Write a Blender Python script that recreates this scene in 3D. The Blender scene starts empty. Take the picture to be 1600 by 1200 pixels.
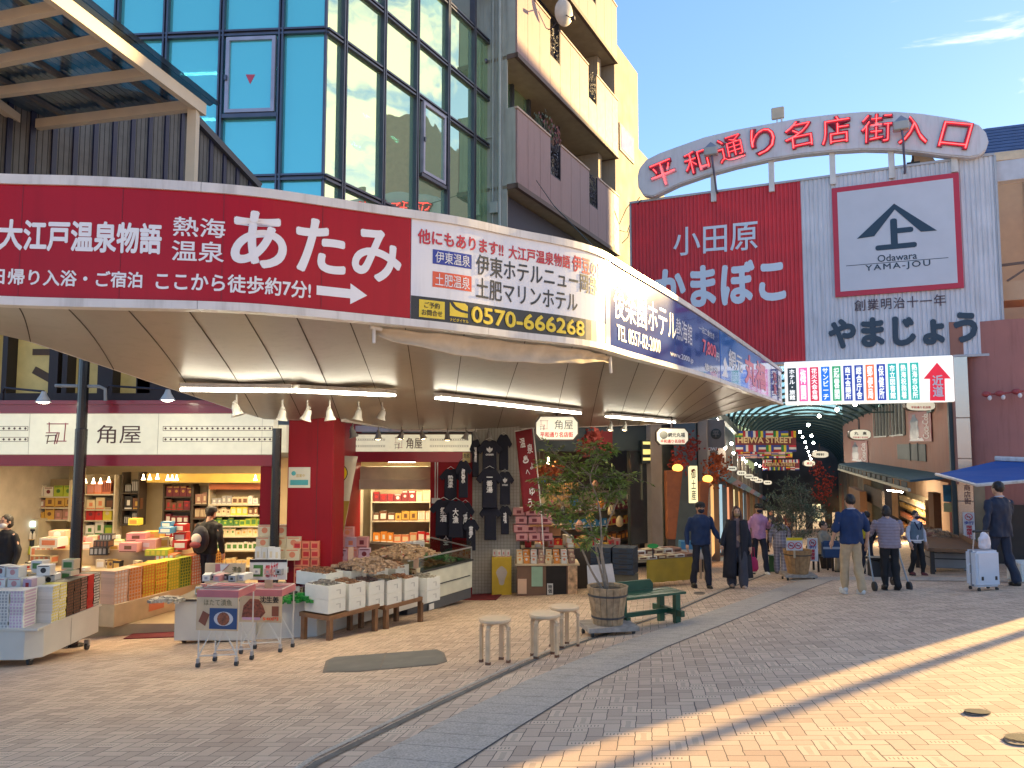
import bpy, bmesh, math, random
from mathutils import Vector, Matrix, noise
from mathutils.bvhtree import BVHTree
random.seed(7)
R = math.radians
SC = bpy.context.scene
COL = SC.collection
CZ = 1.39                                   # eye height over the ground right below the camera
F = 1200.0; TP = math.tan(R(4.53)); CP = math.cos(R(4.53)); SP = math.sin(R(4.53))

# ------------------------------------------------------------------ camera, sky, sun, exposure
cam = bpy.data.cameras.new('camera'); cam.sensor_width = 36; cam.lens = 36 * F / 1600
cam.clip_start = .05; cam.clip_end = 2000
camo = bpy.data.objects.new('camera', cam); COL.objects.link(camo)
camo.location = (0, 0, CZ); camo.rotation_euler = (R(90 + 4.53), 0, 0); SC.camera = camo

SUN_AZ, SUN_EL = 52.0, 13.5                # degrees clockwise from +Y, above horizon
w = bpy.data.worlds.new('World'); SC.world = w; w.use_nodes = True
nt = w.node_tree; nt.nodes.clear()
def wn(t, **k):
    n = nt.nodes.new(t)
    for a, b in k.items(): setattr(n, a, b)
    return n
sky = wn('ShaderNodeTexSky', sky_type='NISHITA', sun_disc=False, sun_elevation=R(SUN_EL), sun_rotation=R(SUN_AZ),
         air_density=.75, dust_density=.1, ozone_density=3.0)
bg = wn('ShaderNodeBackground'); bg.inputs[1].default_value = .15
out = wn('ShaderNodeOutputWorld')
tc = wn('ShaderNodeTexCoord')
mp = wn('ShaderNodeMapping'); mp.inputs['Scale'].default_value = (3.2, 3.2, 9.5)
nz = wn('ShaderNodeTexNoise'); nz.inputs['Scale'].default_value = 1.15; nz.inputs['Detail'].default_value = 9; nz.inputs['Roughness'].default_value = .62
nz.inputs['Distortion'].default_value = .4
nt.links.new(tc.outputs['Generated'], mp.inputs[0]); nt.links.new(mp.outputs[0], nz.inputs['Vector'])
sep = wn('ShaderNodeSeparateXYZ'); nt.links.new(tc.outputs['Generated'], sep.inputs[0])
bias = wn('ShaderNodeMapRange'); bias.inputs[1].default_value = .22; bias.inputs[2].default_value = .95; bias.inputs[3].default_value = -.075; bias.inputs[4].default_value = .13
nt.links.new(sep.outputs[0], bias.inputs[0])
ad = wn('ShaderNodeMath', operation='ADD'); nt.links.new(nz.outputs[0], ad.inputs[0]); nt.links.new(bias.outputs[0], ad.inputs[1])
cr = wn('ShaderNodeMapRange'); cr.inputs[1].default_value = .545; cr.inputs[2].default_value = .70; cr.interpolation_type = 'SMOOTHSTEP'
nt.links.new(ad.outputs[0], cr.inputs[0])
cm = wn('ShaderNodeMath', operation='MULTIPLY'); cm.inputs[1].default_value = .85; nt.links.new(cr.outputs[0], cm.inputs[0])
mix = wn('ShaderNodeMixRGB'); mix.inputs[2].default_value = (5.2, 4.6, 3.5, 1)
gm = wn('ShaderNodeGamma'); gm.inputs[1].default_value = .62; nt.links.new(sky.outputs[0], gm.inputs[0])
sc_ = wn('ShaderNodeMixRGB', blend_type='MULTIPLY'); sc_.inputs[0].default_value = 1; sc_.inputs[2].default_value = (1.25, 1.22, 1.30, 1); nt.links.new(gm.outputs[0], sc_.inputs[1])
nt.links.new(cm.outputs[0], mix.inputs[0]); hs = wn('ShaderNodeHueSaturation'); hs.inputs['Saturation'].default_value = 1.22; hs.inputs['Value'].default_value = .95; nt.links.new(sc_.outputs[0], hs.inputs['Color']); nt.links.new(hs.outputs[0], mix.inputs[1])
nt.links.new(mix.outputs[0], bg.inputs[0]); nt.links.new(bg.outputs[0], out.inputs[0])

sl = bpy.data.lights.new('sun', 'SUN'); sl.energy = 5.0; sl.angle = R(.5); sl.color = (1, .68, .27)
so = bpy.data.objects.new('sun', sl); COL.objects.link(so); so.location = (30, 25, 30)
SD = Vector((math.sin(R(SUN_AZ)) * math.cos(R(SUN_EL)), math.cos(R(SUN_AZ)) * math.cos(R(SUN_EL)), math.sin(R(SUN_EL))))
so.rotation_euler = SD.to_track_quat('Z', 'Y').to_euler()
SC.view_settings.view_transform = 'Standard'; SC.view_settings.look = 'None'
SC.view_settings.exposure = 1.65; SC.view_settings.gamma = 1
SC.cycles.use_denoising = True
SC.cycles.max_bounces = 8; SC.cycles.diffuse_bounces = 4; SC.cycles.glossy_bounces = 4
SC.cycles.transparent_max_bounces = 12; SC.cycles.sample_clamp_indirect = 6.0

# ------------------------------------------------------------------ helpers
def ray(px, py):
    x = (px - 800) / F; y = (600 - py) / F
    return Vector((x, CP - y * SP, SP + y * CP))
def P(px, py, Y):
    d = ray(px, py); t = Y / d.y
    return Vector((d.x * t, Y, CZ + d.z * t))
def G(x, y): return .0507 * x - .107 * y
def GP(px, py, h=0):
    d = ray(px, py); t = (CZ - h) / -(d.z - .0507 * d.x + .107 * d.y)
    return Vector((d.x * t, d.y * t, CZ + d.z * t))
def PZ(px, py, z):
    d = ray(px, py); t = (z - CZ) / d.z
    return Vector((d.x * t, d.y * t, z))
class Fr:
    """vertical working plane: local x along the wall, y away from the viewer, z up"""
    def __init__(s, x, y, deg=0.0, z=0.0):
        s.o = Vector((x, y, z)); s.th = R(deg); s.deg = deg
        s.ax = Vector((math.cos(s.th), math.sin(s.th), 0)); s.ay = Vector((-math.sin(s.th), math.cos(s.th), 0))
    def hit(s, px, py, y=0.0):
        d = ray(px, py); c = Vector((0, 0, CZ)); p0 = s.o + s.ay * y
        t = (p0 - c).dot(s.ay) / d.dot(s.ay); p = c + d * t
        return (p - s.o).dot(s.ax), p.z - s.o.z
    def rect(s, px0, py0, px1, py1, y=0.0):
        xm = (px0 + px1) / 2; ym = (py0 + py1) / 2
        return s.hit(px0, ym, y)[0], s.hit(px1, ym, y)[0], s.hit(xm, py1, y)[1], s.hit(xm, py0, y)[1]
    def w(s, x, y, z): return s.o + s.ax * x + s.ay * y + Vector((0, 0, z))

MATS = {}
def nodes_of(m): return m.node_tree.nodes, m.node_tree.links
def pm(name, col, rough=.6, metal=0.0, var=.12, scale=4.0, bump=0.0, bscale=40.0, rnd=0.0, spec=.5, emit=None, es=0.0, coat=0.0, trans=0.0, alpha=1.0, grime=0.0):
    if name in MATS: return MATS[name]
    m = bpy.data.materials.new(name); m.use_nodes = True; MATS[name] = m
    N, L = nodes_of(m); b = N['Principled BSDF']
    b.inputs['Roughness'].default_value = rough; b.inputs['Metallic'].default_value = metal
    b.inputs['Specular IOR Level'].default_value = spec; b.inputs['Coat Weight'].default_value = coat
    b.inputs['Transmission Weight'].default_value = trans; b.inputs['Alpha'].default_value = alpha
    t = N.new('ShaderNodeTexCoord'); n = N.new('ShaderNodeTexNoise'); n.inputs['Scale'].default_value = scale; n.inputs['Detail'].default_value = 5
    L.new(t.outputs['Object'], n.inputs['Vector'])
    x = N.new('ShaderNodeMixRGB'); x.inputs[1].default_value = tuple(c * (1 - var) for c in col) + (1,); x.inputs[2].default_value = tuple(min(1, c * (1 + var)) for c in col) + (1,)
    mr = N.new('ShaderNodeMapRange'); mr.inputs[1].default_value = .3; mr.inputs[2].default_value = .7
    L.new(n.outputs[0], mr.inputs[0]); L.new(mr.outputs[0], x.inputs[0])
    src = x.outputs[0]
    if rnd:
        oi = N.new('ShaderNodeObjectInfo'); h = N.new('ShaderNodeHueSaturation'); L.new(src, h.inputs['Color'])
        r2 = N.new('ShaderNodeMapRange'); r2.inputs[3].default_value = 1 - rnd; r2.inputs[4].default_value = 1 + rnd
        L.new(oi.outputs['Random'], r2.inputs[0]); L.new(r2.outputs[0], h.inputs['Value']); src = h.outputs[0]
    if grime:
        gm_ = N.new('ShaderNodeMapping'); gm_.inputs['Scale'].default_value = (5, 5, .45); L.new(t.outputs['Object'], gm_.inputs[0])
        gn = N.new('ShaderNodeTexNoise'); gn.inputs['Scale'].default_value = 1.6; gn.inputs['Detail'].default_value = 8; gn.inputs['Roughness'].default_value = .65; L.new(gm_.outputs[0], gn.inputs['Vector'])
        gr_ = N.new('ShaderNodeMapRange'); gr_.inputs[1].default_value = .50; gr_.inputs[2].default_value = .78; gr_.inputs[4].default_value = grime; L.new(gn.outputs[0], gr_.inputs[0])
        gx = N.new('ShaderNodeMixRGB'); gx.blend_type = 'MULTIPLY'; gx.inputs[2].default_value = (.34, .30, .25, 1); L.new(gr_.outputs[0], gx.inputs[0]); L.new(src, gx.inputs[1]); src = gx.outputs[0]
    L.new(src, b.inputs['Base Color'])
    rr = N.new('ShaderNodeMapRange'); rr.inputs[3].default_value = max(.02, rough * .8); rr.inputs[4].default_value = min(1, rough * 1.25)
    L.new(n.outputs[0], rr.inputs[0]); L.new(rr.outputs[0], b.inputs['Roughness'])
    if bump:
        n2 = N.new('ShaderNodeTexNoise'); n2.inputs['Scale'].default_value = bscale; n2.inputs['Detail'].default_value = 4
        L.new(t.outputs['Object'], n2.inputs['Vector'])
        bp = N.new('ShaderNodeBump'); bp.inputs['Strength'].default_value = bump; bp.inputs['Distance'].default_value = .01
        L.new(n2.outputs[0], bp.inputs['Height']); L.new(bp.outputs[0], b.inputs['Normal'])
    if emit:
        b.inputs['Emission Color'].default_value = tuple(emit) + (1,); b.inputs['Emission Strength'].default_value = es
    return m
def s2l(r, g, b):
    f = lambda c: (c / 255 / 12.92) if c <= 10 else ((c / 255 + .055) / 1.055) ** 2.4
    return (f(r), f(g), f(b))

class MB:
    def __init__(s): s.v = []; s.f = []; s.m = []; s.mi = 0
    def add(s, vs, fs):
        k = len(s.v); s.v += [tuple(v) for v in vs]; s.f += [tuple(i + k for i in f) for f in fs]; s.m += [s.mi] * len(fs); return s
    def bx(s, x0, x1, y0, y1, z0, z1):
        return s.add([(x0, y0, z0), (x1, y0, z0), (x1, y1, z0), (x0, y1, z0), (x0, y0, z1), (x1, y0, z1), (x1, y1, z1), (x0, y1, z1)],
                     [(0, 3, 2, 1), (4, 5, 6, 7), (0, 1, 5, 4), (1, 2, 6, 5), (2, 3, 7, 6), (3, 0, 4, 7)])
    def box(s, c, d, rz=0.0):
        ca, sa = math.cos(rz), math.sin(rz); vs = []
        for z in (-.5, .5):
            for x, y in ((-.5, -.5), (.5, -.5), (.5, .5), (-.5, .5)):
                X, Y = x * d[0], y * d[1]; vs.append((c[0] + X * ca - Y * sa, c[1] + X * sa + Y * ca, c[2] + z * d[2]))
        return s.add(vs, [(0, 3, 2, 1), (4, 5, 6, 7), (0, 1, 5, 4), (1, 2, 6, 5), (2, 3, 7, 6), (3, 0, 4, 7)])
    def ring(s, p, d, r, n, up=None):
        d = Vector(d).normalized(); u = d.orthogonal().normalized() if up is None else (up - d * up.dot(d)).normalized(); v = d.cross(u)
        return [Vector(p) + (u * math.cos(2 * math.pi * i / n) + v * math.sin(2 * math.pi * i / n)) * r for i in range(n)]
    def tube(s, path, r, n=8, cap=True):
        path = [Vector(p) for p in path]; rs = r if isinstance(r, (list, tuple)) else [r] * len(path)
        d0 = (path[1] - path[0]).normalized(); up = d0.orthogonal(); vs = []
        for i, p in enumerate(path):
            d = (path[min(i + 1, len(path) - 1)] - path[max(i - 1, 0)])
            if d.length < 1e-9: d = d0
            d = d.normalized(); up = up - d * up.dot(d)
            if up.length < 1e-6: up = d.orthogonal()
            up = up.normalized(); vs += s.ring(p, d, rs[i], n, up)
        fs = []
        for i in range(len(path) - 1):
            for j in range(n):
                a = i * n + j; b = i * n + (j + 1) % n; fs.append((a, b, b + n, a + n))
        if cap: fs += [tuple(range(n - 1, -1, -1)), tuple(range((len(path) - 1) * n, len(path) * n))]
        return s.add(vs, fs)
    def bar(s, p, q, w, h):
        p, q = Vector(p), Vector(q); d = (q - p).normalized(); up = Vector((0, 0, 1))
        if abs(d.z) > .98: up = Vector((0, 1, 0))
        sx = d.cross(up).normalized(); uz = sx.cross(d).normalized(); vs = []
        for c in (p, q):
            for a, b in ((-.5, -.5), (.5, -.5), (.5, .5), (-.5, .5)): vs.append(c + sx * a * w + uz * b * h)
        return s.add(vs, [(0, 1, 2, 3), (7, 6, 5, 4), (0, 4, 5, 1), (1, 5, 6, 2), (2, 6, 7, 3), (3, 7, 4, 0)])
    def lathe(s, c, prof, n=16, sx=1.0, sy=1.0):
        vs = []; fs = []
        for r, z in prof:
            vs += [(c[0] + r * sx * math.cos(2 * math.pi * i / n), c[1] + r * sy * math.sin(2 * math.pi * i / n), c[2] + z) for i in range(n)]
        for k in range(len(prof) - 1):
            for i in range(n):
                a = k * n + i; b = k * n + (i + 1) % n; fs.append((a, b, b + n, a + n))
        fs += [tuple(range(n - 1, -1, -1)), tuple(range((len(prof) - 1) * n, len(prof) * n))]
        return s.add(vs, fs)
    def ell(s, c, r, n=12, m=8):
        pr = [(max(.004, math.sin(math.pi * k / m)), -math.cos(math.pi * k / m)) for k in range(m + 1)]
        k0 = len(s.v); s.lathe((0, 0, 0), pr, n)
        for i in range(k0, len(s.v)):
            v = s.v[i]; s.v[i] = (c[0] + v[0] * r[0], c[1] + v[1] * r[1], c[2] + v[2] * r[2])
        return s
    def prism(s, poly, y0, y1, fn=None):
        """poly of (x,z) front at y0, back at y1"""
        fn = fn or (lambda x, y, z: (x, y, z)); n = len(poly)
        vs = [fn(x, y0, z) for x, z in poly] + [fn(x, y1, z) for x, z in poly]
        return s.add(vs, [tuple(range(n)), tuple(range(2 * n - 1, n - 1, -1))] + [(i, i + n, (i + 1) % n + n, (i + 1) % n) for i in range(n)])
    def build(s, name, mats, parent=None, smooth=False, bevel=0.0, seg=1):
        me = bpy.data.meshes.new(name); me.from_pydata([tuple(v) for v in s.v], [], s.f)
        if not isinstance(mats, (list, tuple)): mats = [mats]
        for m in mats: me.materials.append(m)
        for i, p in enumerate(me.polygons): p.material_index = s.m[i]
        bm = bmesh.new(); bm.from_mesh(me); bmesh.ops.recalc_face_normals(bm, faces=bm.faces)
        if bevel: bmesh.ops.bevel(bm, geom=[e for e in bm.edges if e.calc_face_angle(0) > .5], offset=bevel, segments=seg, affect='EDGES', clamp_overlap=True)
        bm.to_mesh(me); bm.free()
        if smooth:
            for p in me.polygons: p.use_smooth = True
            if smooth == 'a': me.set_sharp_from_angle(angle=R(40))
        o = bpy.data.objects.new(name, me); COL.objects.link(o)
        if parent is not None: o.parent = parent
        return o
def tag(o, label, cat, group=None, kind=None):
    if label: o['label'] = label
    if cat: o['category'] = cat
    if group: o['group'] = group
    if kind: o['kind'] = kind
    return o
def thing(name, label, cat, loc=(0, 0, 0), rz=0.0, group=None):
    o = bpy.data.objects.new(name, None); COL.objects.link(o); o.location = loc; o.rotation_euler = (0, 0, rz); o.empty_display_size = .1
    return tag(o, label, cat, group)
def fthing(fr, name, label, cat, group=None): return thing(name, label, cat, fr.o, fr.th, group)
KIDS = {}
def kids(o): return [c for c in bpy.data.objects if c.parent == o]
def dup(o, loc=None, rz=None, label=None, group=None):
    def rec(a, par):
        c = a.copy(); COL.objects.link(c)
        if par is not None: c.parent = par
        for ch in a.children: rec(ch, c)
        return c
    r = rec(o, None)
    if loc is not None: r.location = loc
    if rz is not None: r.rotation_euler = (0, 0, rz)
    if label: r['label'] = label
    if group: r['group'] = group
    return r
def rebase(o):
    """move an Empty (or a lone mesh) to the bottom centre of what it carries"""
    ms = []
    def rec(a):
        if a.type == 'MESH': ms.append(a)
        for c in a.children: rec(c)
    rec(o)
    if not ms or any(m.data.users > 1 for m in ms): return
    vs = [v.co for m in ms for v in m.data.vertices]
    if not vs: return
    c = Vector(((min(v.x for v in vs) + max(v.x for v in vs)) / 2, (min(v.y for v in vs) + max(v.y for v in vs)) / 2, min(v.z for v in vs)))
    for m in ms: m.data.transform(Matrix.Translation(-c))
    def rl(a):
        for ch in a.children:
            if ch.type == 'LIGHT': ch.location = ch.location - c
            rl(ch)
    rl(o)
    o.location = o.location + o.rotation_euler.to_matrix() @ c

FONT = {}
def glyphs(body, bold=0.0, ext=0.0, space=1.0, res=3, line=1.0, align='LEFT'):
    key = (body, bold, ext, space, res, line, align)
    if key in FONT: return FONT[key]
    c = bpy.data.curves.new('txt', 'FONT'); c.body = body; c.offset = bold; c.extrude = ext; c.resolution_u = res; c.space_character = space; c.space_line = line; c.align_x = align
    o = bpy.data.objects.new('txt', c); COL.objects.link(o)
    dg = bpy.context.evaluated_depsgraph_get(); dg.update()
    m = bpy.data.meshes.new_from_object(o.evaluated_get(dg))
    vs = [tuple(v.co) for v in m.vertices]; fs = [tuple(p.vertices) for p in m.polygons]
    bpy.data.objects.remove(o); bpy.data.curves.remove(c); bpy.data.meshes.remove(m)
    FONT[key] = (vs, fs); return FONT[key]
def text(body, x0, x1, z0, z1, mat, parent, y=-.004, bold=.012, fn=None, name='lettering', ext=0.0, space=1.0, rot=0.0, line=1.0, align='LEFT', keep=False, res=3):
    extra = 0
    if bold > .003 and ext == 0: extra, bold = bold - .002, .0
    vs, fs = glyphs(body, bold, ext, space, res, line, align)
    if not vs: return None
    if extra:
        n0 = len(vs); V, Fa = [], []
        for k_ in range(8):
            dx_, dy_ = extra * math.cos(k_ * math.pi / 4), extra * math.sin(k_ * math.pi / 4); V += [(v[0] + dx_, v[1] + dy_, .0003 * k_ / max(.05, (x1 - x0) / max(1, len(body)))) for v in vs]; Fa += [tuple(i + k_ * n0 for i in f) for f in fs]
        vs, fs = V, Fa
    a0, a1 = min(v[0] for v in vs), max(v[0] for v in vs); b0, b1 = min(v[1] for v in vs), max(v[1] for v in vs)
    sx = (x1 - x0) / (a1 - a0); sz = (z1 - z0) / max(1e-6, b1 - b0); cx, cz = (x0 + x1) / 2, (z0 + z1) / 2
    if keep: sx = sz = min(sx, sz)
    fn = fn or (lambda x, yy, z: (x, yy, z)); c, s = math.cos(rot), math.sin(rot); out = []
    for v in vs:
        X = (v[0] - (a0 + a1) / 2) * sx; Z = (v[1] - (b0 + b1) / 2) * sz
        out.append(fn(cx + X * c - Z * s, y - v[2] * sx, cz + X * s + Z * c))
    mb = MB(); mb.add(out, fs); return mb.build(name, mat, parent)
def vtext(body, *a, **k): return text('\n'.join(body), *a, align='CENTER', **k)

class Ex:
    """tiny arithmetic over shader math nodes"""
    T = None
    def __init__(s, k): s.k = k
    @staticmethod
    def op(o, *a):
        n = Ex.T.nodes.new('ShaderNodeMath'); n.operation = o
        for i, x in enumerate(a):
            if isinstance(x, Ex): Ex.T.links.new(x.k, n.inputs[i])
            else: n.inputs[i].default_value = x
        return Ex(n.outputs[0])
    def __add__(s, o): return Ex.op('ADD', s, o)
    def __sub__(s, o): return Ex.op('SUBTRACT', s, o)
    def __rsub__(s, o): return Ex.op('SUBTRACT', o, s)
    def __mul__(s, o): return Ex.op('MULTIPLY', s, o)
    def lt(s, o): return Ex.op('LESS_THAN', s, o)
    def gt(s, o): return Ex.op('GREATER_THAN', s, o)
    def fl(s): return Ex.op('FLOOR', s)
    def fr(s): return Ex.op('FRACT', s)
    def mn(s, o): return Ex.op('MINIMUM', s, o)
    def mx(s, o): return Ex.op('MAXIMUM', s, o)
    def eq(s, o): return Ex.op('COMPARE', s, o, .1)
    def ab(s): return Ex.op('ABSOLUTE', s)

def brick_mat():
    m = bpy.data.materials.new('herringbone_brick'); m.use_nodes = True; N, L = nodes_of(m); Ex.T = m.node_tree; b = N['Principled BSDF']
    t = N.new('ShaderNodeTexCoord'); mp = N.new('ShaderNodeMapping'); mp.inputs['Rotation'].default_value = (0, 0, R(10)); mp.inputs['Scale'].default_value = (9.3, 9.3, 9.3)
    L.new(t.outputs['Object'], mp.inputs[0])
    nw = N.new('ShaderNodeTexNoise'); nw.inputs['Scale'].default_value = .9; L.new(mp.outputs[0], nw.inputs['Vector'])
    sp = N.new('ShaderNodeSeparateXYZ'); L.new(mp.outputs[0], sp.inputs[0])
    wob = (Ex(nw.outputs[0]) - .5) * .16
    x = Ex(sp.outputs[0]) + wob; y = Ex(sp.outputs[1]) + wob * .7
    i, j = x.fl(), y.fl(); fx, fy = x - i, y - j
    k = Ex.op('FLOORED_MODULO', i - j, 4.0)
    k0, k1, k2, k3 = k.eq(0.), k.eq(1.), k.eq(2.), k.eq(3.)
    d = (fx + k1 * 9).mn((1 - fx) + k0 * 9).mn((fy + k2 * 9)).mn((1 - fy) + k3 * 9)
    nj = N.new('ShaderNodeTexNoise'); nj.inputs['Scale'].default_value = 1.7; nj.inputs['Detail'].default_value = 4; L.new(t.outputs['Object'], nj.inputs['Vector'])
    jw = (Ex(nj.outputs[0]) - .34) * .12
    wn_ = N.new('ShaderNodeTexWhiteNoise'); wn_.noise_dimensions = '2D'; cb = N.new('ShaderNodeCombineXYZ')
    L.new((i - k1).k, cb.inputs[0]); L.new((j - k2).k, cb.inputs[1]); L.new(cb.outputs[0], wn_.inputs['Vector']); rnd = Ex(wn_.outputs['Value'])
    hor = k0 + k1
    al = (fx + k1) * hor + (fy + k2) * (1 - hor); ac = fy * hor + fx * (1 - hor)
    dash = rnd.gt(.80) * ((al * 4.5).fr().lt(.32)) * ((ac - .5).ab().lt(.17)) * ((al - 1.0).ab().lt(.78))
    mort = Ex.op('MAXIMUM', Ex.op('SMOOTH_MIN', 1 - (d * 1.0) * 0 , 1.0, 0.0) * d.lt(Ex.op('MAXIMUM', jw, .028)), dash * .75)
    nf = N.new('ShaderNodeTexNoise'); nf.inputs['Scale'].default_value = 160; nf.inputs['Detail'].default_value = 6; L.new(t.outputs['Object'], nf.inputs['Vector'])
    nb = N.new('ShaderNodeTexNoise'); nb.inputs['Scale'].default_value = .55; nb.inputs['Detail'].default_value = 6; L.new(t.outputs['Object'], nb.inputs['Vector'])
    ramp = N.new('ShaderNodeValToRGB'); e = ramp.color_ramp.elements
    e[0].color = (.48, .33, .225, 1); e[1].color = (.75, .56, .385, 1); e.new(.5).color = (.63, .455, .315, 1)
    fac = rnd * .75 + (Ex(nf.outputs[0]) - .5) * .9 + (Ex(nb.outputs[0]) - .5) * .7 + .12
    L.new(fac.k, ramp.inputs[0])
    mx = N.new('ShaderNodeMixRGB'); mx.inputs[2].default_value = (.11, .083, .064, 1); L.new(mort.k, mx.inputs[0]); L.new(ramp.outputs[0], mx.inputs[1])
    st = N.new('ShaderNodeTexNoise'); st.inputs['Scale'].default_value = 2.3; st.inputs['Detail'].default_value = 8; st.inputs['Roughness'].default_value = .7; L.new(t.outputs['Object'], st.inputs['Vector'])
    mr = N.new('ShaderNodeMapRange'); mr.inputs[1].default_value = .58; mr.inputs[2].default_value = .75; mr.inputs[4].default_value = .35; L.new(st.outputs[0], mr.inputs[0])
    m2 = N.new('ShaderNodeMixRGB'); m2.blend_type = 'MULTIPLY'; m2.inputs[2].default_value = (.55, .5, .46, 1); L.new(mr.outputs[0], m2.inputs[0]); L.new(mx.outputs[0], m2.inputs[1])
    vo = N.new('ShaderNodeTexVoronoi'); vo.inputs['Scale'].default_value = 1.9; L.new(t.outputs['Object'], vo.inputs['Vector'])
    vsz = N.new('ShaderNodeSeparateColor'); L.new(vo.outputs['Color'], vsz.inputs[0])
    spot_ = Ex(vo.outputs['Distance']).lt((Ex(vsz.outputs[0]) - .45) * .075) * .6
    m3 = N.new('ShaderNodeMixRGB'); m3.inputs[2].default_value = (.13, .11, .10, 1); L.new(spot_.k, m3.inputs[0]); L.new(m2.outputs[0], m3.inputs[1])
    L.new(m3.outputs[0], b.inputs['Base Color']); b.inputs['Roughness'].default_value = .72; b.inputs['Specular IOR Level'].default_value = .35
    h = (1 - mort) * 1.0 + Ex(nf.outputs[0]) * .25 + rnd * .12
    bp = N.new('ShaderNodeBump'); bp.inputs['Strength'].default_value = .55; bp.inputs['Distance'].default_value = .006; L.new(h.k, bp.inputs['Height']); L.new(bp.outputs[0], b.inputs['Normal'])
    return m

# ------------------------------------------------------------------ ground
mb = MB(); mb.add([(-90, -40, G(-90, -40)), (120, -40, G(120, -40)), (120, 190, G(120, 190)), (-90, 190, G(-90, 190))], [(0, 1, 2, 3)])
tag(mb.build('ground', brick_mat()), 'sloping brick paved square in front of the shops', None, kind='structure')
granite = pm('granite_slab', (.50, .42, .33), .8, var=.3, scale=70, bump=.15, bscale=120, grime=.5)
def ground_strip(name, label, pts, half, mat, lift, joint=0.0, gap=.006):
    """flat strip following ground points, cut into slabs of length joint"""
    L = [Vector((p.x, p.y)) for p in pts]; mb = MB(); dist = [0]
    for a, b in zip(L, L[1:]): dist.append(dist[-1] + (b - a).length)
    def at(s):
        for k in range(len(L) - 1):
            if s <= dist[k + 1] or k == len(L) - 2:
                t = (s - dist[k]) / (dist[k + 1] - dist[k]); return L[k].lerp(L[k + 1], t), (L[k + 1] - L[k]).normalized()
    s = 0
    while s < dist[-1] - .01:
        e = min(s + (joint or .5), dist[-1]); (p, d), (q, d2) = at(s), at(e - (gap if joint else 0))
        n, n2 = Vector((d.y, -d.x)), Vector((d2.y, -d2.x)); vs = []
        for c in (p - n * half, p + n * half, q + n2 * half, q - n2 * half): vs.append((c.x, c.y, G(c.x, c.y) + lift))
        mb.add(vs, [(0, 1, 2, 3)]); s = e
    return tag(mb.build(name, mat), label, None, kind='structure')
dark_line = pm('drain_iron', (.10, .095, .085), .7, .0, var=.4, scale=9)
ground_strip('paving_strip_bed', 'dark joint bed under the grey granite strip', [GP(560, 1240), GP(745, 1135), GP(868, 1068), GP(1000, 1010), GP(1120, 965), GP(1228, 924), GP(1290, 902)], .318, pm('joint_bed', (.13, .125, .12), .9), .004)
ground_strip('paving_strip', 'grey granite slab strip running up the brick square', [GP(560, 1240), GP(745, 1135), GP(868, 1068), GP(1000, 1010), GP(1120, 965), GP(1228, 924), GP(1290, 902)], .31, granite, .008, .30)
ground_strip('crossing_strip', 'pale grey granite band crossing before the arcade entrance', [GP(1236, 906), GP(1330, 904), GP(1480, 905), GP(1640, 908)], .42, granite, .009, .45)
dp = [GP(440, 1235), GP(500, 1190), GP(680, 1103), GP(860, 1020), GP(1050, 957), GP(1137, 920), GP(1190, 900), GP(1235, 880)]
ground_strip('drain_channel', 'dark narrow slot drain line across the bricks', dp, .035, dark_line, .005)
ground_strip('drain_edge', 'pale kerb edge beside the slot drain', [p + Vector((-.085, .04, 0)) for p in dp], .025, granite, .006, .6)
# ------------------------------------------------------------------ canopy with the advert fascia
white_al = pm('white_aluminium', (.66, .64, .60), .35, .0, var=.1, scale=3, bump=.03, grime=.55)
TOPPX = [(-260, 262), (-130, 268), (0, 272), (100, 275), (200, 279), (300, 286), (400, 297), (500, 310), (625, 326), (715, 341), (800, 356), (870, 372), (935, 390), (977, 412), (1050, 455), (1125, 510), (1222, 578)]
BOTPX = [(-260, 462), (-130, 468), (0, 475), (100, 478), (200, 480), (300, 482), (400, 486), (500, 495), (625, 507), (715, 516), (800, 527), (870, 534), (935, 543), (977, 556), (1050, 575), (1125, 597), (1222, 632)]
ZB = CZ + 1.05
knots = [PZ(px, py, ZB) for px, py in BOTPX]
topz = [P(tx, ty, k.y).z for (tx, ty), k in zip(TOPPX, knots)]
topz = [sum(topz[max(0, i - 1):i + 2]) / len(topz[max(0, i - 1):i + 2]) for i in range(len(topz))]
def catmull(pts, n):
    out = []; m = len(pts)
    for i in range(m - 1):
        p0, p1, p2, p3 = pts[max(0, i - 1)], pts[i], pts[i + 1], pts[min(m - 1, i + 2)]
        for k in range(n):
            t = k / n; out.append(.5 * ((2 * p1) + (p2 - p0) * t + (2 * p0 - 5 * p1 + 4 * p2 - p3) * t * t + (3 * p1 - p0 - 3 * p2 + p3) * t * t * t))
    out.append(pts[-1]); return out
NS = 12
FP = catmull([Vector((k.x, k.y, tz)) for k, tz in zip(knots, topz)], NS)      # plan x,y + top z
for _ in range(30): FP = [FP[0]] + [(FP[i - 1] + FP[i] * 2 + FP[i + 1]) / 4 for i in range(1, len(FP) - 1)] + [FP[-1]]
FS = [0.0]
for a, b in zip(FP, FP[1:]): FS.append(FS[-1] + (b.xy - a.xy).length)
PXS = [800 + F * p.x / (p.y * CP + (ZB - CZ) * SP) for p in FP]
def interp(xs, ys, x):
    if x <= xs[0]: k = 0
    elif x >= xs[-1]: k = len(xs) - 2
    else:
        k = 0
        while xs[k + 1] < x: k += 1
    return ys[k] + (ys[k + 1] - ys[k]) * (x - xs[k]) / (xs[k + 1] - xs[k])
def s_of(px): return interp(PXS, FS, px)
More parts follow.
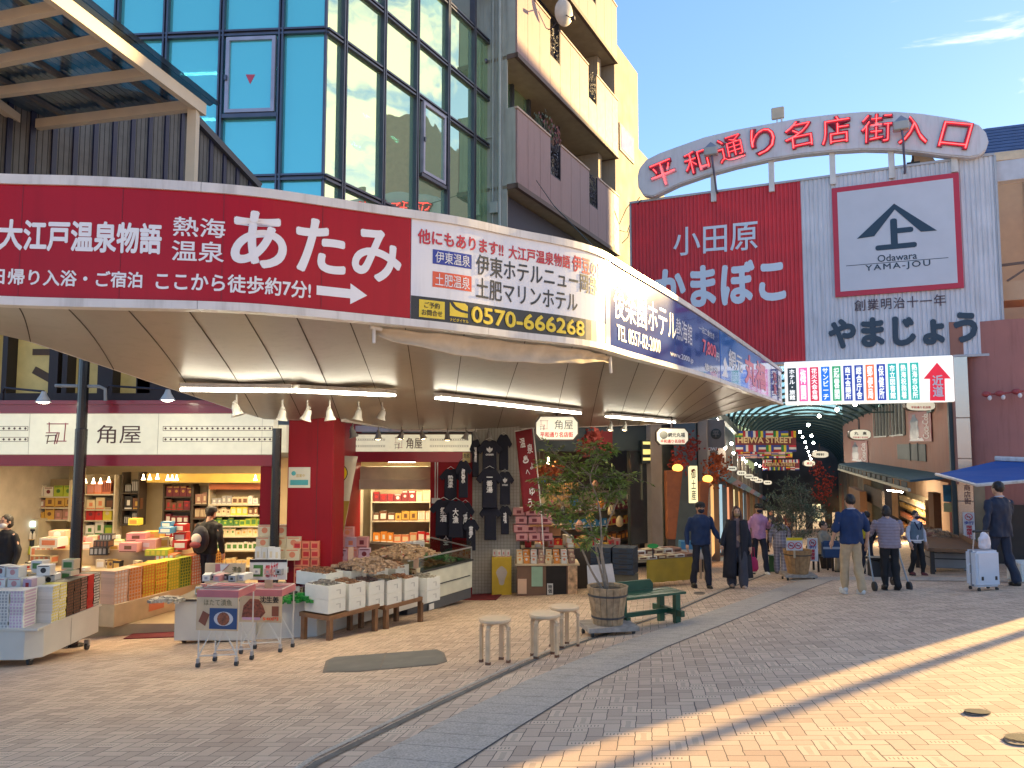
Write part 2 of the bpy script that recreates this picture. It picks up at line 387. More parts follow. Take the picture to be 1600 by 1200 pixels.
def fpt(s):
    k = 0
    while k < len(FS) - 2 and FS[k + 1] < s: k += 1
    t = (s - FS[k]) / (FS[k + 1] - FS[k]); p = FP[k].lerp(FP[k + 1], t)
    a = FP[max(0, k - 1)].xy.lerp(FP[k].xy, t); b = FP[min(k + 1, len(FP) - 1)].xy.lerp(FP[min(k + 2, len(FP) - 1)].xy, t)
    d = (b - a).normalized(); return p, Vector((d.y, -d.x))
RB, RT = .055, .075                         # rail heights under and over the panels
def FM(s, y, t):
    """s metres along the fascia, y<0 outwards, t 0..1 up the panel"""
    p, n = fpt(s); z0 = ZB + RB; z1 = p.z - RT
    q = p.xy + n * (-y); return (q.x, q.y, z0 + (z1 - z0) * t)
def FMz(s, y, z):
    p, n = fpt(s); q = p.xy + n * (-y); return (q.x, q.y, z)
def srange(s0, s1, st=.12):
    n = max(2, int((s1 - s0) / st) + 1); return [s0 + (s1 - s0) * i / (n - 1) for i in range(n)]
def strip(mb, s0, s1, prof, st=.12):
    """sweep a closed (y,z-or-t) profile along the fascia; prof(s)->list of (y,z)"""
    ss = srange(s0, s1, st); k = len(prof(ss[0])); vs = []
    for s in ss: vs += [FMz(s, y, z) for y, z in prof(s)]
    fs = [(i * k + j, i * k + (j + 1) % k, (i + 1) * k + (j + 1) % k, (i + 1) * k + j) for i in range(len(ss) - 1) for j in range(k)]
    fs += [tuple(range(k)), tuple(range((len(ss) - 1) * k, len(ss) * k))[::-1]]; mb.add(vs, fs); return mb
S0, S1 = s_of(-250), s_of(1222)
can = thing('street_canopy', 'long curved white shop canopy sweeping over the square to the arcade', 'canopy')
seams = [s_of(x) for x in (-120, 310, 760, 928, 1098)]
mb = MB(); edges = [S0] + seams + [S1]
for a, b in zip(edges, edges[1:]): strip(mb, a, b - .004, lambda s: [(-.035, ZB - .01), (.1, ZB - .01), (.1, ZB + RB), (-.035, ZB + RB)])
mb.build('bottom_rail', white_al, can)
mb = MB()
for a, b in zip(edges, edges[1:]): strip(mb, a, b - .004, lambda s: [(-.035, fpt(s)[0].z - RT), (.16, fpt(s)[0].z - RT), (.16, fpt(s)[0].z), (-.035, fpt(s)[0].z)])
mb.build('top_rail', white_al, can)
strip(MB(), S0, S1, lambda s: [(.03, ZB + RB + .001), (.1, ZB + RB + .001), (.1, fpt(s)[0].z - RT - .001), (.03, fpt(s)[0].z - RT - .001)]).build('fascia_backing', pm('backing', (.3, .3, .3), .6), can)
def rline(px):
    """rear edge of the soffit for a front pixel column (plan x, y, z)"""
    A = [(-260, (-6.9, 5.4, CZ + 1.08)), (-130, (-5.6, 6.2, CZ + 1.06)), (0, (-4.67, 7, CZ + 1.03)), (150, (-4.2, 9.2, CZ + .71)), (300, (-3.7, 11.5, CZ + .38)), (470, (-2.75, 12.45, CZ + .37)), (560, (-2.6, 16.7, CZ + .33)),
         (800, (-.85, 16.85, CZ + .34)), (935, (1.5, 18.1, CZ + .42)), (1050, (3.2, 19.4, CZ + .5)), (1222, (4.95, 20.5, CZ + .6))]
    xs = [a[0] for a in A]; return Vector([interp(xs, [a[1][i] for a in A], px) for i in range(3)])
soff = MB(); cols = srange(S0, S1, .18); NV = 10
def soffit_pt(s, t):
    px = interp(FS, PXS, s); p, n = fpt(s); a = Vector((p.x, p.y, ZB + .012)) - Vector((n.x, n.y, 0)) * .09; b = rline(px); q = a.lerp(b, t); q.z += .05 * math.sin(math.pi * t); return q
vs = [soffit_pt(s, j / NV) for s in cols for j in range(NV + 1)]; K = NV + 1
soff.add(vs, [(i * K + j, i * K + j + 1, (i + 1) * K + j + 1, (i + 1) * K + j) for i in range(len(cols) - 1) for j in range(NV)])
SBVH = BVHTree.FromPolygons([Vector(v) for v in soff.v], soff.f)
soff_m = pm('soffit_panel', (.31, .285, .245), .36, .1, grime=.3, var=.13, scale=1.1, bump=.12, bscale=2.2)
sof = soff.build('soffit', soff_m, can, smooth=True)
roofmb = MB(); roofmb.add([Vector(v) + Vector((0, 0, .16)) for v in soff.v], soff.f); roofmb.build('roof_sheet', pm('roof_sheet', (.32, .33, .33), .5, .3), can, smooth=True)
mb = MB()
for px in (-60, 20, 95, 190, 288, 380, 467, 552, 640, 735, 830, 905, 960, 1010, 1050, 1085, 1115, 1140, 1165, 1185, 1205):
    s = s_of(px); mb.tube([soffit_pt(s, t / 8) - Vector((0, 0, .001)) for t in range(9)], .0055, 4)
mb.build('seam', pm('seam_dark', (.06, .05, .04), .8), can)
mb = MB(); edge = [rline(px) for px in range(-250, 1223, 30)]
mb.tube([e + Vector((0, 0, .06)) for e in edge], .075, 4); mb.build('rear_beam', white_al, can)

def fit_panel(name, label, px0, px1, mat, inset=.0):
    t = thing(name, label, 'advert'); a, b = s_of(px0), s_of(px1); ss = srange(a, b, .08); mb = MB(); vs = []
    for s in ss: vs += [FM(s, -.012, 0), FM(s, -.012, 1), FM(s, .028, 1), FM(s, .028, 0)]
    fs = [(i * 4 + j, i * 4 + (j + 1) % 4, i * 4 + 4 + (j + 1) % 4, i * 4 + 4 + j) for i in range(len(ss) - 1) for j in range(4)] + [(0, 1, 2, 3), tuple(range(len(ss) * 4 - 1, len(ss) * 4 - 5, -1))]
    mb.add(vs, fs); mb.build('panel', mat, t); return t
def ftext(par, body, px0, px1, t0, t1, mat, **k):
    k.setdefault('y', -.016); return text(body, s_of(px0), s_of(px1), t0, t1, mat, par, fn=FM, **k)
def fblock(par, name, px0, px1, t0, t1, mat, y=-.0145, poly=None):
    a, b = s_of(px0), s_of(px1); mb = MB()
    if poly: mb.prism([(a + (b - a) * u, t0 + (t1 - t0) * v) for u, v in poly], y, -.011, FM)
    else:
        ss = srange(a, b, .1); vs = []
        for s in ss: vs += [FM(s, y, t0), FM(s, y, t1)]
        mb.add(vs, [(2 * i, 2 * i + 1, 2 * i + 3, 2 * i + 2) for i in range(len(ss) - 1)])
    return mb.build(name, mat, par)
gl = dict(rough=.09, var=.05, spec=.6, coat=.35)
red_p = pm('advert_red', (.40, .004, .012), .2, scale=.8, var=.08, spec=.25, grime=.22); wht_p = pm('advert_white', (.72, .72, .74), scale=.8, grime=.22, **gl)
navy_p = pm('advert_navy', (.03, .065, .28), scale=.8, **gl); sky_p = pm('advert_sky_blue', (.03, .16, .55), scale=.8, **gl)
ink_w = pm('ink_white', (.8, .8, .8), .3, var=.02); ink_r = pm('ink_red', (.55, .01, .03), .3, var=.02); ink_k = pm('ink_black', (.012, .012, .016), .3, var=.02)
ink_y = pm('ink_yellow', (.78, .58, .02), .3, var=.02); ink_b = pm('ink_blue', (.01, .03, .30), .3, var=.02); ink_o = pm('ink_vermilion', (.75, .10, .03), .3, var=.02); ink_p = pm('ink_pink', (.85, .16, .22), .3, var=.02); ink_n = pm('ink_teal_navy', (.008, .03, .06), .35, var=.02); ink_br = pm('ink_brown', (.09, .025, .02), .4, var=.02)
a1 = fit_panel('advert_panel', 'glossy red hot spring advert with white lettering and a white arrow', -250, 639.5, red_p)
for px in (-110, 28, 186, 345, 500):
    fblock(a1, 'panel_seam', px, px + .8, 0, 1, pm('seam_red', (.16, .004, .01), .5))
ftext(a1, '大江戸温泉物語', -7, 250, .41, .69, ink_w, bold=.035)
ftext(a1, '熱海', 267, 349, .585, .765, ink_w, bold=.015); ftext(a1, '温泉', 266, 348, .36, .55, ink_w, bold=.015)
ftext(a1, 'あたみ', 358, 625, .33, .87, ink_w, bold=.03, res=6)
ftext(a1, '日帰り入浴・ご宿泊', -14, 222, .105, .25, ink_w, bold=.025); ftext(a1, 'ここから徒歩約7分!', 243, 484, .09, .26, ink_w, bold=.025)
fblock(a1, 'arrow', 493, 572, .085, .285, ink_w, -.015, [(0, .28), (.66, .28), (.66, 0), (1, .5), (.66, 1), (.66, .72), (0, .72)])
a2 = fit_panel('advert_panel', 'white hotel advert with red headline and yellow phone number on black', 640.5, 944, wht_p)
ftext(a2, '他にもあります!!', 650, 785, .76, .91, ink_r, bold=.03); ftext(a2, '大江戸温泉物語', 793, 890, .76, .905, ink_r, bold=.025); ftext(a2, '伊豆の宿', 893, 942, .74, .93, ink_r, bold=.025)
fblock(a2, 'name_block', 674, 735, .575, .72, ink_b); ftext(a2, '伊東温泉', 678, 732, .59, .705, ink_w, bold=.005)
fblock(a2, 'name_block', 674, 735, .345, .50, ink_o); ftext(a2, '土肥温泉', 678, 732, .36, .485, ink_w, bold=.005)
ftext(a2, '伊東ホテルニュー岡部', 742, 932, .53, .745, ink_k, bold=.012); ftext(a2, '土肥マリンホテル', 742, 901, .29, .505, ink_k, bold=.012)
fblock(a2, 'phone_band', 640.6, 943.9, .0, .235, ink_k); fblock(a2, 'inquiry_tile', 653, 693, .03, .205, ink_y, -.0185)
k = dict(y=-.0215); ftext(a2, 'ご予約', 661, 685, .125, .185, ink_k, **k); ftext(a2, 'お問合せ', 657, 689, .05, .11, ink_k, **k)
fblock(a2, 'dial_logo', 701, 729, .075, .21, ink_y, -.0185, [(0, 1), (.1, .75), (.3, .5), (.6, .35), (1, .3), (1, 0), (0, 0)]); fblock(a2, 'dial_logo', 706, 729, .12, .215, ink_y, -.0185, [(0, 1), (.2, .6), (.6, .3), (1, .2), (1, .75), (.8, 1)])
ftext(a2, 'ナビダイヤル', 701, 730, .02, .055, ink_y, y=-.0185); ftext(a2, '0570-666268', 734, 911, .035, .205, ink_y, y=-.0185, bold=.03)
a3 = fit_panel('advert_panel', 'dark blue hotel advert with white hotel name on the canopy bend', 945, 1124.5, navy_p)
fblock(a3, 'pale_band', 945.1, 952, 0, 1, wht_p)
ftext(a3, '後楽園ホテル', 958, 1056, .36, .82, ink_w, bold=.0); ftext(a3, '熱海館', 1056, 1081, .40, .75, ink_w, bold=0.0); ftext(a3, 'TEL 0557-82-2000', 962, 1030, .10, .29, ink_w, bold=.005)
ftext(a3, 'www.2000.jp', 1046, 1082, .09, .2, ink_w, bold=0); ftext(a3, '一泊二食付き', 1092, 1116, .72, .84, ink_w, bold=0); ftext(a3, '7,800', 1097, 1118, .34, .62, ink_p, bold=.03); ftext(a3, '円', 1119, 1123, .34, .5, ink_w, bold=0); ftext(a3, '徒歩1分', 1100, 1121, .07, .2, ink_w, bold=.02)
a4 = fit_panel('advert_panel', 'bright blue restaurant advert with white and pink lettering at the canopy end', 1125.5, 1205, sky_p)
ftext(a4, '網元', 1138, 1160, .32, .72, ink_w, bold=.02); ftext(a4, '丸福', 1163, 1196, .12, .86, ink_p, bold=.04)
fblock(a4, 'wave', 1127, 1136, .08, .5, ink_w, -.015, [(0, 0), (1, 0), (.8, .4), (1, .6), (.6, 1), (.3, .7), (.5, .4)])
a5 = fit_panel('advert_panel', 'violet and blue end panel of the canopy by the directory strip', 1205.6, 1221.5, pm('advert_violet', (.12, .10, .55), scale=.8, **gl))
vtext('地魚', s_of(1208), s_of(1213), .15, .85, ink_p, a5, fn=FM, y=-.016, bold=.03); vtext('料理', s_of(1215), s_of(1220), .1, .85, ink_w, a5, fn=FM, y=-.016, bold=.01)

# rolled cloth blind hung under the fascia
cloth_m = pm('blind_cloth', (.50, .42, .31), .9, var=.15, scale=6, bump=.2, bscale=30)
bl = thing('rolled_awning', 'beige rolled cloth awning hanging in a sag under the canopy bend', 'awning')
mb = MB(); pts = []; sa, sb = s_of(598), s_of(966); n = 40; vs = []
for i in range(n + 1):
    u = i / n; s = sa + (sb - sa) * u; sag = .08 + .14 * math.sin(math.pi * min(1, u * 1.08)) ** .8 * (1 - .25 * u)
    for j in range(7):
        v = j / 6; y = .10 + .05 * math.sin(v * math.pi) + .012 * math.sin(u * 60 + v * 5); vs.append(FMz(s, y, ZB - .03 - sag * v + .006 * math.sin(u * 35 + v * 3)))
mb.add(vs, [(i * 7 + j, i * 7 + j + 1, i * 7 + j + 8, i * 7 + j + 7) for i in range(n) for j in range(6)])
o = mb.build('cloth', cloth_m, bl, smooth=True); md = o.modifiers.new('t', 'SOLIDIFY'); md.thickness = .012
mb = MB(); mb.tube([FMz(s_of(592), .1, ZB - .04), FMz(s_of(592), .1, ZB - .17)], .016, 6); mb.tube([FMz(s_of(586), .1, ZB - .03), FMz(s_of(604), .1, ZB - .04)], .02, 6); mb.build('bracket', white_al, bl); MB().tube([FMz(s_of(966), .1, ZB - .03), FMz(s_of(967), .1, ZB - .22)], .018, 6).build('bracket', white_al, bl)


# ------------------------------------------------------------------ billboard, arch sign, directory over the arcade mouth
SF = Fr(7.24, 20.3, math.degrees(math.atan2(-.414, .91)))
def corr(mb, x0, x1, z0, z1, y, pitch=.105, d=.022):
    n = int((x1 - x0) / pitch); vs = []; p = (x1 - x0) / n
    for i in range(n):
        for u, dy in ((0, 0), (.18, -d), (.62, -d), (.8, 0)): vs += [(x0 + (i + u) * p, y + dy, z0), (x0 + (i + u) * p, y + dy, z1)]
    vs += [(x1, y, z0), (x1, y, z1)]
    mb.add(vs, [(2 * i, 2 * i + 1, 2 * i + 3, 2 * i + 2) for i in range(len(vs) // 2 - 1)]); return mb
bb = fthing(SF, 'billboard', 'huge corrugated billboard, red half and white half, above the arcade mouth', 'billboard')
xl, xm, xr = SF.hit(988, 440)[0], SF.hit(1254, 410)[0], SF.hit(1560, 400)[0]
zt = sum(SF.hit(*q)[1] for q in ((988, 318), (1552, 244))) / 2; zb_ = sum(SF.hit(*q)[1] for q in ((1255, 565), (1567, 551))) / 2
cor_r = pm('corrugated_red', (.60, .025, .035), .45, var=.14, scale=1.5, grime=.4); cor_w = pm('corrugated_white', (.60, .62, .66), .45, var=.08, scale=1.5, grime=.45)
corr(MB(), xl, xm, zb_, zt, 0).build('red_sheet', cor_r, bb); corr(MB(), xm, xr, zb_, zt, 0).build('white_sheet', cor_w, bb)
mb = MB(); mb.bx(xl - .05, xr + .02, -.05, .5, zt, zt + .06); mb.bx(xl - .05, xl, -.05, .5, zb_, zt); mb.bx(xr, xr + .05, -.05, .5, zb_ - .04, zt); mb.bx(xl - .05, xr, -.05, .5, zb_ - .06, zb_); mb.bx(xl, xr, .06, .45, zb_ + .001, zt - .001)
mb.build('frame', pm('billboard_frame', (.42, .42, .43), .5, .3), bb)
def stext(par, body, px0, py0, px1, py1, mat, y=-.03, **k):
    return text(body, *SF.rect(px0, py0, px1, py1, y), mat, par, y=y, **k)
pale = pm('letter_pale_blue', (.62, .70, .78), .4, var=.03)
stext(bb, '小田原', 1052, 350, 1184, 395, pale, bold=.008, ext=.01, rot=R(-1))
stext(bb, 'かまぼこ', 1022, 410, 1228, 478, pale, bold=.045)
x0, x1, z0, z1 = SF.rect(1302, 283, 1502, 458)
mb = MB(); mb.bx(x0, x1, -.09, -.023, z0, z1); eb = mb.build('emblem_board', pm('emblem_red', (.50, .02, .05), .45, var=.05), bb)
fw = .13; mb = MB(); mb.bx(x0 + fw, x1 - fw, -.097, -.0901, z0 + fw, z1 - fw); mb.build('emblem_face', pm('emblem_face', (.55, .57, .62), .4, var=.04, scale=2), eb)
def spoly(pts, y, th, name, mat, par):
    return MB().prism([SF.hit(px, py, y) for px, py in pts], y, y + th).build(name, mat, par)
spoly([(1339, 373), (1397, 318), (1464, 360), (1439, 362), (1398, 327), (1366, 369)], -.11, .012, 'roof_mark', ink_n, eb)
stext(eb, '上', 1367, 341, 1432, 389, ink_n, y=-.104, bold=.045)
stext(eb, 'Odawara', 1371, 396, 1433, 407, ink_n, y=-.104, bold=.01); stext(eb, 'YAMA-JOU', 1352, 410, 1454, 422, ink_n, y=-.104, bold=.015, space=1.25)
spoly([(1322, 415), (1482, 402), (1482, 403), (1322, 416)], -.1, .002, 'thin_line', ink_n, eb)
stext(bb, '創業明治十一年', 1335, 464, 1478, 482, pm('letter_plum', (.06, .03, .05), .4), bold=.005, space=1.15, ext=.02, rot=R(0))
stext(bb, 'やまじょう', 1294, 492, 1528, 541, ink_n, bold=.055, y=-.05)
# cables and stubs of conduit on its left edge
cb = MB()
for k, (ax, ay, bx_, by) in enumerate(((1000, 308, 972, 380), (1002, 312, 968, 360), (985, 318, 960, 330))):
    p, q = SF.hit(ax, ay, -.1), SF.hit(bx_, by, .3); m_ = ((p[0] + q[0]) / 2 - .1, .1, (p[1] + q[1]) / 2 - .5); cb.tube([(p[0], -.1, p[1]), (p[0] - .15, 0, p[1] - .1), m_, (q[0], .3, q[1])], .012, 5)
cb.build('cable', pm('cable_black', (.02, .02, .02), .6), bb)

ar = fthing(SF, 'arch_sign', 'white curved arch sign with red neon characters above the billboard', 'neon sign')
UP = [(999, 262), (1010, 249), (1030, 239), (1060, 228), (1100, 214), (1150, 202), (1200, 193), (1250, 184), (1300, 178), (1350, 174), (1400, 174), (1440, 177), (1480, 183), (1510, 188), (1530, 195), (1541, 207), (1545, 221)]
LO = [(1541, 234), (1530, 243), (1515, 246), (1480, 243), (1440, 238), (1400, 234), (1350, 233), (1300, 236), (1250, 241), (1200, 249), (1150, 260), (1100, 274), (1060, 288), (1035, 300), (1020, 307), (1005, 305), (997, 292), (996, 275)]
AY = -.25
outl = [SF.hit(px, py, AY) for px, py in UP + LO]
sm = [Vector(p) for p in outl]
MB().prism(outl[::-1], AY, AY + .32).build('board', pm('arch_white', (.60, .60, .62), .4, var=.05, scale=2, grime=.35), ar, bevel=.03, seg=2)
red_box = pm('letter_red', (.32, .005, .02), .4, var=.05); neon = pm('neon_red', (.9, .08, .08), .4, emit=(1, .05, .05), es=1.6)
for ch, px, py, wpx, hpx, ro in (('平', 1036, 271, 46, 45, 15), ('和', 1088, 252, 45, 42, 12), ('通', 1142, 232, 48, 46, 10), ('り', 1192, 220, 40, 44, 6), ('名', 1247, 210, 45, 44, 4), ('店', 1306, 203, 47, 45, 0), ('街', 1370, 200, 51, 46, -3), ('入', 1428, 203, 48, 45, -8), ('口', 1493, 211, 56, 47, -16)):
    r_ = SF.rect(px - wpx / 2, py - hpx / 2, px + wpx / 2, py + hpx / 2, AY - .06)
    if ro < -10 or ro > 8:
        cx = (r_[0] + r_[1]) / 2; cz_ = (r_[2] + r_[3]) / 2; f_ = .88; r_ = (cx + (r_[0] - cx) * f_, cx + (r_[1] - cx) * f_, cz_ + (r_[2] - cz_) * f_, cz_ + (r_[3] - cz_) * f_)
    le = text(ch, *r_, red_box, ar, y=AY - .035, bold=.030, ext=.028, rot=R(ro), name='letter')
    text(ch, *[r_[0] + .03, r_[1] - .03, r_[2] + .03, r_[3] - .03], neon, le, y=AY - .085, bold=-.022, rot=R(ro), name='neon_tube')
mb = MB()
for px, y0, y1 in ((1115, 272, 300), (1205, 246, 284), (1300, 236, 272), (1392, 234, 262), (1490, 244, 252)):
    a = SF.hit(px, y0, 0); b = SF.hit(px, y1, 0); po = MB(); po.bx(a[0] - .07, a[0] + .07, -.1, .04, b[1] - .3, a[1] + .3); po.build('support_post', white_al, ar)
def floodlight(px, py, py2, label):
    t = fthing(SF, 'floodlight', label, 'floodlight', 'grey floodlights aimed at the billboard'); y = -.55; x, z = SF.hit(px, py, y); z2 = SF.hit(px, py2, -.2)[1]
    hz = MB(); hz.box((x - .02, y, z), (.36, .22, .22)); hz.build('lamp_housing', pm('lamp_grey', (.38, .38, .36), .5), t, bevel=.02)
    hz = MB(); hz.prism([(x - .17, z + .112), (x + .15, z + .112), (x - .01, z + .25)], y - .08, y + .08); hz.build('lamp_hood', pm('lamp_hood', (.2, .24, .34), .5), t)
    hz = MB(); hz.tube([(x, y, z - .1), (x + .02, y + .02, z - .35), (x + .05, -.2, z2)], .028, 8); hz.tube([(x + .05, -.2, z2 + .02), (x + .05, .1, z2)], .03, 6); hz.build('pole', pm('lamp_pole', (.12, .13, .2), .5, .4), t)
floodlight(1112, 237, 300, 'grey floodlight on thin pole before the second neon character'); floodlight(1409, 197, 268, 'grey floodlight on thin pole near the right end of the arch sign')
t = fthing(SF, 'panel_antenna', 'small beige square panel on two stubs on top of the arch', 'antenna'); x0, x1, z0, z1 = SF.rect(1205, 167, 1225, 185, .1)
MB().bx(x0, x1, .1, .2, z0, z1).build('panel', pm('panel_beige', (.55, .45, .32), .5), t, bevel=.02); mb = MB(); mb.tube([(x0 + .14, .15, z0), (x0 + .14, .15, z0 - .25)], .02, 5); mb.tube([(x0 + .26, .15, z0), (x0 + .26, .15, z0 - .25)], .03, 5); mb.build('stub', white_al, t)
t = fthing(SF, 'hood_lamp', 'tan hooded lamp box on the billboard top edge', 'lamp'); 
MB().prism([SF.hit(px, py, .3) for px, py in ((1420, 262), (1428, 238), (1445, 238), (1456, 244), (1462, 252), (1440, 256))][::-1], .3, .6).build('hood', pm('hood_tan', (.5, .34, .2), .6), t); mb = MB(); q = SF.hit(1427, 256, .1); mb.box((q[0], .15, q[1]), (.3, .2, .08)); mb.tube([(q[0], .15, q[1]), (q[0], .15, q[1] + .35)], .025, 5); mb.build('mount', pm('cable_black', (.02, .02, .02)), t)

ds = fthing(SF, 'directory_strip', 'white backlit directory strip of coloured place name tabs with red arrow', 'sign')
dsm = pm('directory_white', (.75, .75, .74), .35, emit=(1, .95, .85), es=.28)
x0, x1, z0, z1 = SF.rect(1226, 574, 1491, 630, -.1); z0 = SF.hit(1226, 633, -.1)[1]; z1 = SF.hit(1226, 566, -.1)[1]
MB().bx(x0, x1, -.1, .12, z0, z1).build('board', dsm, ds, bevel=.02)
tabs = [('ホテル・旅館', (.02, .03, .035)), ('梅園', (.70, .10, .28)), ('花火大会会場', (.50, .02, .06)), ('サンビーチ', (.01, .14, .55)), ('起雲閣', (.01, .26, .10)), ('商工会議所', (.012, .04, .25)), ('総合庁舎', (.012, .04, .25)), ('郵便局', (.75, .13, .04)), ('保健所', (.005, .03, .26)), ('市立図書館', (.01, .30, .28)), ('熱海税務署', (.01, .32, .27)), ('熱海市役所', (.01, .32, .26))]
for i, (s_, c_) in enumerate(tabs):
    pxa = 1231 + i * 17.45; ytop = 575.5 - i * .8; a = SF.hit(pxa, 600, -.106)[0]; b = SF.hit(pxa + 13.4, 600, -.106)[0]; zz1 = SF.hit(pxa, ytop, -.106)[1]; zz0 = SF.hit(pxa, 627.3 - i * .22, -.106)[1]
    tb = MB().bx(a, b, -.108, -.0995, zz0, zz1).build('name_tab', pm('tab_%d' % i, c_, .35, emit=c_, es=.35), ds)
    vtext(s_, a + .035, b - .035, zz0 + .035, zz1 - .035, pm('tab_white', (.8, .8, .78), .4, emit=(1, 1, .95), es=.25), tb, y=-.112, bold=.03, line=1.0)
ya = -.106; spl = lambda pts, y, n, m, par: spoly(pts, y, .004, n, m, par)
aw = spl([(1453, 626), (1453, 592), (1443, 592), (1464, 566.5), (1486, 591.5), (1476, 591.5), (1477, 626)], -.11, 'red_arrow', pm('arrow_red', (.55, .01, .03), .4, emit=(.6, .01, .03), es=.3), ds)
vtext('近道', *SF.rect(1457, 586, 1474, 620, -.115), ink_w, aw, y=-.115, bold=.03)
# ------------------------------------------------------------------ teal glass office building
def glass_mat(name, tint, refl, mixf, rough=.015, body=None, bf=0):
    m = bpy.data.materials.new(name); m.use_nodes = True; N, L = nodes_of(m); N.remove(N['Principled BSDF'])
    g = N.new('ShaderNodeBsdfGlossy'); g.inputs['Color'].default_value = refl + (1,); g.inputs['Roughness'].default_value = rough
    t = N.new('ShaderNodeBsdfTransparent'); t.inputs['Color'].default_value = tint + (1,)
    x = N.new('ShaderNodeMixShader'); x.inputs[0].default_value = mixf; L.new(t.outputs[0], x.inputs[1]); L.new(g.outputs[0], x.inputs[2])
    if body:
        df = N.new('ShaderNodeBsdfDiffuse'); df.inputs[0].default_value = body + (1,); x2 = N.new('ShaderNodeMixShader'); x2.inputs[0].default_value = bf; L.new(x.outputs[0], x2.inputs[1]); L.new(df.outputs[0], x2.inputs[2]); x = x2
    tc_ = N.new('ShaderNodeTexCoord'); n_ = N.new('ShaderNodeTexNoise'); n_.inputs['Scale'].default_value = .8; L.new(tc_.outputs['Object'], n_.inputs['Vector'])
    bp = N.new('ShaderNodeBump'); bp.inputs['Strength'].default_value = .14; bp.inputs['Distance'].default_value = .05; L.new(n_.outputs[0], bp.inputs['Height']); L.new(bp.outputs[0], g.inputs['Normal'])
    L.new(x.outputs[0], N['Material Output'].inputs[0]); return m
teal_l = glass_mat('teal_glass', (.32, .74, .78), (.40, .95, .88), .70, body=(.13, .60, .64), bf=.5)
teal_r = glass_mat('green_glass', (.22, .52, .45), (.85, .98, .66), .84, body=(.30, .52, .34), bf=.25)
mull = pm('mullion_bronze', (.10, .105, .135), .35, .6, var=.1)
mull_w = pm('window_frame_lilac', (.34, .34, .42), .4, .2)
GF1 = Fr(-3.68, 14.6, -4.2); GF2 = Fr(-3.68, 14.6, 63.1)
gb = fthing(GF1, 'glass_office_building', 'teal glass curtain wall office building rising behind the canopy', 'building')
zA, zC = GF1.hit(495, 49)[1], GF1.hit(495, 277)[1]; st_ = zA - zC; zB2 = zA + st_ * .45
rows = [zC - st_ * .95, zC - st_ * .55 - .0, zC, zA, zB2, zA + st_, zB2 + st_, zA + 2 * st_]
xs1 = [0, GF1.hit(440, 120)[0], GF1.hit(347, 120)[0], GF1.hit(259, 120)[0], GF1.hit(182, 120)[0]]
while xs1[-1] > -10: xs1.append(xs1[-1] - 1.08)
xs2 = [0] + [GF2.hit(px, py)[0] for px, py in ((534, 140), (596, 150), (648, 160), (697, 160), (738, 160))]
while xs2[-1] < 11: xs2.append(xs2[-1] + 1.12)
def g2(x, y, z): # GF2 local -> GF1 local
    wv = GF2.w(x, y, z) - GF1.o; return (wv.dot(GF1.ax), wv.dot(GF1.ay), z)
idn = lambda x, y, z: (x, y, z)
def bxf(mb, fn, x0, x1, y0, y1, z0, z1):
    return mb.add([fn(*q) for q in ((x0, y0, z0), (x1, y0, z0), (x1, y1, z0), (x0, y1, z0), (x0, y0, z1), (x1, y0, z1), (x1, y1, z1), (x0, y1, z1))], [(0, 3, 2, 1), (4, 5, 6, 7), (0, 1, 5, 4), (1, 2, 6, 5), (2, 3, 7, 6), (3, 0, 4, 7)])
for xs, fn, sgn, gm, nm in ((xs1, idn, -1, teal_l, 'left'), (xs2, g2, 1, teal_r, 'right')):
    mb = MB(); zlo, zhi = rows[0], rows[-1]; W_ = .045
    for i, x in enumerate(xs):
        if i == 0 : bxf(mb, fn, x - .02, x + .02, -.03, .03, zlo, zhi); continue
        for dx in (-.035, .035): bxf(mb, fn, x + dx - .017, x + dx + .017, -.10, .06, zlo, zhi)
        bxf(mb, fn, x - .015, x + .015, -.05, .06, zlo, zhi)
    for z in rows:
        a, b = min(xs), max(xs)
        for dz in (-.045, .045): bxf(mb, fn, a, b, -.085, .06, z + dz - .02, z + dz + .02)
        bxf(mb, fn, a, b, -.04, .06, z - .02, z + .02)
    mb.build('curtain_wall_frame', mull, gb)
    for i in range(len(xs) - 1):
        if (sgn < 0 and i > 7) or (sgn > 0 and i > 7): continue
        for k in range(len(rows) - 3):
            a, b = sorted((xs[i], xs[i + 1])); z0, z1 = rows[k], rows[k + 1]
            if k == 3 and sgn < 0: pass
            mb = MB(); bxf(mb, fn, a, b, .0, .012, z0, z1); mb.build('pane', gm, gb)
def open_window(fn, x0, x1, z0, z1):
    mb = MB(); t = .07
    for q in ((x0, x1, z0, z0 + t), (x0, x1, z1 - t, z1), (x0, x0 + t, z0 + t, z1 - t), (x1 - t, x1, z0 + t, z1 - t)): bxf(mb, fn, q[0], q[1], -.12, -.02, q[2], q[3])
    o = mb.build('window', mull_w, gb); mb = MB(); bxf(mb, fn, x0 + t, x1 - t, -.07, -.06, z0 + t, z1 - t); mb.build('pane', teal_l if fn is idn else teal_r, o)
    mb = MB(); bxf(mb, fn, x0 - .005, x0 + .045, -.16, -.121, (z0 + z1) / 2 - .12, (z0 + z1) / 2 - .02); mb.build('handle', mull, o)
    mb = MB(); bxf(mb, fn, x0 - .05, x1 + .05, -.11, .05, z0 - .1, z0 - .02); mb.build('sill', mull, o)
h0 = GF1.hit(354, 180); h1 = GF1.hit(434, 60); open_window(idn, h0[0], h1[0], h0[1], h1[1])
h0 = GF2.hit(655, 278); h1 = GF2.hit(691, 200); open_window(g2, h0[0], h1[0], GF2.hit(655, 270)[1], rows[3] - .08)
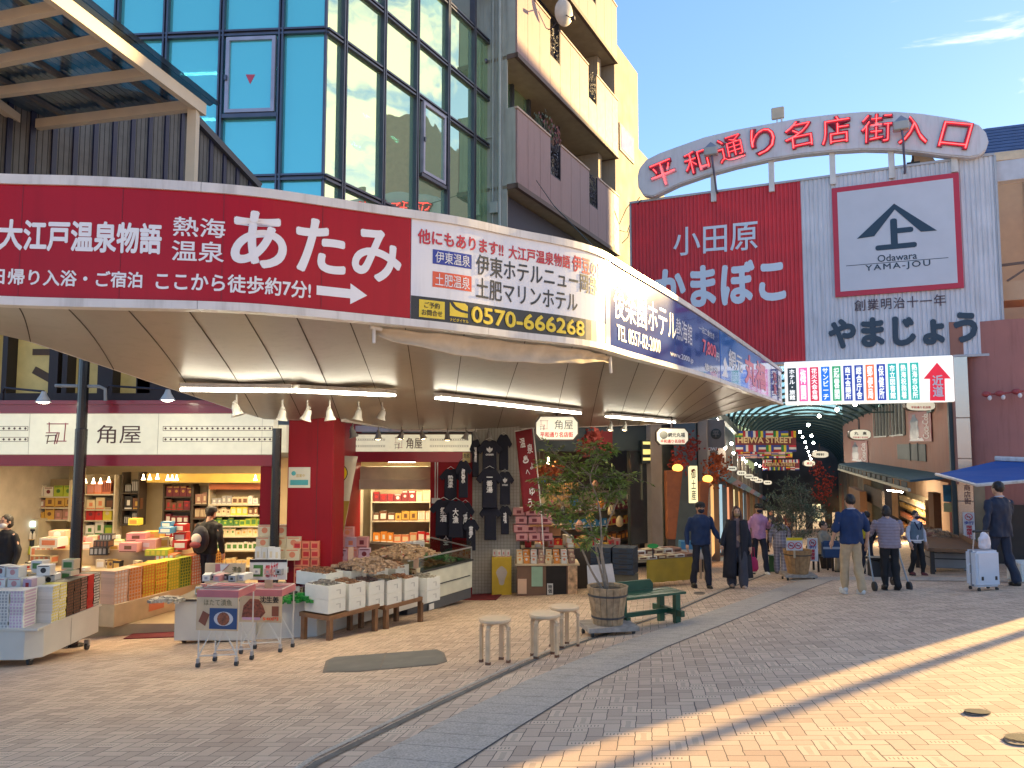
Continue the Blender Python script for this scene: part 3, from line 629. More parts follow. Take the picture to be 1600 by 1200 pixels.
# floors, ceilings and tubes inside
mb = MB()
for z in (zC - st_, zC, zA, zA + st_, zA + 2 * st_): mb.bx(-10, -.3, .2, 7, z - .15, z + .15)
mb.bx(-10, -.3, 3.2, 3.4, rows[0], rows[-1]); mb.build('floor_slab', pm('office_inside', (.42, .45, .44), .8), gb)
tube_m = pm('tube_white', (.9, .9, .85), .5, emit=(1, .92, .75), es=22)
for px0, px1, py in ((282, 342, 116), (355, 430, 113), (300, 345, 188)):
    a = GF1.hit(px0, py, 1.2); b = GF1.hit(px1, py - 2, 1.2); MB().tube([(a[0], 1.2, a[1]), (b[0], 1.2, b[1])], .035, 6).build('ceiling_tube', tube_m, gb)
for px, py in ((557, 227), (573, 182), (617, 217)):
    a = GF2.hit(px, py, .9); p0 = g2(a[0] - .12, .9, a[1]); p1 = g2(a[0] + .15, .9, a[1]); MB().tube([p0, p1], .03, 6).build('ceiling_tube', tube_m, gb)
tri = [GF1.hit(px, py, -.005) for px, py in ((386, 119), (401, 119), (393, 134))]; MB().prism(tri, -.074, -.071).build('fire_access_mark', pm('mark_red', (.5, .06, .1), .5), gb)
mb = MB(); mb.bx(-10, -.3, .16, .2, rows[3] + .2, rows[4] - .1); mb.build('blind', pm('blind_teal', (.25, .45, .5), .8), gb)
# core so that nothing shows through
mb = MB(); mb.bx(-10, -.4, 3.45, 9, -2, rows[-1]); mb.build('core_wall', pm('core', (.3, .34, .34), .8), gb)
mb = MB(); pts = [g2(x, 2.6, 0) for x in (.2, 12)] ; 
for z0, z1 in ((rows[0], rows[-1]),): mb.add([(pts[0][0], pts[0][1], z0), (pts[1][0], pts[1][1], z0), (pts[1][0], pts[1][1], z1), (pts[0][0], pts[0][1], z1)], [(0, 1, 2, 3)])
mb.build('rear_partition', pm('core', (.3, .34, .34), .8), gb)

# ------------------------------------------------------------------ apartment building with panelled balconies
AF = Fr(.14, 20.1, 63.1)
ap = fthing(AF, 'apartment_building', 'tan apartment building with panelled balconies beside the glass office', 'building')
par_m = pm('balcony_panel_tan', (.31, .195, .18), .6, var=.06, grime=.35, scale=9, bump=.08, bscale=60); slab_m = pm('balcony_soffit', (.34, .29, .20), .8); trim_m = pm('balcony_trim_brown', (.13, .085, .065), .6)
cream = pm('cream_wall', (.34, .28, .21), .75, var=.07, scale=1.5, grime=.45); grn = pm('grey_green_wall', (.36, .38, .33), .7, var=.1, scale=2, grime=.5); darkwin = pm('dark_window', (.03, .035, .05), .12, spec=.8)
zb0, zb1 = AF.hit(808, 292)[1], AF.hit(808, 88)[1]; fs_ = zb1 - zb0; ph = AF.hit(807, 165)[1] - zb0
xe = AF.hit(966, 235)[0]
seams_x = [0.0] + [AF.hit(px, 200)[0] for px in (825, 844, 860, 876, 892, 906, 920, 933, 946, 957)] + [xe]
iron = pm('grille_iron', (.03, .025, .035), .5, .4)
rg = random.Random(3)
for fl in range(3):
    zb = zb0 + fl * fs_; mb = MB(); pan = MB()
    for i in range(len(seams_x) - 1):
        a, b = seams_x[i] + .008, seams_x[i + 1] - .008; gr = i in (3, 7)
        pan.bx(a, b, 0, .05, zb + .12, zb + (ph * .48 if gr else ph - .06))
        if gr:
            g_ = MB(); z0, z1 = zb + ph * .50, zb + ph - .05
            for q in range(26):
                c = (rg.uniform(a + .1, b - .1), .03, rg.uniform(z0 + .1, z1 - .1)); r = rg.uniform(.06, .13); t0 = rg.uniform(0, 6)
                g_.tube([(c[0] + r * (1 - .09 * k) * math.cos(t0 + k * .9), .03, c[2] + r * (1 - .09 * k) * math.sin(t0 + k * .9)) for k in range(8)], .014, 4)
            g_.bx(a, a + .03, .01, .05, z0, z1); g_.bx(b - .03, b, .01, .05, z0, z1); g_.bx(a, b, .01, .05, z0 - .03, z0); g_.build('grille', iron, ap)
    pan.build('parapet', par_m, ap)
    mb.bx(-.02, xe + .02, -.03, .08, zb - .02, zb + .115); mb.bx(-.02, -.02 + .001 + .02, -.03, .3, zb - .02, zb + .11); mb.bx(xe - .05, xe + .02, .081, 1.4, zb - .02, zb + .1); mb.build('trim', trim_m, ap)
    mb = MB(); mb.bx(-.03, seams_x[3], -.025, .075, zb + ph - .055, zb + ph); mb.bx(seams_x[4], seams_x[7], -.025, .075, zb + ph - .055, zb + ph); mb.bx(seams_x[8], xe + .02, -.025, .075, zb + ph - .055, zb + ph); mb.build('coping', pm('coping_tan', (.5, .36, .27), .6), ap)
    mb = MB(); mb.bx(0, xe - .05, .081, 1.6, zb, zb + .1); mb.build('balcony_slab', slab_m, ap)
    mb = MB(); mb.bx(-.015, .03, .051, .3, zb + .12, zb + ph); mb.build('side_panel', grn, ap)
    # rear wall of the balcony with its sliding windows
    MB().bx(.05, .9, 1.45, 1.6, zb + .101, zb + fs_).build('rear_wall', cream, ap); MB().bx(5.6, xe, 1.45, 1.6, zb + .101, zb + fs_).build('rear_wall', cream, ap); MB().bx(xe - .9, xe - .55, .45, 1.449, zb + .101, zb + fs_ - .02).build('fin_wall', cream, ap)
    mb = MB(); mb.bx(.9, 5.6, 1.5, 1.58, zb + .101, zb + fs_ - .02); wv = mb.build('sliding_window', darkwin, ap)
    fr_ = MB(); [fr_.bx(x, x + .05, 1.44, 1.499, zb + .101, zb + fs_ - .02) for x in (.95, 2.1, 3.2, 4.4, 5.5)]; fr_.build('frame', pm('alu_frame', (.4, .4, .4), .4, .5), wv)
mb = MB(); mb.bx(.0, .05, .31, 5.5, 1.0, zb0 + 3 * fs_); [mb.bx(-.012, 0, y, y + .03, 1.0, zb0 + 3 * fs_) for y in (.45, .62, .8, 1.0, 1.3)]; mb.build('side_wall', grn, ap)
mb = MB(); mb.bx(.06, xe, 1.62, 5.5, 1.0, zb0 + 3 * fs_); mb.bx(.06, 5.5, .5, 1.4, 1.0, zb0 - .06); mb.build('core_wall', pm('ground_storey', (.06, .06, .08), .6), ap)
mb = MB(); mb.tube([(-.06, .5, 1.2), (-.06, .5, zb0 + 3 * fs_)], .045, 8); mb.tube([(-.05, .72, 1.2), (-.05, .72, zb0 + 3 * fs_)], .025, 6); mb.tube([(-.05, .72, zb0 + 1.5), (-.05, 1.1, zb0 + 1.5)], .02, 5); mb.box((-.1, .65, zb0 - .5), (.1, .22, .3)); mb.build('pipe', pm('pipe_sage', (.38, .42, .38), .5), ap)
mb = MB(); q = AF.hit(765, 88, .9); mb.ell((-.08, .95, zb1 + .05), (.08, .08, .08)); mb.build('door_camera', mull, ap)
# end block past the balconies
zt1 = AF.hit(980, 92, .12)[1]; x9 = AF.hit(998, 250, .12)[0]; x10 = AF.hit(1018, 300, .2)[0]
mb = MB(); mb.bx(xe, x9, .12, 5.5, .5, zt1); mb.build('end_block', cream, ap)
MB().bx(x9 + .002, x10 + 2, .2, 5, .5, AF.hit(1003, 238, .2)[1]).build('lower_block', cream, ap)
r_ = AF.rect(968, 205, 990, 232, .1); z0 = AF.hit(980, 246, .1)[1]; z1 = AF.hit(978, 203, .1)[1]
fo = MB(); fo.bx(r_[0], r_[1], .08, .119, z0, z1); wv = fo.build('window', pm('window_recess', (.28, .2, .13), .6), ap)
MB().bx(r_[0] + .12, r_[1] - .12, .07, .079, z0 + .1, z1 - .1).build('pane', pm('pane_lilac', (.45, .45, .55), .08, spec=.8), wv)
t = fthing(AF, 'satellite_dish', 'round grey satellite dish clamped to a balcony rail', 'satellite dish'); x, z = AF.hit(881, 20, -.45)
d = MB(); d.lathe((0, 0, 0), [(.02, .1), (.15, .085), (.27, .05), (.33, 0), (.315, .0), (.26, .035), (.02, .075)], 20)
do = d.build('dish', pm('dish_grey', (.45, .42, .38), .5), t, smooth='a'); do.data.transform(Matrix.Translation((x, -.45, z)) @ Matrix.Rotation(R(105), 4, 'X') @ Matrix.Rotation(R(-20), 4, 'Y') @ Matrix.Scale(1.15, 4))
d = MB(); d.tube([(x, -.42, z), (x - .05, -.75, z - .3)], .015, 5); d.tube([(x, -.4, z - .05), (x - .1, -.1, z - .45), (x - .1, .0, z - .45)], .02, 6); d.build('arm', iron, t); d = MB(); d.box((x - .05, -.76, z - .28), (.09, .12, .1)); d.build('receiver', iron, t)
for i, (px, py) in enumerate(((843, 165), (852, 178), (860, 190), (868, 205))):
    t = fthing(AF, 'balcony_plant', 'leafy potted plant along the rail of the lower balcony', 'plant', 'plants along the lower balcony rail'); x, z = AF.hit(px, py, .2); zr = zb0 + ph
    mb = MB(); mb.lathe((x, .22, zr - .2), [(.1, 0), (.13, .22)], 8); mb.build('pot', pm('pot_brown', (.12, .06, .04), .7), t)
    mb = MB()
    for k in range(60):
        c = Vector((x + rg.gauss(0, .2), .2 + rg.gauss(0, .08), zr + .25 + rg.gauss(0, .18))); a = rg.uniform(0, 6.3); d1 = Vector((math.cos(a), 0, math.sin(a))) * .09; d2 = Vector((-math.sin(a), .3, math.cos(a))) * .04
        mb.add([c - d1, c - d2, c + d1, c + d2], [(0, 1, 2, 3)])
    mb.build('foliage', pm('plant_%d' % (i % 2), ((.05, .07, .03), (.14, .04, .04))[i % 2], .7, var=.3), t)

# ------------------------------------------------------------------ dark board wall and cream carport roof over the canopy
WF = Fr(-5.77, 9.0, 64.5)
bw = fthing(WF, 'board_wall', 'dark grey board wall with navy battens behind the red advert', 'wall')
poly = [WF.hit(px, py) for px, py in ((-60, 330), (400, 330), (402, 292), (285, 168), (-60, 90))]
gw = pm('board_grey', (.12, .115, .11), .7, var=.2, scale=6); nv = pm('batten_navy', (.014, .016, .05), .5)
MB().prism(poly, 0, .1).build('board_panel', gw, bw)
x = WF.hit(12, 230)[0]; x1_ = WF.hit(400, 300)[0]; bat = MB(); gro = MB(); zlo = poly[0][1]
def topz_at(xx):
    (ax, az), (bx_, bz), (cx, cz_) = poly[4], poly[3], poly[2]
    return az + (bz - az) * (xx - ax) / (bx_ - ax) if xx < bx_ else bz + (cz_ - bz) * (xx - bx_) / (cx - bx_)
pitch = (WF.hit(283, 230)[0] - x) / 9
k = -3
while x + k * pitch < x1_ - .05:
    xx = x + k * pitch
    bat.bx(xx - .03, xx + .03, -.03, -.001, zlo - .5, topz_at(xx) - .02)
    for j in (1, 2, 3): gro.bx(xx + pitch * j / 4 - .003, xx + pitch * j / 4 + .003, -.003, -.0005, zlo - .5, topz_at(min(x1_, xx + pitch * j / 4)) - .03)
    k += 1
bat.build('batten', nv, bw); gro.build('board_joint', pm('joint_black', (.03, .03, .03), .9), bw)
cp = MB(); cp.bar((poly[3][0], -.02, poly[3][1]), (poly[2][0], -.02, poly[2][1]), .14, .1); cp.bar((poly[4][0], -.02, poly[4][1]), (poly[3][0], -.02, poly[3][1]), .14, .1); cp.build('coping', pm('coping_dark', (.06, .06, .07), .5), bw)

cpz = P(303, 165, 8.5).z
cpt = thing('carport_roof', 'cream steel framed shelter roof with corrugated sheets over the canopy corner', 'roof')
crm = pm('steel_cream', (.60, .50, .36), .5, var=.06)
q = lambda px, py, dz=0: PZ(px, py, cpz) + Vector((0, 0, dz))
A_, B_ = q(318, 172), q(40, -38); mb = MB(); mb.bar(A_, B_ + (B_ - A_) * .4, .07, .14); mb.build('edge_beam', crm, cpt)
C_ = q(42, 197); mb = MB(); mb.bar(q(300, 165), C_, .09, .11); mb.build('back_beam', crm, cpt)
D_ = q(-60, 122); mb = MB(); mb.bar(C_, D_ + (D_ - C_), .09, .1); mb.build('left_beam', crm, cpt)
for (ax, ay), (bx_, by) in (((232, 114), (-90, 156)), ((163, 62), (-90, 114)), ((95, 10), (-120, 55)), ((40, -36), (-150, 0))):
    mb = MB(); mb.bar(q(ax, ay), q(bx_, by), .075, .1); mb.build('rafter', crm, cpt)
sheet = glass_mat('roof_sheet_blue', (.10, .14, .17), (.30, .38, .44), .45, .35)
u_ = (B_ - A_).normalized(); v_ = (C_ - A_).normalized(); mb = MB(); L1 = (B_ - A_).length * 1.5; L2 = 4.2; n = 90; vs = []
for i in range(n + 1):
    w_ = -.12 + L2 * i / n
    for l in (-.16, L1): vs.append(A_ + u_ * l + v_ * w_ + Vector((0, 0, .13 + .012 * math.cos(i * math.pi))))
mb.add(vs, [(2 * i, 2 * i + 1, 2 * i + 3, 2 * i + 2) for i in range(n)]); mb.build('corrugated_sheet', sheet, cpt)
mb = MB()
for w_ in (.45, 1.15, 1.85, 2.6, 3.3): mb.bar(A_ + v_ * w_ + Vector((0, 0, .085)) + u_ * .02, A_ + u_ * L1 + v_ * w_ + Vector((0, 0, .085)), .06, .05)
mb.build('purlin', pm('purlin_dark', (.10, .10, .10), .6), cpt)
pb = q(303, 165); mb = MB(); mb.bx(pb.x - .05, pb.x + .05, pb.y - .05, pb.y + .05, P(303, 284, 8.5).z - .35, pb.z - .03); mb.build('post', crm, cpt); mb = MB(); mb.bx(pb.x - .1, pb.x + .1, pb.y - .1, pb.y + .1, P(303, 284, 8.5).z - .37, P(303, 284, 8.5).z - .33); mb.build('base_plate', crm, cpt)

# ------------------------------------------------------------------ souvenir shop: front, signs, inside
FA = Fr(0, 12.0); FB = Fr(0, 17.0)
shop_red = pm('shop_red', (.25, .004, .010), .5, grime=.3, var=.1, scale=1.2, spec=.25); shop_red2 = pm('shop_red_band', (.33, .02, .035), .3, var=.08, scale=1.2, coat=.3)
lit_cream = pm('sign_lit_cream', (.6, .57, .42), .4, emit=(1, .90, .62), es=.17)
ZF = -1.50; ZCE = CZ - .20
wall_in = pm('shop_inside_wall', (.45, .38, .25), .8, var=.06); floor_in = pm('shop_floor', (.50, .40, .24), .4, var=.08)
sh = fthing(FA, 'souvenir_shop', 'red fronted souvenir shop with open front under the canopy', 'shop')
mb = MB(); mb.bx(-10, -3.55, .72, 5.6, ZF - .5, ZF); mb.build('floor_slab', floor_in, sh)
mb = MB(); mb.bx(-10, -3.5, .35, 5.6, ZCE, ZCE + .1); mb.build('ceiling_panel', pm('shop_ceiling', (.55, .48, .36), .7), sh)
mb = MB(); mb.bx(-10, -3.5, 5.45, 5.6, ZF, ZCE); mb.build('rear_wall', wall_in, sh)
mb = MB(); mb.bx(-10.1, -10, 0, 5.6, ZF, ZCE); mb.build('left_wall', pm('shop_left_wall', (.42, .40, .36), .7), sh)
mb = MB(); mb.bx(-3.56, -3.44, .72, 5.6, ZF, ZCE + .8); mb.build('right_wall', shop_red, sh)
x0, x1, z0, z1 = FA.rect(-90, 711, 428, 728); mb = MB(); mb.bx(-10, x1, -.05, .35, z0, z1); mb.build('lower_band', shop_red2, sh)
x0, x1, z0, z1u = FA.rect(-90, 626, 428, 645.5); mb = MB(); mb.bx(-10, x1, -.05, .3, z0, z1u - .06); mb.bx(-10, x1, -.09, .3, z1u - .06, z1u); mb.build('upper_band', shop_red2, sh)
x0, x1, z0, z1 = FA.rect(406, 729, 425, 940); mb = MB(); mb.bx(x0, x1, -.04, .3, -1.75, CZ + (695 - 728) / 100 + 0.0); mb.build('door_jamb', shop_red, sh)
x0, x1, z0, z1 = FA.rect(450, 657, 521, 900, -.05); mb = MB(); mb.bx(x0, x1, -.1, .7, -1.7, CZ + .52); mb.build('corner_column', shop_red, sh, bevel=.01)
mb = MB(); mb.bx(x0 + .45, x0 + .455, -.104, -.1001, -1.6, CZ + .4); mb.build('panel_joint', pm('joint_black', (.03, .03, .03), .9), sh)
# storey over the sign with lit windows
zc0 = z1u + .001; up = MB(); up.bx(-10, -3.5, .05, .3, zc0, zc0 + .12); up.bx(-10, -3.5, .05, .3, zc0 + 1.15, zc0 + 2.2)
for px, w_ in ((-40, .3), (2, .08), (79, .14), (97, .08), (161, .24), (222, .2), (260, 1.0)):
    xx = FA.hit(px, 600)[0]; up.bx(xx - w_ / 2, xx + w_ / 2, .05, .3, zc0 + .12, zc0 + 1.15)
up.build('upper_wall', pm('upper_dark', (.03, .02, .02), .6), sh)
lw = pm('lit_room_yellow', (.5, .4, .15), .6, var=.25, scale=3, emit=(1, .72, .25), es=.04); xx = FA.hit(-60, 600)[0]
MB().bx(-9.9, FA.hit(222, 600)[0], .31, .35, zc0 + .12, zc0 + 1.2).build('upper_window', lw, sh)
fr_ = MB(); fr_.bx(FA.hit(30, 600)[0], FA.hit(66, 600)[0], .29, .309, zc0 + .75, zc0 + .85); fr_.bar((FA.hit(35, 580)[0], .29, FA.hit(35, 575)[1]), (FA.hit(66, 592)[0], .29, FA.hit(66, 592)[1]), .02, .12); fr_.build('upper_shelf', pm('shelf_dark', (.12, .07, .04), .7), sh)
pos_ = thing('poster', 'small pale poster with a blue wave on the red corner column', 'poster', FA.o, 0); x0, x1, z0, z1 = FA.rect(451, 730, 485, 762, -.1)
MB().bx(x0, x1, -.112, -.105, z0, z1).build('sheet', pm('poster_cream', (.62, .58, .46), .6), pos_); MB().bx(x0 + .03, x1 - .03, -.116, -.1125, z0 + .04, z0 + .12).build('wave_band', pm('poster_teal', (.06, .32, .33), .6), pos_); text('営業中', x0 + .12, x1 - .08, z0 + .16, z0 + .21, pm('poster_orange', (.5, .35, .1), .6), pos_, y=-.115); MB().ell((x0 + .08, -.115, z0 + .22), (.035, .004, .035)).build('mascot_dot', pm('poster_teal', (.06, .32, .33)), pos_)

def shop_logo(par, x0, x1, z0, z1, y):
    f = lambda u, v: (x0 + (x1 - x0) * u, y, z0 + (z1 - z0) * v); r = (x1 - x0) * .022
    a = MB(); [a.tube([f(*p) for p in s_], r, 5) for s_ in (((.02, .93), (1, .93)), ((.12, 1), (.14, .55)), ((.88, .97), (.84, .12)), ((.4, .14), (.95, .14)), ((0, .52), (.62, .52)), ((.52, .55), (.4, 0)), ((.6, .5), (.5, .02)))]
    o = a.build('logo', pm('logo_red', (.30, .015, .05), .4), par)
    a = MB(); [a.tube([f(*p) for p in s_], r, 5) for s_ in (((-.02, .38), (.5, .42)), ((.12, .42), (.06, .02)), ((.05, .13), (.48, .15)), ((.45, .42), (.42, .1)))]
    a.build('logo_mark', ink_br, par)
def pattern(par, x0, x1, z0, z1, y):
    a = MB(); n = max(3, int((x1 - x0) / ((z1 - z0) * 1.15))); h = z1 - z0; t = h * .1
    a.bx(x0, x1, y - .003, y, z0, z0 + t); a.bx(x0, x1, y - .003, y, z1 - t, z1); a.bx(x0, x0 + t, y - .003, y, z0 + t, z1 - t); a.bx(x1 - t, x1, y - .003, y, z0 + t, z1 - t)
    for i in range(n):
        c = x0 + (i + .5) * (x1 - x0) / n; r = h * .3; m = (z0 + z1) / 2; a.prism([(c - r, m), (c, m - r), (c + r, m), (c, m + r)], y - .003, y)
    a.build('ornament', ink_br, par)
s1 = fthing(FA, 'shop_sign', 'long backlit cream shop sign with logo between two red bands', 'sign')
x0, x1, z0, z1 = FA.rect(-90, 646.5, 428, 710)
zz = FA.rect(0, 646.5, 10, 710); MB().bx(-10, x1, -.03, .2, zz[2], zz[3]).build('panel', lit_cream, s1)
shop_logo(s1, *FA.rect(74, 660, 108, 694), -.034); text('角屋', *FA.rect(153, 664, 222, 693), ink_br, s1, y=-.034, bold=0.0)
for a_, b_ in ((-90, 46), (256, 427)):
    for y0, y1 in ((666, 673), (683, 690)): pattern(s1, *FA.rect(a_, y0, b_, y1), -.031)
mb = MB()
for px in (47, 248, 410): mb.bx(FA.hit(px, 680)[0], FA.hit(px, 680)[0] + .006, -.032, -.0301, zz[2], zz[3])
mb.build('joint', pm('joint_grey', (.5, .46, .35), .6), s1)
s2 = fthing(FA, 'shop_sign', 'narrow backlit cream panel left of the red corner column', 'sign'); r_ = FA.rect(436, 664, 449, 707, .25); MB().bx(r_[0], r_[1], .2, .4, r_[2], r_[3]).build('panel', lit_cream, s2)
s3 = fthing(FB, 'shop_sign', 'smaller backlit cream shop sign over the recessed doorway', 'sign'); r_ = FB.rect(519, 679, 736, 705.5); MB().bx(r_[0], r_[1], -.03, .2, r_[2], r_[3]).build('panel', lit_cream, s3)
shop_logo(s3, *FB.rect(617, 683, 630, 702), -.034); text('角屋', *FB.rect(635, 684, 660, 701), ink_br, s3, y=-.034)
for a_, b_ in ((523, 602), (672, 732)):
    for y0, y1 in ((685.5, 688.5), (695.5, 698.5)): pattern(s3, *FB.rect(a_, y0, b_, y1), -.031)
mb = MB(); mb.bx(r_[0], r_[1], -.035, .1, r_[3], r_[3] + .035); mb.build('trim', trim_m, s3)

sb = fthing(FB, 'recessed_shop', 'recessed red shop doorway with lit shelves under the smaller sign', 'shop')
ZB2 = G(-2, 17) + .02
x0, x1, z0, z1 = FB.rect(519, 706, 737, 722); mb = MB(); mb.bx(x0, x1, -.05, .25, z0, z1 + .0); mb.build('red_band', shop_red2, sb)
hdr = z0; r_ = FB.rect(672, 722, 692, 940); mb = MB(); mb.bx(r_[0], FB.hit(738, 800)[0], -.02, .25, ZB2, z0 - .001); mb.build('red_wall', shop_red, sb)
x0 = FB.hit(738, 800)[0]; x1 = FB.hit(812, 800)[0]; mb = MB(); mb.bx(x0, x1, 0, .2, ZB2, CZ + .55); mb.build('tiled_wall', pm('wall_grey_tile', (.36, .34, .29), .5, var=.08, scale=12), sb)
gr = MB(); k = 0
for i in range(16): xx = x0 + (x1 - x0) * i / 15; gr.bx(xx - .004, xx + .004, -.004, -.0002, ZB2, CZ + .5)
for i in range(40): zz_ = ZB2 + i * .07; gr.bx(x0, x1, -.004, -.0003, zz_, zz_ + .006)
gr.build('wire_grid', pm('grid_dark', (.2, .19, .16), .6), sb)
x0 = FB.hit(519, 800)[0]; x1 = FB.hit(672, 800)[0]
mb = MB(); mb.bx(x0 - .6, x1 + .3, 2.0, 2.15, ZB2 - .2, CZ); mb.build('rear_wall', wall_in, sb); mb = MB(); mb.bx(x0 - .6, x1 + .3, .26, 2.0, hdr + .02, hdr + .1); mb.build('ceiling_panel', pm('shop_ceiling', (.55, .48, .36)), sb)
mb = MB(); mb.bx(x0 - .7, x0 - .6, 0.26, 2.1, ZB2 - .2, CZ); mb.bx(x1 + .3, x1 + .4, .26, 2.1, ZB2 - .2, CZ); mb.build('side_wall', wall_in, sb)
mb = MB(); r_ = FB.rect(548, 723, 672, 758); mb.bx(r_[0], r_[1], .5, .6, r_[2], r_[3] - .1); mb.bx(r_[0], r_[1], .4, .49, r_[2] - .12, r_[2] + .1); mb.build('shutter_box', pm('shutter_cream', (.50, .43, .30), .6), sb)
mb = MB(); mb.bx(FB.hit(520, 670)[0], FB.hit(745, 670)[0], -.1, .3, FB.hit(600, 678)[1] + .05, CZ + .42); mb.build('header_beam', white_al, sb)
mb = MB(); xx = FB.hit(680, 780)[0]; mb.tube([(xx, -.05, hdr), (xx, -.05, FB.hit(680, 785)[1])], .012, 5); mb.tube([(xx + .05, -.05, hdr), (xx + .05, -.05, FB.hit(680, 785)[1])], .012, 5); mb.bx(xx - .07, xx + .1, -.07, -.04, FB.hit(680, 786)[1], FB.hit(680, 778)[1]); mb.build('shutter_cord', white_al, sb)
t = fthing(FB, 'notice_plate', 'small yellow notice plate at the end of the red band', 'sign'); r_ = FB.rect(723, 707, 735, 723, -.06); MB().bx(r_[0], r_[1], -.075, -.06, r_[2], r_[3]).build('plate', pm('plate_yellow', (.62, .5, .2), .5), t); text('免税', r_[0] + .02, r_[1] - .02, r_[2] + .1, r_[3] - .02, ink_k, t, y=-.078)

# ------------------------------------------------------------------ next shops along the street edge (left side of the arcade mouth)
FC = Fr(-.5, 16.9, math.degrees(math.atan2(4.5, 5.1)))
rs = fthing(FC, 'row_shop', 'dim open fronted gift shop behind the bushy street tree', 'shop')
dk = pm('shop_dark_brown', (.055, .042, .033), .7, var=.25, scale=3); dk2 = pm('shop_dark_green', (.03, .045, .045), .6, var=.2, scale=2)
XE = FC.hit(1058, 700)[0]; zg = G(2, 19) - .35
def bxz(mb, px0, px1, py0, py1, y0, y1):
    a = FC.hit(px0, (py0 + py1) / 2, y0)[0]; b = FC.hit(px1, (py0 + py1) / 2, y0)[0]; xm_ = (px0 + px1) / 2; mb.bx(a, b, y0, y1, FC.hit(xm_, py1, y0)[1], FC.hit(xm_, py0, y0)[1])
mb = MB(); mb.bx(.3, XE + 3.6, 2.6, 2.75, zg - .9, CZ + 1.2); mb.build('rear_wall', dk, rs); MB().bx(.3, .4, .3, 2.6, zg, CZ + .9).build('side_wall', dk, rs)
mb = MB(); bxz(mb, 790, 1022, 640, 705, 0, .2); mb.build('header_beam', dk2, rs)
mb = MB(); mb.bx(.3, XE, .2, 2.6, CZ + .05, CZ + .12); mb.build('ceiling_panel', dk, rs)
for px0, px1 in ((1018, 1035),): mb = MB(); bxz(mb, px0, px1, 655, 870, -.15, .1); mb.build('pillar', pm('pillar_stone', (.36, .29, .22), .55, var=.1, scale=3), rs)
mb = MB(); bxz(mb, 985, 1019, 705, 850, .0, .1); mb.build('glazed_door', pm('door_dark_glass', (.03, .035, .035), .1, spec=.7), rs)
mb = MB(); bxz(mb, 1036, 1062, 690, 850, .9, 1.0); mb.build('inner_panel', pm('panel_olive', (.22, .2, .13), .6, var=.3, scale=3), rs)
t = fthing(FC, 'shop_curtain', 'short red cloth shop curtain hung under the dark header', 'curtain'); mb = MB(); bxz(mb, 918, 957, 674, 708, -.06, -.03); mb.build('cloth', pm('noren_red', (.22, .02, .02), .9, var=.15), t)
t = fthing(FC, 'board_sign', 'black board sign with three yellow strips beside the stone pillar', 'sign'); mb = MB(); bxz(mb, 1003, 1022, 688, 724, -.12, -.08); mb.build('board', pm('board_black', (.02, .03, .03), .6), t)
for y0, y1 in ((690, 694.5), (702, 710), (715, 719.5)): mb = MB(); bxz(mb, 1005, 1020, y0, y1, -.13, -.121); mb.build('strip', pm('strip_yellow', (.6, .48, .14), .5, emit=(1, .8, .25), es=.3), t)

# ------------------------------------------------------------------ covered arcade
UA = Vector((.341, .940, 0)).normalized(); UD = math.degrees(math.atan2(UA.y, UA.x))
LF = Fr(5.75, 21.6, UD); RF = Fr(10.75, 19.3, UD)
# left row of shops
arc = fthing(LF, 'arcade_row', 'dark row of small shops down the left side of the covered arcade', 'building')
mb = MB(); mb.bx(0, 60, .6, 1.2, -9, CZ + 1.0); mb.build('upper_wall', pm('arcade_wall', (.10, .13, .135), .7, var=.3, scale=1.5), arc)
rg = random.Random(11)
for i in range(12):
    x = .6 + i * 3.2; z = G(LF.w(x, 0, 0).x, LF.w(x, 0, 0).y)
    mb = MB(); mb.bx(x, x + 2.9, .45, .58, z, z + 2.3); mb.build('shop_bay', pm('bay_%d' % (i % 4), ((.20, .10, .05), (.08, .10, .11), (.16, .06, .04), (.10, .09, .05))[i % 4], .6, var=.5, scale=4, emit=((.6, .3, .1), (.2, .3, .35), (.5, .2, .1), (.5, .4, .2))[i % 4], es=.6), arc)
    mb = MB(); mb.bx(x - .25, x - .02, .3, .6, z, z + 4.2); mb.build('pilaster', pm('pilaster', (.16, .13, .11), .6), arc)
    mb = MB(); mb.add([(x, -.3, z + 2.35), (x + 2.9, -.3, z + 2.35), (x + 2.9, .6, z + 2.9), (x, .6, z + 2.9)], [(0, 1, 2, 3)]); mb.build('awning', pm('aw_%d' % (i % 3), ((.02, .07, .07), (.12, .03, .03), (.03, .05, .10))[i % 3], .8), arc)
RN = Fr(10.75, 18.75, math.degrees(math.atan2(-.95, -.30)))
arr = fthing(RN, 'corner_shop_building', 'terracotta walled shop building on the right side of the arcade', 'building')
terr = pm('terracotta_wall', (.30, .14, .10), .7, var=.1, scale=2, grime=.4)
def nbx(mb, fr, px0, py0, px1, py1, y0, y1):
    a, b = fr.hit(px0, (py0 + py1) / 2, y0)[0], fr.hit(px1, (py0 + py1) / 2, y0)[0]; xm_ = (px0 + px1) / 2
    return mb.bx(a, b, y0, y1, fr.hit(xm_, py1, y0)[1], fr.hit(xm_, py0, y0)[1])
xd = RN.hit(1318, 700)[0]
mb = MB(); mb.bx(xd, .1, 0, .3, CZ - .95, CZ + 3); mb.build('upper_wall', terr, arr)
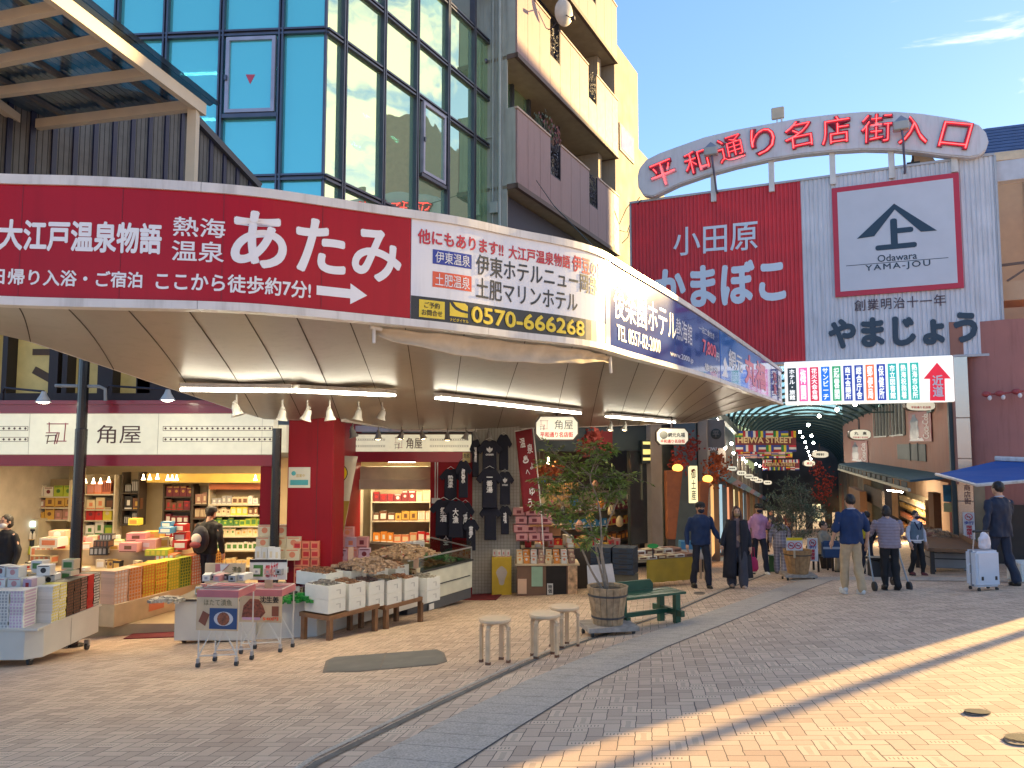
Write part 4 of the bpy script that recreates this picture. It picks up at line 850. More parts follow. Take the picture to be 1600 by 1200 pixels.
for px0, px1, y1 in ((1367, 1387, 682), (1391.5, 1414, 680)):
    mb = MB(); nbx(mb, RN, px0, 630, px1, y1, -.02, -.005); wv = mb.build('window', darkwin, arr); mb = MB(); a = RN.hit(px0, 660)[0]; b = RN.hit(px1, 660)[0]; zl = RN.hit(px0, y1)[1]; zh = RN.hit(px0, 630)[1]
    for i in range(5): xx = a + (b - a) * i / 4; mb.bx(xx - .03, xx + .03, -.07, -.021, zl, zh)
    mb.bx(a, b, -.07, -.022, zl - .05, zl); mb.build('bar', pm('bar_grey', (.38, .38, .34), .5), wv)
mb = MB(); nbx(mb, RN, 1402, 694, 1446, 719, -.03, -.01); nbx(mb, RN, 1420.5, 692, 1421.5, 720, -.05, -.031); nbx(mb, RN, 1432.5, 692, 1433.5, 720, -.05, -.031); mb.build('louvre', dk2, arr)
mb = MB(); x0 = RN.hit(1348, 730)[0]; x1 = .05
z0, z1 = RN.hit(1400, 729)[1], RN.hit(1430, 752, -1.0)[1]
mb.add([(x0, 0, z0), (x1, 0, z0), (x1, -1.0, z1), (x0, -1.0, z1), (x0, 0, z0 - .05), (x1, 0, z0 - .05), (x1, -1.0, z1 - .05), (x0, -1.0, z1 - .05)], [(0, 1, 2, 3), (7, 6, 5, 4), (0, 4, 5, 1), (2, 6, 7, 3), (1, 5, 6, 2), (0, 3, 7, 4)])
aw = mb.build('awning', pm('awning_teal', (.015, .06, .085), .7), arr); mb = MB(); n = 16
for i in range(n):
    a = x0 + (x1 - x0) * i / n; b = a + (x1 - x0) / n * .72; mb.bx(a, b, -1.03, -1.012, z1 - .2, z1 - .06)
mb.build('valance', pm('valance_dark', (.03, .05, .06), .7), aw); mb = MB(); mb.bx(x0, x1, -1.05, -.99, z1 - .28, z1 - .21); mb.build('edge_bar', pm('edge_pale', (.42, .42, .34), .6), aw)
# lower shop with warm light
zg2 = G(11.5, 22)
mb = MB(); mb.bx(xd, .1, 2.3, 2.4, zg2 - .6, CZ - .9); mb.build('rear_wall', pm('corner_inside', (.34, .20, .11), .8, var=.2, scale=2), arr)
mb = MB(); mb.bx(xd, .1, .3, 2.3, CZ - .93, CZ - .90); mb.build('ceiling_panel', pm('corner_ceiling', (.4, .34, .24), .7), arr)
mb = MB(); nbx(mb, RN, 1328, 765, 1345, 870, .0, .3); mb.build('post', pm('post_brown', (.2, .11, .06), .7), arr); mb = MB(); nbx(mb, RN, 1452, 770, 1460, 870, .3, .5); mb.build('post', pm('post_brown', (.2, .11, .06), .7), arr)
mb = MB(); nbx(mb, RN, 1350, 762, 1378, 788, .5, .6); mb.build('dark_board', dk, arr)
mb = MB(); mb.bx(-.35, .1, .3, 2.3, zg2, CZ - .93); mb.build('side_wall', pm('corner_side', (.34, .26, .16), .8), arr)
sg = thing('ceiling_tube_lamp', 'white tube lamp inside the terracotta corner shop', 'lamp', RN.o, RN.th); a = RN.hit(1387, 766, .8); b = RN.hit(1410, 769, .8)
MB().tube([(a[0], .8, a[1]), (b[0], .8, b[1])], .03, 6).build('tube', tube_m, sg)
def arealight(parent, loc, size, energy, col, rot=(0, 0, 0), sy=None):
    l = bpy.data.lights.new('lamp_light', 'AREA'); l.energy = energy; l.color = col; l.size = size
    if sy: l.shape = 'RECTANGLE'; l.size_y = sy
    o = bpy.data.objects.new('lamp_light', l); COL.objects.link(o); o.location = loc; o.rotation_euler = rot
    if parent: o.parent = parent
    return o
arealight(sg, ((a[0] + b[0]) / 2, .8, a[1] - .06), .5, 80, (1, .72, .42))
def poster_cola(px0, py0, px1, py1, label):
    t = fthing(RN, 'drink_poster', label, 'poster', 'red soft drink posters on the terracotta wall'); a = RN.rect(px0, py0, px1, py1, -.02)
    MB().bx(a[0], a[1], -.04, -.02, a[2], a[3]).build('sheet', pm('poster_red', (.22, .015, .02), .5), t)
    w_, h_ = a[1] - a[0], a[3] - a[2]
    mb = MB(); mb.lathe((a[0] + w_ * .27, -.043, a[2] + .1 * h_), [(.2 * w_, 0), (.22 * w_, h_ * .3), (.17 * w_, h_ * .45), (.2 * w_, h_ * .6), (.08 * w_, h_ * .75), (.08 * w_, h_ * .84)], 10, 1, .02); mb.build('bottle_print', pm('bottle_dark', (.03, .03, .07), .4), t)
    mb = MB(); mb.prism([(a[0] + w_ * u, a[2] + h_ * v) for u, v in ((.02, .02), (.7, .02), (.62, .14), (.5, .1), (.4, .2), (.28, .12), (.14, .16))], -.05, -.045); mb.build('ice_print', pm('ice_white', (.55, .55, .6), .5), t)
    vs, fs = glyphs('Coca-Cola', .012, 0, .92); a0, a1 = min(v[0] for v in vs), max(v[0] for v in vs); b0, b1 = min(v[1] for v in vs), max(v[1] for v in vs)
    mb = MB(); mb.add([(a[0] + w_ * (.62 + .30 * (1 - (v[1] - b0) / (b1 - b0)) + .06 * (v[1] - b0)), -.052, a[2] + h_ * (.08 + .84 * (v[0] - a0 + .18 * (v[1] - b0)) / (a1 - a0 + .15))) for v in vs], fs); mb.build('lettering', pm('ink_soft_white', (.55, .5, .5), .5), t)
poster_cola(1421, 643, 1456, 690, 'large red soft drink poster nearer the steel pillar'); poster_cola(1331, 689, 1356, 722, 'smaller red soft drink poster under the oval lantern')

# gate pillars
steel = pm('brushed_steel', (.50, .44, .38), .22, .85, var=.06, scale=2)
gp = fthing(SF, 'gate_pillar', 'tall brushed steel pillar at the right of the arcade mouth', 'pillar')
x0 = SF.hit(1492, 700)[0]; x1 = SF.hit(1518, 700)[0]; zb = -1.5; zt_ = SF.hit(1505, 556)[1]
for z0, z1 in ((zb, CZ - 1.35), (CZ - 1.345, CZ - .33), (CZ - .325, CZ + .65), (CZ + .655, zt_)): MB().bx(x0, x1, -.05, .35, z0, z1).build('steel_panel', steel, gp, bevel=.012)
mb = MB(); mb.bx(x0 - .1, x0 - .002, .0, .3, zb, zt_); mb.build('dark_edge', dk2, gp)
r_ = SF.rect(1506, 757, 1517, 788, -.06); vtext('商店街', r_[0], r_[1], r_[2], r_[3], pm('plum_letter', (.12, .06, .06)), gp, y=-.056, bold=.02)
t = fthing(SF, 'button_box', 'yellow rounded call box low on the steel pillar', 'box'); r_ = SF.rect(1506, 846, 1516, 861, -.09); MB().bx(r_[0], r_[1], -.12, -.052, r_[2], r_[3]).build('box', pm('box_yellow', (.6, .45, .03), .4), t, bevel=.03, seg=2); MB().ell(((r_[0] + r_[1]) / 2, -.122, (r_[2] + r_[3]) / 2 + .05), (.06, .01, .03)).build('button', ink_br, t)
def nosmoke(par, cx, cz, r, y):
    a = MB(); n = 18; a.tube([(cx + r * math.cos(2 * math.pi * i / n), y, cz + r * math.sin(2 * math.pi * i / n)) for i in range(n + 1)], r * .13, 4); a.tube([(cx - r * .7, y, cz + r * .7), (cx + r * .7, y, cz - r * .7)], r * .12, 4); a.build('ban_ring', ink_r, par)
    a = MB(); a.bx(cx - r * .6, cx + r * .5, y + .001, y + .003, cz - r * .15, cz + r * .12); a.build('cigarette', ink_k, par)
t = fthing(SF, 'no_smoking_sign', 'tall white no smoking sign fixed on the steel pillar', 'sign'); r_ = SF.rect(1505, 801, 1523, 842, -.08)
MB().bx(r_[0], r_[1], -.1, -.06, r_[2], r_[3]).build('board', pm('board_white', (.62, .62, .64), .4), t)
cx = (r_[0] + r_[1]) / 2; h_ = r_[3] - r_[2]; nosmoke(t, cx, r_[3] - h_ * .16, h_ * .12, -.106); text('歩行', cx - .1, cx + .1, r_[2] + h_ * .55, r_[2] + h_ * .68, ink_b, t, y=-.104, bold=.03); vtext('喫煙禁止', cx - .06, cx + .06, r_[2] + .02, r_[2] + h_ * .52, ink_r, t, y=-.104, bold=.03)
gp2 = fthing(SF, 'gate_pillar', 'brown stone pillar at the left of the arcade mouth', 'pillar')
x0 = SF.hit(1090, 700, .8)[0]; x1 = SF.hit(1105, 700, .8)[0]; MB().bx(x0, x1, .8, 1.2, -2.4, CZ + 1.2).build('shaft', pm('pillar_stone', (.36, .29, .22)), gp2, bevel=.02); mb = MB(); mb.bx(x0 - .12, x0 - .002, .85, 1.1, -2.4, CZ + .9); mb.build('dark_edge', dk2, gp2)
ew = pm('emblem_wall', (.20, .18, .16), .6, var=.1)
for (px0, py0, px1, py1, lab) in ((1106, 656, 1132, 700, 'grey wall panel with round crest, the upper of two'), (1105, 712, 1121, 742, 'grey wall panel with round crest, the lower of two')):
    t = fthing(SF, 'crest_panel', lab, 'sign', 'crest panels by the left gate pillar'); r_ = SF.rect(px0, py0, px1, py1, 1.0); MB().bx(r_[0], r_[1], 1.0, 1.1, r_[2], r_[3]).build('panel', ew, t)
    c = ((r_[0] + r_[1]) / 2, .985, (r_[2] + r_[3]) / 2); r = (r_[1] - r_[0]) * .33; mb = MB(); mb.ell(c, (r, .02, r), 20); mb.build('crest', pm('crest_dark', (.04, .05, .045), .5), t); text('平', c[0] - r * .6, c[0] + r * .6, c[2] - r * .6, c[2] + r * .6, ew, t, y=.96, bold=.02)
mb = MB(); t = fthing(SF, 'white_letter_sign', 'small white letters standing above the lower crest panel', 'sign'); text('HEIWA', *SF.rect(1103, 699, 1122, 704, .95), ink_w, t, y=.95, bold=.04, name='lettering')

# vault
va = thing('arcade_vault', 'teal glazed barrel vault on thin ribs over the arcade street', 'roof'); C0 = Vector((8.25, 20.45, 0)) + UA * 1.2; NX = Vector((UA.y, -UA.x, 0)); HW = 2.85
def vp(d, a, r=1.0): c = C0 + UA * d; return c + NX * (-math.cos(a) * HW * r) + Vector((0, 0, CZ + 1.02 - .055 * d + math.sin(a) * 1.75 * r))
vault_m = glass_mat('vault_sheet', (.34, .52, .54), (.3, .5, .52), .25, .25)
mb = MB(); NA = 16; ds_ = [i * 2.0 for i in range(24)]
vs = [vp(d, math.pi * j / NA) for d in ds_ for j in range(NA + 1)]; K = NA + 1
mb.add(vs, [(i * K + j, i * K + j + 1, i * K + K + j + 1, i * K + K + j) for i in range(len(ds_) - 1) for j in range(NA)]); mb.build('glazing', vault_m, va)
rib = pm('rib_green', (.05, .09, .09), .5, .3)
for d in ds_:
    mb = MB(); mb.tube([vp(d, math.pi * j / NA, .985) for j in range(NA + 1)], .05, 5); mb.build('rib', rib, va)
mb = MB(); mb.bar(vp(2.0, 0.25), vp(2.0, math.pi - .25), .04, .05); mb.bar(vp(6.0, 0.25), vp(6.0, math.pi - .25), .04, .05); mb.build('tie_rod', rib, va)
mb = MB()
for a in (0, math.pi): mb.bar(vp(0, a), vp(46, a), .15, .25)
mb.build('eaves_beam', rib, va)
# flag banners over the street
def flagband(px0, px1, py0, py1, Y, label, txt, tpy0, tpy1):
    t = thing('flag_banner', label, 'banner', (0, Y, 0), 0, 'national flag banners across the arcade'); fr = Fr(0, Y); r_ = fr.rect(px0, py0, px1, py1)
    MB().bx(r_[0], r_[1], .0, .03, r_[2], r_[3]).build('cloth', pm('banner_maroon', (.16, .03, .035), .8, var=.3), t)
    rows_ = 3; cols_ = 8; rr = random.Random(int(Y)); w_ = (r_[1] - r_[0]) / cols_; h_ = (r_[3] - r_[2]) / rows_
    cs = [((.35, .03, .04), (.6, .58, .55), (.03, .06, .25)), ((.02, .2, .06), (.6, .5, .05), (.03, .06, .3)), ((.6, .58, .55), (.5, .03, .05), (.6, .58, .55)), ((.03, .06, .28), (.6, .58, .55), (.45, .03, .05)), ((.02, .02, .02), (.5, .03, .04), (.55, .42, .03))]
    for i in range(rows_):
        for j in range(cols_):
            if i == 1 and txt: continue
            c = cs[rr.randrange(5)]; x0 = r_[0] + j * w_ + .01; z0 = r_[2] + i * h_ + .01; vert = rr.random() < .4; mb = MB()
            for k in range(3):
                mb.mi = k
                if vert: mb.bx(x0 + (w_ - .02) * k / 3, x0 + (w_ - .02) * (k + 1) / 3, -.02, -.005, z0, z0 + h_ - .02)
                else: mb.bx(x0, x0 + w_ - .02, -.02, -.005, z0 + (h_ - .02) * k / 3, z0 + (h_ - .02) * (k + 1) / 3)
            mb.build('flag', [pm('flag_%.2f_%.2f_%.2f' % q_, q_, .8, var=.05) for q_ in c], t)
    if txt: text(txt, *fr.rect(px0 + 3, tpy0, px1 - 6, tpy1), pm('banner_gold', (.62, .45, .22), .6), t, y=-.03, bold=.035)
flagband(1149, 1244, 673, 706, 31, 'nearest band of national flags reading HEIWA STREET', 'HEIWA STREET', 682.5, 692.5)
flagband(1150, 1238, 706, 716, 36, 'middle band of small national flags under the gold lettering', '', 0, 0)
flagband(1192, 1249, 718, 735, 44, 'farthest band of national flags reading HEIWA STREET', 'HEIWA STREET', 722.5, 728.5)
bulb_m = pm('bulb_white', (.9, .9, .85), .5, emit=(1, .93, .82), es=26)
def bulbs(pts, label, group, Y0, Y1, r):
    first = None
    for i, (px, py) in enumerate(pts):
        Y = Y0 + (Y1 - Y0) * i / (len(pts) - 1); p = P(px, py, Y)
        if first is None:
            first = thing('arcade_bulb', label, 'light bulb', p, 0, group); MB().ell((0, 0, 0), (r, r, r), 8, 6).build('bulb', bulb_m, first); MB().lathe((0, 0, r * .9), [(r * .5, 0), (r * .7, r * .8), (r * .2, r * 1.3)], 6).build('socket', rib, first); pl_l = bpy.data.lights.new('bulb_light', 'POINT'); pl_l.energy = 10; pl_l.color = (1, .86, .66); pl_l.shadow_soft_size = .08; po_ = bpy.data.objects.new('bulb_light', pl_l); COL.objects.link(po_); po_.location = (0, -.05, -r * 2.2); po_.parent = first; bpy.context.view_layer.update()
        else: dup(first, p)
bulbs([(1104, 653), (1123, 653), (1133, 700), (1143, 693), (1146, 708), (1161, 717), (1166, 721), (1169, 714), (1181, 725), (1187, 728)], 'small white bulb in the string along the left side of the arcade', 'bulbs along the left of the arcade', 23, 44, .055)
bulbs([(1336, 632), (1308, 640), (1280, 650), (1263, 664), (1268, 681), (1250, 675), (1271, 692), (1254, 683), (1258, 691), (1260, 699), (1263, 706), (1265, 712), (1267, 717)], 'small white bulb in the string along the right side of the arcade', 'bulbs along the right of the arcade', 21, 46, .055)
lan_m = pm('lantern_lit', (.6, .57, .46), .5, emit=(1, .95, .75), es=.16)
def lantern(px, py, w, h, Y, label, txt=None, group=None, oval=True, rot=0):
    t = thing('hanging_sign', label, 'hanging sign', (0, Y, 0), 0, group); fr = Fr(0, Y); r_ = fr.rect(px - w / 2, py - h / 2, px + w / 2, py + h / 2)
    cx, cz = (r_[0] + r_[1]) / 2, (r_[2] + r_[3]) / 2; W, H = (r_[1] - r_[0]) / 2, (r_[3] - r_[2]) / 2
    pol = [(cx + W * max(-1, min(1, 1.12 * math.cos(a))) , cz + H * max(-1, min(1, 1.12 * math.sin(a)))) for a in [math.pi * 2 * i / 20 for i in range(20)]] if oval else [(cx - W, cz - H * .5), (cx - W * .78, cz - H), (cx + W * .78, cz - H), (cx + W, cz - H * .5), (cx + W, cz + H * .5), (cx + W * .78, cz + H), (cx - W * .78, cz + H), (cx - W, cz + H * .5)]
    MB().prism(pol, -.06, .06).build('panel', lan_m, t)
    rim = [(cx + (x - cx) * 1.07, cz + (z - cz) * 1.12) for x, z in pol]; MB().prism(rim, -.045, .1).build('rim', pm('sign_rim_dark', (.05, .03, .025), .5), t)
    MB().tube([(cx, .02, cz + H), (cx, .02, cz + H + .35)], .025, 6).build('hanger', iron, t)
    return t, cx, cz, W, H
for i, (px, py) in enumerate(((1143, 732), (1158, 739), (1169.5, 744), (1178, 748), (1185, 751), (1199, 754))):
    t, cx, cz, W, H = lantern(px, py, 15 - i * .5, 7.2 - i * .2, 25 + i * 3.5, 'small oval lit shop sign hanging in the row down the left of the arcade', group='oval signs down the left of the arcade')
    text('●●●', cx - W * .6, cx + W * .6, cz - H * .3, cz + H * .3, ink_k, t, y=-.064)
t, cx, cz, W, H = lantern(1343, 679, 32, 15, 24, 'oval lit sign reading in two characters beside the terracotta wall'); text('丸　高', cx - W * .6, cx + W * .6, cz - H * .1, cz + H * .6, ink_k, t, y=-.064, bold=.03); text('平和通り名店街', cx - W * .75, cx + W * .75, cz - H * .8, cz - H * .4, ink_r, t, y=-.064, bold=.02)
t, cx, cz, W, H = lantern(1281, 710, 25, 10, 33, 'oval lit sign on the right of the arcade between bulbs and pilaster'); text('時計', cx - W * .5, cx + W * .5, cz - H * .4, cz + H * .4, ink_k, t, y=-.064, bold=.03)
t, cx, cz, W, H = lantern(1264, 724, 17, 9, 38, 'pale rounded lit sign deeper on the right of the arcade'); text('菓子', cx - W * .5, cx + W * .5, cz - H * .4, cz + H * .4, ink_r, t, y=-.064, bold=.02)
t, cx, cz, W, H = lantern(1437, 634, 44, 15, 20.2, 'rimmed oval sign tucked under the directory strip'); text('平和通り名店街', cx - W * .7, cx + W * .7, cz - H * .6, cz - H * .1, ink_r, t, y=-.064, bold=.03)
t, cx, cz, W, H = lantern(870, 669, 64, 35, 15.2, 'octagonal lit hanging sign nearest the T-shirt wall', oval=False)
shop_logo(t, cx - W * .83, cx - W * .42, cz - H * .2, cz + H * .72, -.065); text('角屋', cx - W * .12, cx + W * .78, cz - H * .12, cz + H * .72, ink_k, t, y=-.064, bold=.0); text('平和通り名店街', cx - W * .82, cx + W * .78, cz - H * .82, cz - H * .34, pm('ink_sign_red', (.6, .05, .05)), t, y=-.064, bold=.03)
t, cx, cz, W, H = lantern(1050, 682, 48, 24, 18.6, 'octagonal lit hanging sign before the stone pillar', oval=False)
MB().ell((cx - W * .58, -.062, cz + H * .2), (.1, .006, .1)).build('fish_mark', pm('mark_grey', (.2, .2, .18)), t); text('網元丸福', cx - W * .3, cx + W * .8, cz - H * .1, cz + H * .5, ink_k, t, y=-.064, bold=.025); text('平和通り名店街', cx - W * .8, cx + W * .8, cz - H * .85, cz - H * .38, pm('ink_sign_red', (.6, .05, .05)), t, y=-.064, bold=.03)

# right hand terracotta block, awning, buildings that shade the square
tb = thing('curved_terracotta_building', 'terracotta building with rounded corner right of the steel pillar', 'building')
pl = [(11.05, 19.6), (11.1, 18.9), (11.3, 18.45), (11.75, 18.1), (12.5, 17.75), (15.08, 16.45), (19.4, 21.0), (15, 23.5)]
zt2 = P(1540, 498, 18).z
MB().add([(x, y, -2.6) for x, y in pl] + [(x, y, zt2) for x, y in pl], [tuple(range(len(pl)))[::-1], tuple(range(len(pl), 2 * len(pl)))] + [(i, (i + 1) % len(pl), (i + 1) % len(pl) + len(pl), i + len(pl)) for i in range(len(pl))]).build('wall', pm('terracotta_smooth', (.40, .17, .14), .75, var=.08, scale=1.5, grime=.4), tb, smooth='a')
mb = MB(); mb.bx(12.2, 12.32, 17.6, 17.95, -2, CZ - 1.0); mb.build('door_jamb', pm('alu_frame', (.4, .4, .4)), tb); mb = MB(); mb.bar((13.0, 17.44, -1.2), (14.5, 16.72, -1.2), .1, 1.7); mb.build('shop_window', pm('shop_window_lit', (.3, .25, .15), .4, var=.4, scale=5, emit=(1, .7, .35), es=.12), tb)
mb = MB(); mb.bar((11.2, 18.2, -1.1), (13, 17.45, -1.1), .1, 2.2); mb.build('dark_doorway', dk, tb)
TF = Fr(11.0, 18.2, math.degrees(math.atan2(-.43, .9)))
t = fthing(TF, 'spotlight_rail', 'red rail of three white spot bulbs on the terracotta wall', 'lamp')
mb = MB(); pts = [TF.hit(px, py, -.1) for px, py in ((1541, 616), (1562, 615), (1588, 612), (1625, 608))]; mb.tube([(x, -.1, z) for x, z in pts], .02, 5); mb.build('rail', pm('rail_red', (.35, .06, .06), .5), t)
for x, z in pts[:3]:
    mb = MB(); mb.ell((x, -.12, z), (.1, .08, .07)); o = mb.build('lamp_head', pm('rail_red', (.35, .06, .06)), t); MB().ell((x + .06, -.15, z - .09), (.045, .045, .06)).build('bulb', pm('bulb_off', (.7, .7, .7), .3), o)
ba = thing('blue_awning', 'bright blue folding awning over the shop by the steel pillar', 'awning')
A1, A2, A3, A4 = P(1462, 741, 16.2), P(1527, 758, 15.0), P(1640, 738, 14.5), P(1640, 728, 16.0)
B1, B2 = P(1500, 729, 17.2), P(1640, 722, 16.2)
mb = MB(); vs = [P(1558, 720, 17.6), P(1650, 724, 16.9), P(1650, 748, 14.0), P(1526, 758, 14.6), P(1463, 741, 16.6)]
mb.add(vs, [(0, 1, 2, 3, 4)]); o = mb.build('cloth', pm('awning_blue', (.012, .10, .36), .7, var=.05), ba); md = o.modifiers.new('t', 'SOLIDIFY'); md.thickness = .02
mb = MB(); mb.tube([vs[4], vs[3], vs[2]], .035, 6); mb.build('front_bar', white_al, ba); mb = MB(); mb.tube([vs[0] + Vector((-.05, 0, .05)), vs[1] + Vector((0, 0, .05))], .06, 6); mb.build('cassette', white_al, ba); mb = MB(); mb.tube([vs[4], vs[0] - Vector((0, 0, .3))], .02, 5); mb.build('arm', white_al, ba)
HF = Fr(13.7, 22.4, -20); tn = fthing(HF, 'tan_house', 'tan house with blue roof behind the right end of the billboard', 'house')
tanm = pm('tan_render', (.50, .33, .20), .75, var=.06)
zr = HF.hit(1570, 247)[1]; mb = MB(); mb.bx(.0, 2.75, 0, 22, -2, zr); mb.build('wall', tanm, tn)
mb = MB(); mb.add([(-.5, -.4, zr), (3.2, -.4, zr), (3.2, 23, zr), (-.5, 23, zr), (.9, 2.0, zr + 1.7), (2.2, 2.0, zr + 1.7), (2.2, 22, zr + 1.7), (.9, 22, zr + 1.7)], [(0, 1, 5, 4), (1, 2, 6, 5), (2, 3, 7, 6), (3, 0, 4, 7), (4, 5, 6, 7), (3, 2, 1, 0)]); rf = mb.build('roof', pm('roof_blue', (.12, .2, .38), .5, var=.1), tn)
mb = MB()
for i in range(9):
    f = i / 9; z = zr + 1.7 * f; y = -.4 + 2.4 * f; mb.bx(-.5 + 1.4 * f, 3.2 - 1.0 * f, y - .03, y + .05, z + .0, z + .07)
mb.build('roof_course', pm('roof_blue_dark', (.07, .12, .25), .5), rf)
mb = MB(); mb.bx(-.5, 3.2, -.45, -.35, zr - .2, zr + .05); mb.bx(1.35, 1.47, -.06, 0, 0, zr - .2); mb.build('trim', pm('trim_cream', (.6, .5, .35), .6), tn)
bw2 = fthing(SF, 'steel_beam', 'pale steel beam running off from the billboard edge', 'beam'); a = SF.hit(1556, 272, .2); MB().bx(xr + .06, xr + 4, .1, .4, a[1] - .22, a[1] + .28).build('beam', pm('beam_pale', (.5, .52, .56), .5), bw2)
nb_ = fthing(SF, 'rooftop_frame', 'thin brown rails and ledges under the beam right of the billboard', 'frame'); mb = MB(); a = SF.hit(1560, 415, .3); b = SF.hit(1560, 440, .3); mb.bar((xr + .1, .3, a[1]), (xr + 4, .3, a[1] + .2), .06, .06); mb.bar((xr + .2, .3, b[1]), (xr + .8, .3, a[1]), .05, .05); mb.build('rail', trim_m, nb_)
MB().bx(xr + .06, xr + 4, .3, 1.5, SF.hit(1565, 470, .3)[1], SF.hit(1565, 440, .3)[1]).build('ledge', tanm, nb_)
# utility pole added out of view so that its shadow crosses the bricks
up_ = thing('shadow_pole', 'unseen concrete utility pole added right of the square to cast a shadow', 'utility pole', (16.6, 17.1, G(16.6, 17.1)))
MB().lathe((0, 0, 0), [(.11, 0), (.09, 9)], 12).build('shaft', pm('concrete', (.4, .4, .38), .8), up_)
# far side of the arcade and its end
rr_ = fthing(RF, 'arcade_row', 'dim row of shops on the right side deeper in the arcade', 'building'); RDX = 24.5
mb = MB(); mb.bx(RDX, 60, -1.1, -.5, -9, CZ + 1.0); mb.build('upper_wall', pm('arcade_wall', (.10, .13, .135)), rr_)
for i in range(8):
    x = RDX + .1 + i * 3.4; pz = RF.w(x, -.4, 0); z = G(pz.x, pz.y)
    mb = MB(); mb.bx(x + .3, x + 3.1, -.49, -.42, z, z + 2.4); mb.build('shop_bay', pm('bay_%d' % ((i + 1) % 4), (.1, .1, .1)), rr_)
    mb = MB(); mb.bx(x - .2, x + .1, -.49, -.1, z, z + 4.6); mb.build('pilaster', pm('pilaster_tan', (.22, .17, .12), .6), rr_)
eb_ = thing('end_building', 'dark building closing the far end of the arcade', 'building', tuple(C0 + UA * 50), R(UD - 90)); MB().bx(-9, 9, 0, 3, -9, 4).build('wall', pm('end_wall', (.06, .06, .055), .8, var=.4, scale=.8), eb_)
mb = MB(); [mb.bx(-4 + i * 1.6, -3 + i * 1.6, -.06, -.01, -6.4, -4.5) for i in range(6)]; mb.build('lit_window', pm('end_lit', (.3, .2, .1), .6, emit=(1, .7, .4), es=.25), eb_)
t = thing('shade_block', 'tall pale unseen block added at the right to shade the lower balconies', 'building', (30, 42, G(30, 42)), math.atan2(22, 14)); MB().bx(-12.5, 13, -2.5, 0, 0, 25).build('wall', pm('block_wall', (.42, .30, .24), .8), t)  # block added out of view to throw shade on the lower balconies
for i in range(6):
    for j in range(3): MB().bx(-11 + i * 4, -8.5 + i * 4, .003, .04, 4 + j * 5, 6.6 + j * 5).build('window', darkwin, t)
# ------------------------------------------------------------------ lamps under the canopy and in the shops
def soff_at(px, py):
    h = SBVH.ray_cast(Vector((0, 0, CZ)), ray(px, py)); return h[0]
def drop_pt(px, py, drop):
    """point on the pixel ray that hangs drop metres under the soffit"""
    for i in range(400):
        Y = 5 + i * .05; p = P(px, py, Y); h = SBVH.ray_cast(p, Vector((0, 0, 1)))
        if h[0] is not None and h[3] <= drop and i > 0: return p
    return P(px, py, 11)
fluo = pm('fluorescent_tube', (.9, .9, .85), .5, emit=(1, .93, .74), es=9)
def fluorescent(px0, py0, px1, py1, label, energy, drop=.11, two=True):
    a, b = drop_pt(px0, py0, drop), drop_pt(px1, py1, drop); t = thing('fluorescent_lamp', label, 'lamp', (a + b) / 2, 0, 'fluorescent lamps under the canopy'); c = (a + b) / 2; a = a - c; b = b - c
    mb = MB(); mb.bar(a + Vector((0, 0, .05)), b + Vector((0, 0, .05)), .16, .05); mb.build('fitting', white_al, t)
    d = (b - a).normalized(); n = Vector((-d.y, d.x, 0))
    for s_ in ((-1, 1) if two else (0,)): MB().tube([a + n * .05 * s_, b + n * .05 * s_], .016, 6).build('tube', fluo, t)
    l = arealight(t, (0, 0, -.05), .2, energy, (1, .84, .58), (0, 0, math.atan2(d.y, d.x))).data; l.shape = 'RECTANGLE'; l.size = (b - a).length; l.size_y = .15
EL = 8
fluorescent(283, 609, 456, 611, 'fluorescent lamp above the left shop sign, left of the joined pair', EL); fluorescent(460, 611, 613, 618, 'fluorescent lamp right end of the joined pair near the red column', EL)
fluorescent(684, 622, 798, 634, 'fluorescent lamp over the freezer case, near half of its pair', EL); fluorescent(798, 634, 904, 646, 'fluorescent lamp ending just left of the octagonal hanging sign', EL)
fluorescent(950, 651, 1052, 660, 'thin fluorescent lamp deepest under the canopy toward the arcade', EL * .8, .1)
spot_m = pm('spot_white', (.55, .53, .48), .35); spot_d = pm('spot_grey', (.25, .24, .22), .35); warm_b = pm('spot_bulb', (.9, .8, .6), .5, emit=(1, .75, .4), es=4)
SPOT = None
def spot(px, py, drop, label, group, mat, tilt, lit):
    p = drop_pt(px, py, drop); t = thing('spotlight', label, 'spotlight', p, 0, group)
    mb = MB(); mb.tube([(0, 0, drop), (0, 0, .1)], .012, 5); mb.tube([(0, 0, .1), (.03 * tilt, 0, .07)], .03, 6); mb.build('stem', mat, t)
    mb = MB(); mb.lathe((0, 0, -.08), [(.035, .15), (.05, .11), (.055, .06), (.085, 0), (.07, .0), (.04, .04)], 12); o = mb.build('head', mat, t, smooth='a'); o.data.transform(Matrix.Rotation(R(18 * tilt), 4, 'Y'))
    if lit: o2 = MB().ell((0, 0, -.075), (.055, .055, .02), 10, 6).build('bulb', warm_b, o)
for i, px in enumerate((369, 441, 480, 515, 560, 597)): spot(px, 648 if i else 640, .2, 'white cone spotlight in the row under the lamps left of the red column', 'white spotlights under the canopy', spot_m, (-1, .3, 1, -.4, .6, 1)[i], False)
for i, (px, py) in enumerate(((551, 676), (591, 680), (627, 680), (660, 680), (699, 682), (728, 681), (743, 681), (764, 681))): spot(px, py, .18, 'grey spotlight in the row before the smaller lit shop sign', 'grey spotlights before the smaller sign', spot_d, (i % 3) - 1, i in (1, 2, 3, 4))
for i, (px, py) in enumerate(((954, 667), (976, 667))): spot(px, py, .15, 'grey spotlight under the canopy before the red cloth curtain', 'spotlights before the red curtain', spot_d, 1, True)
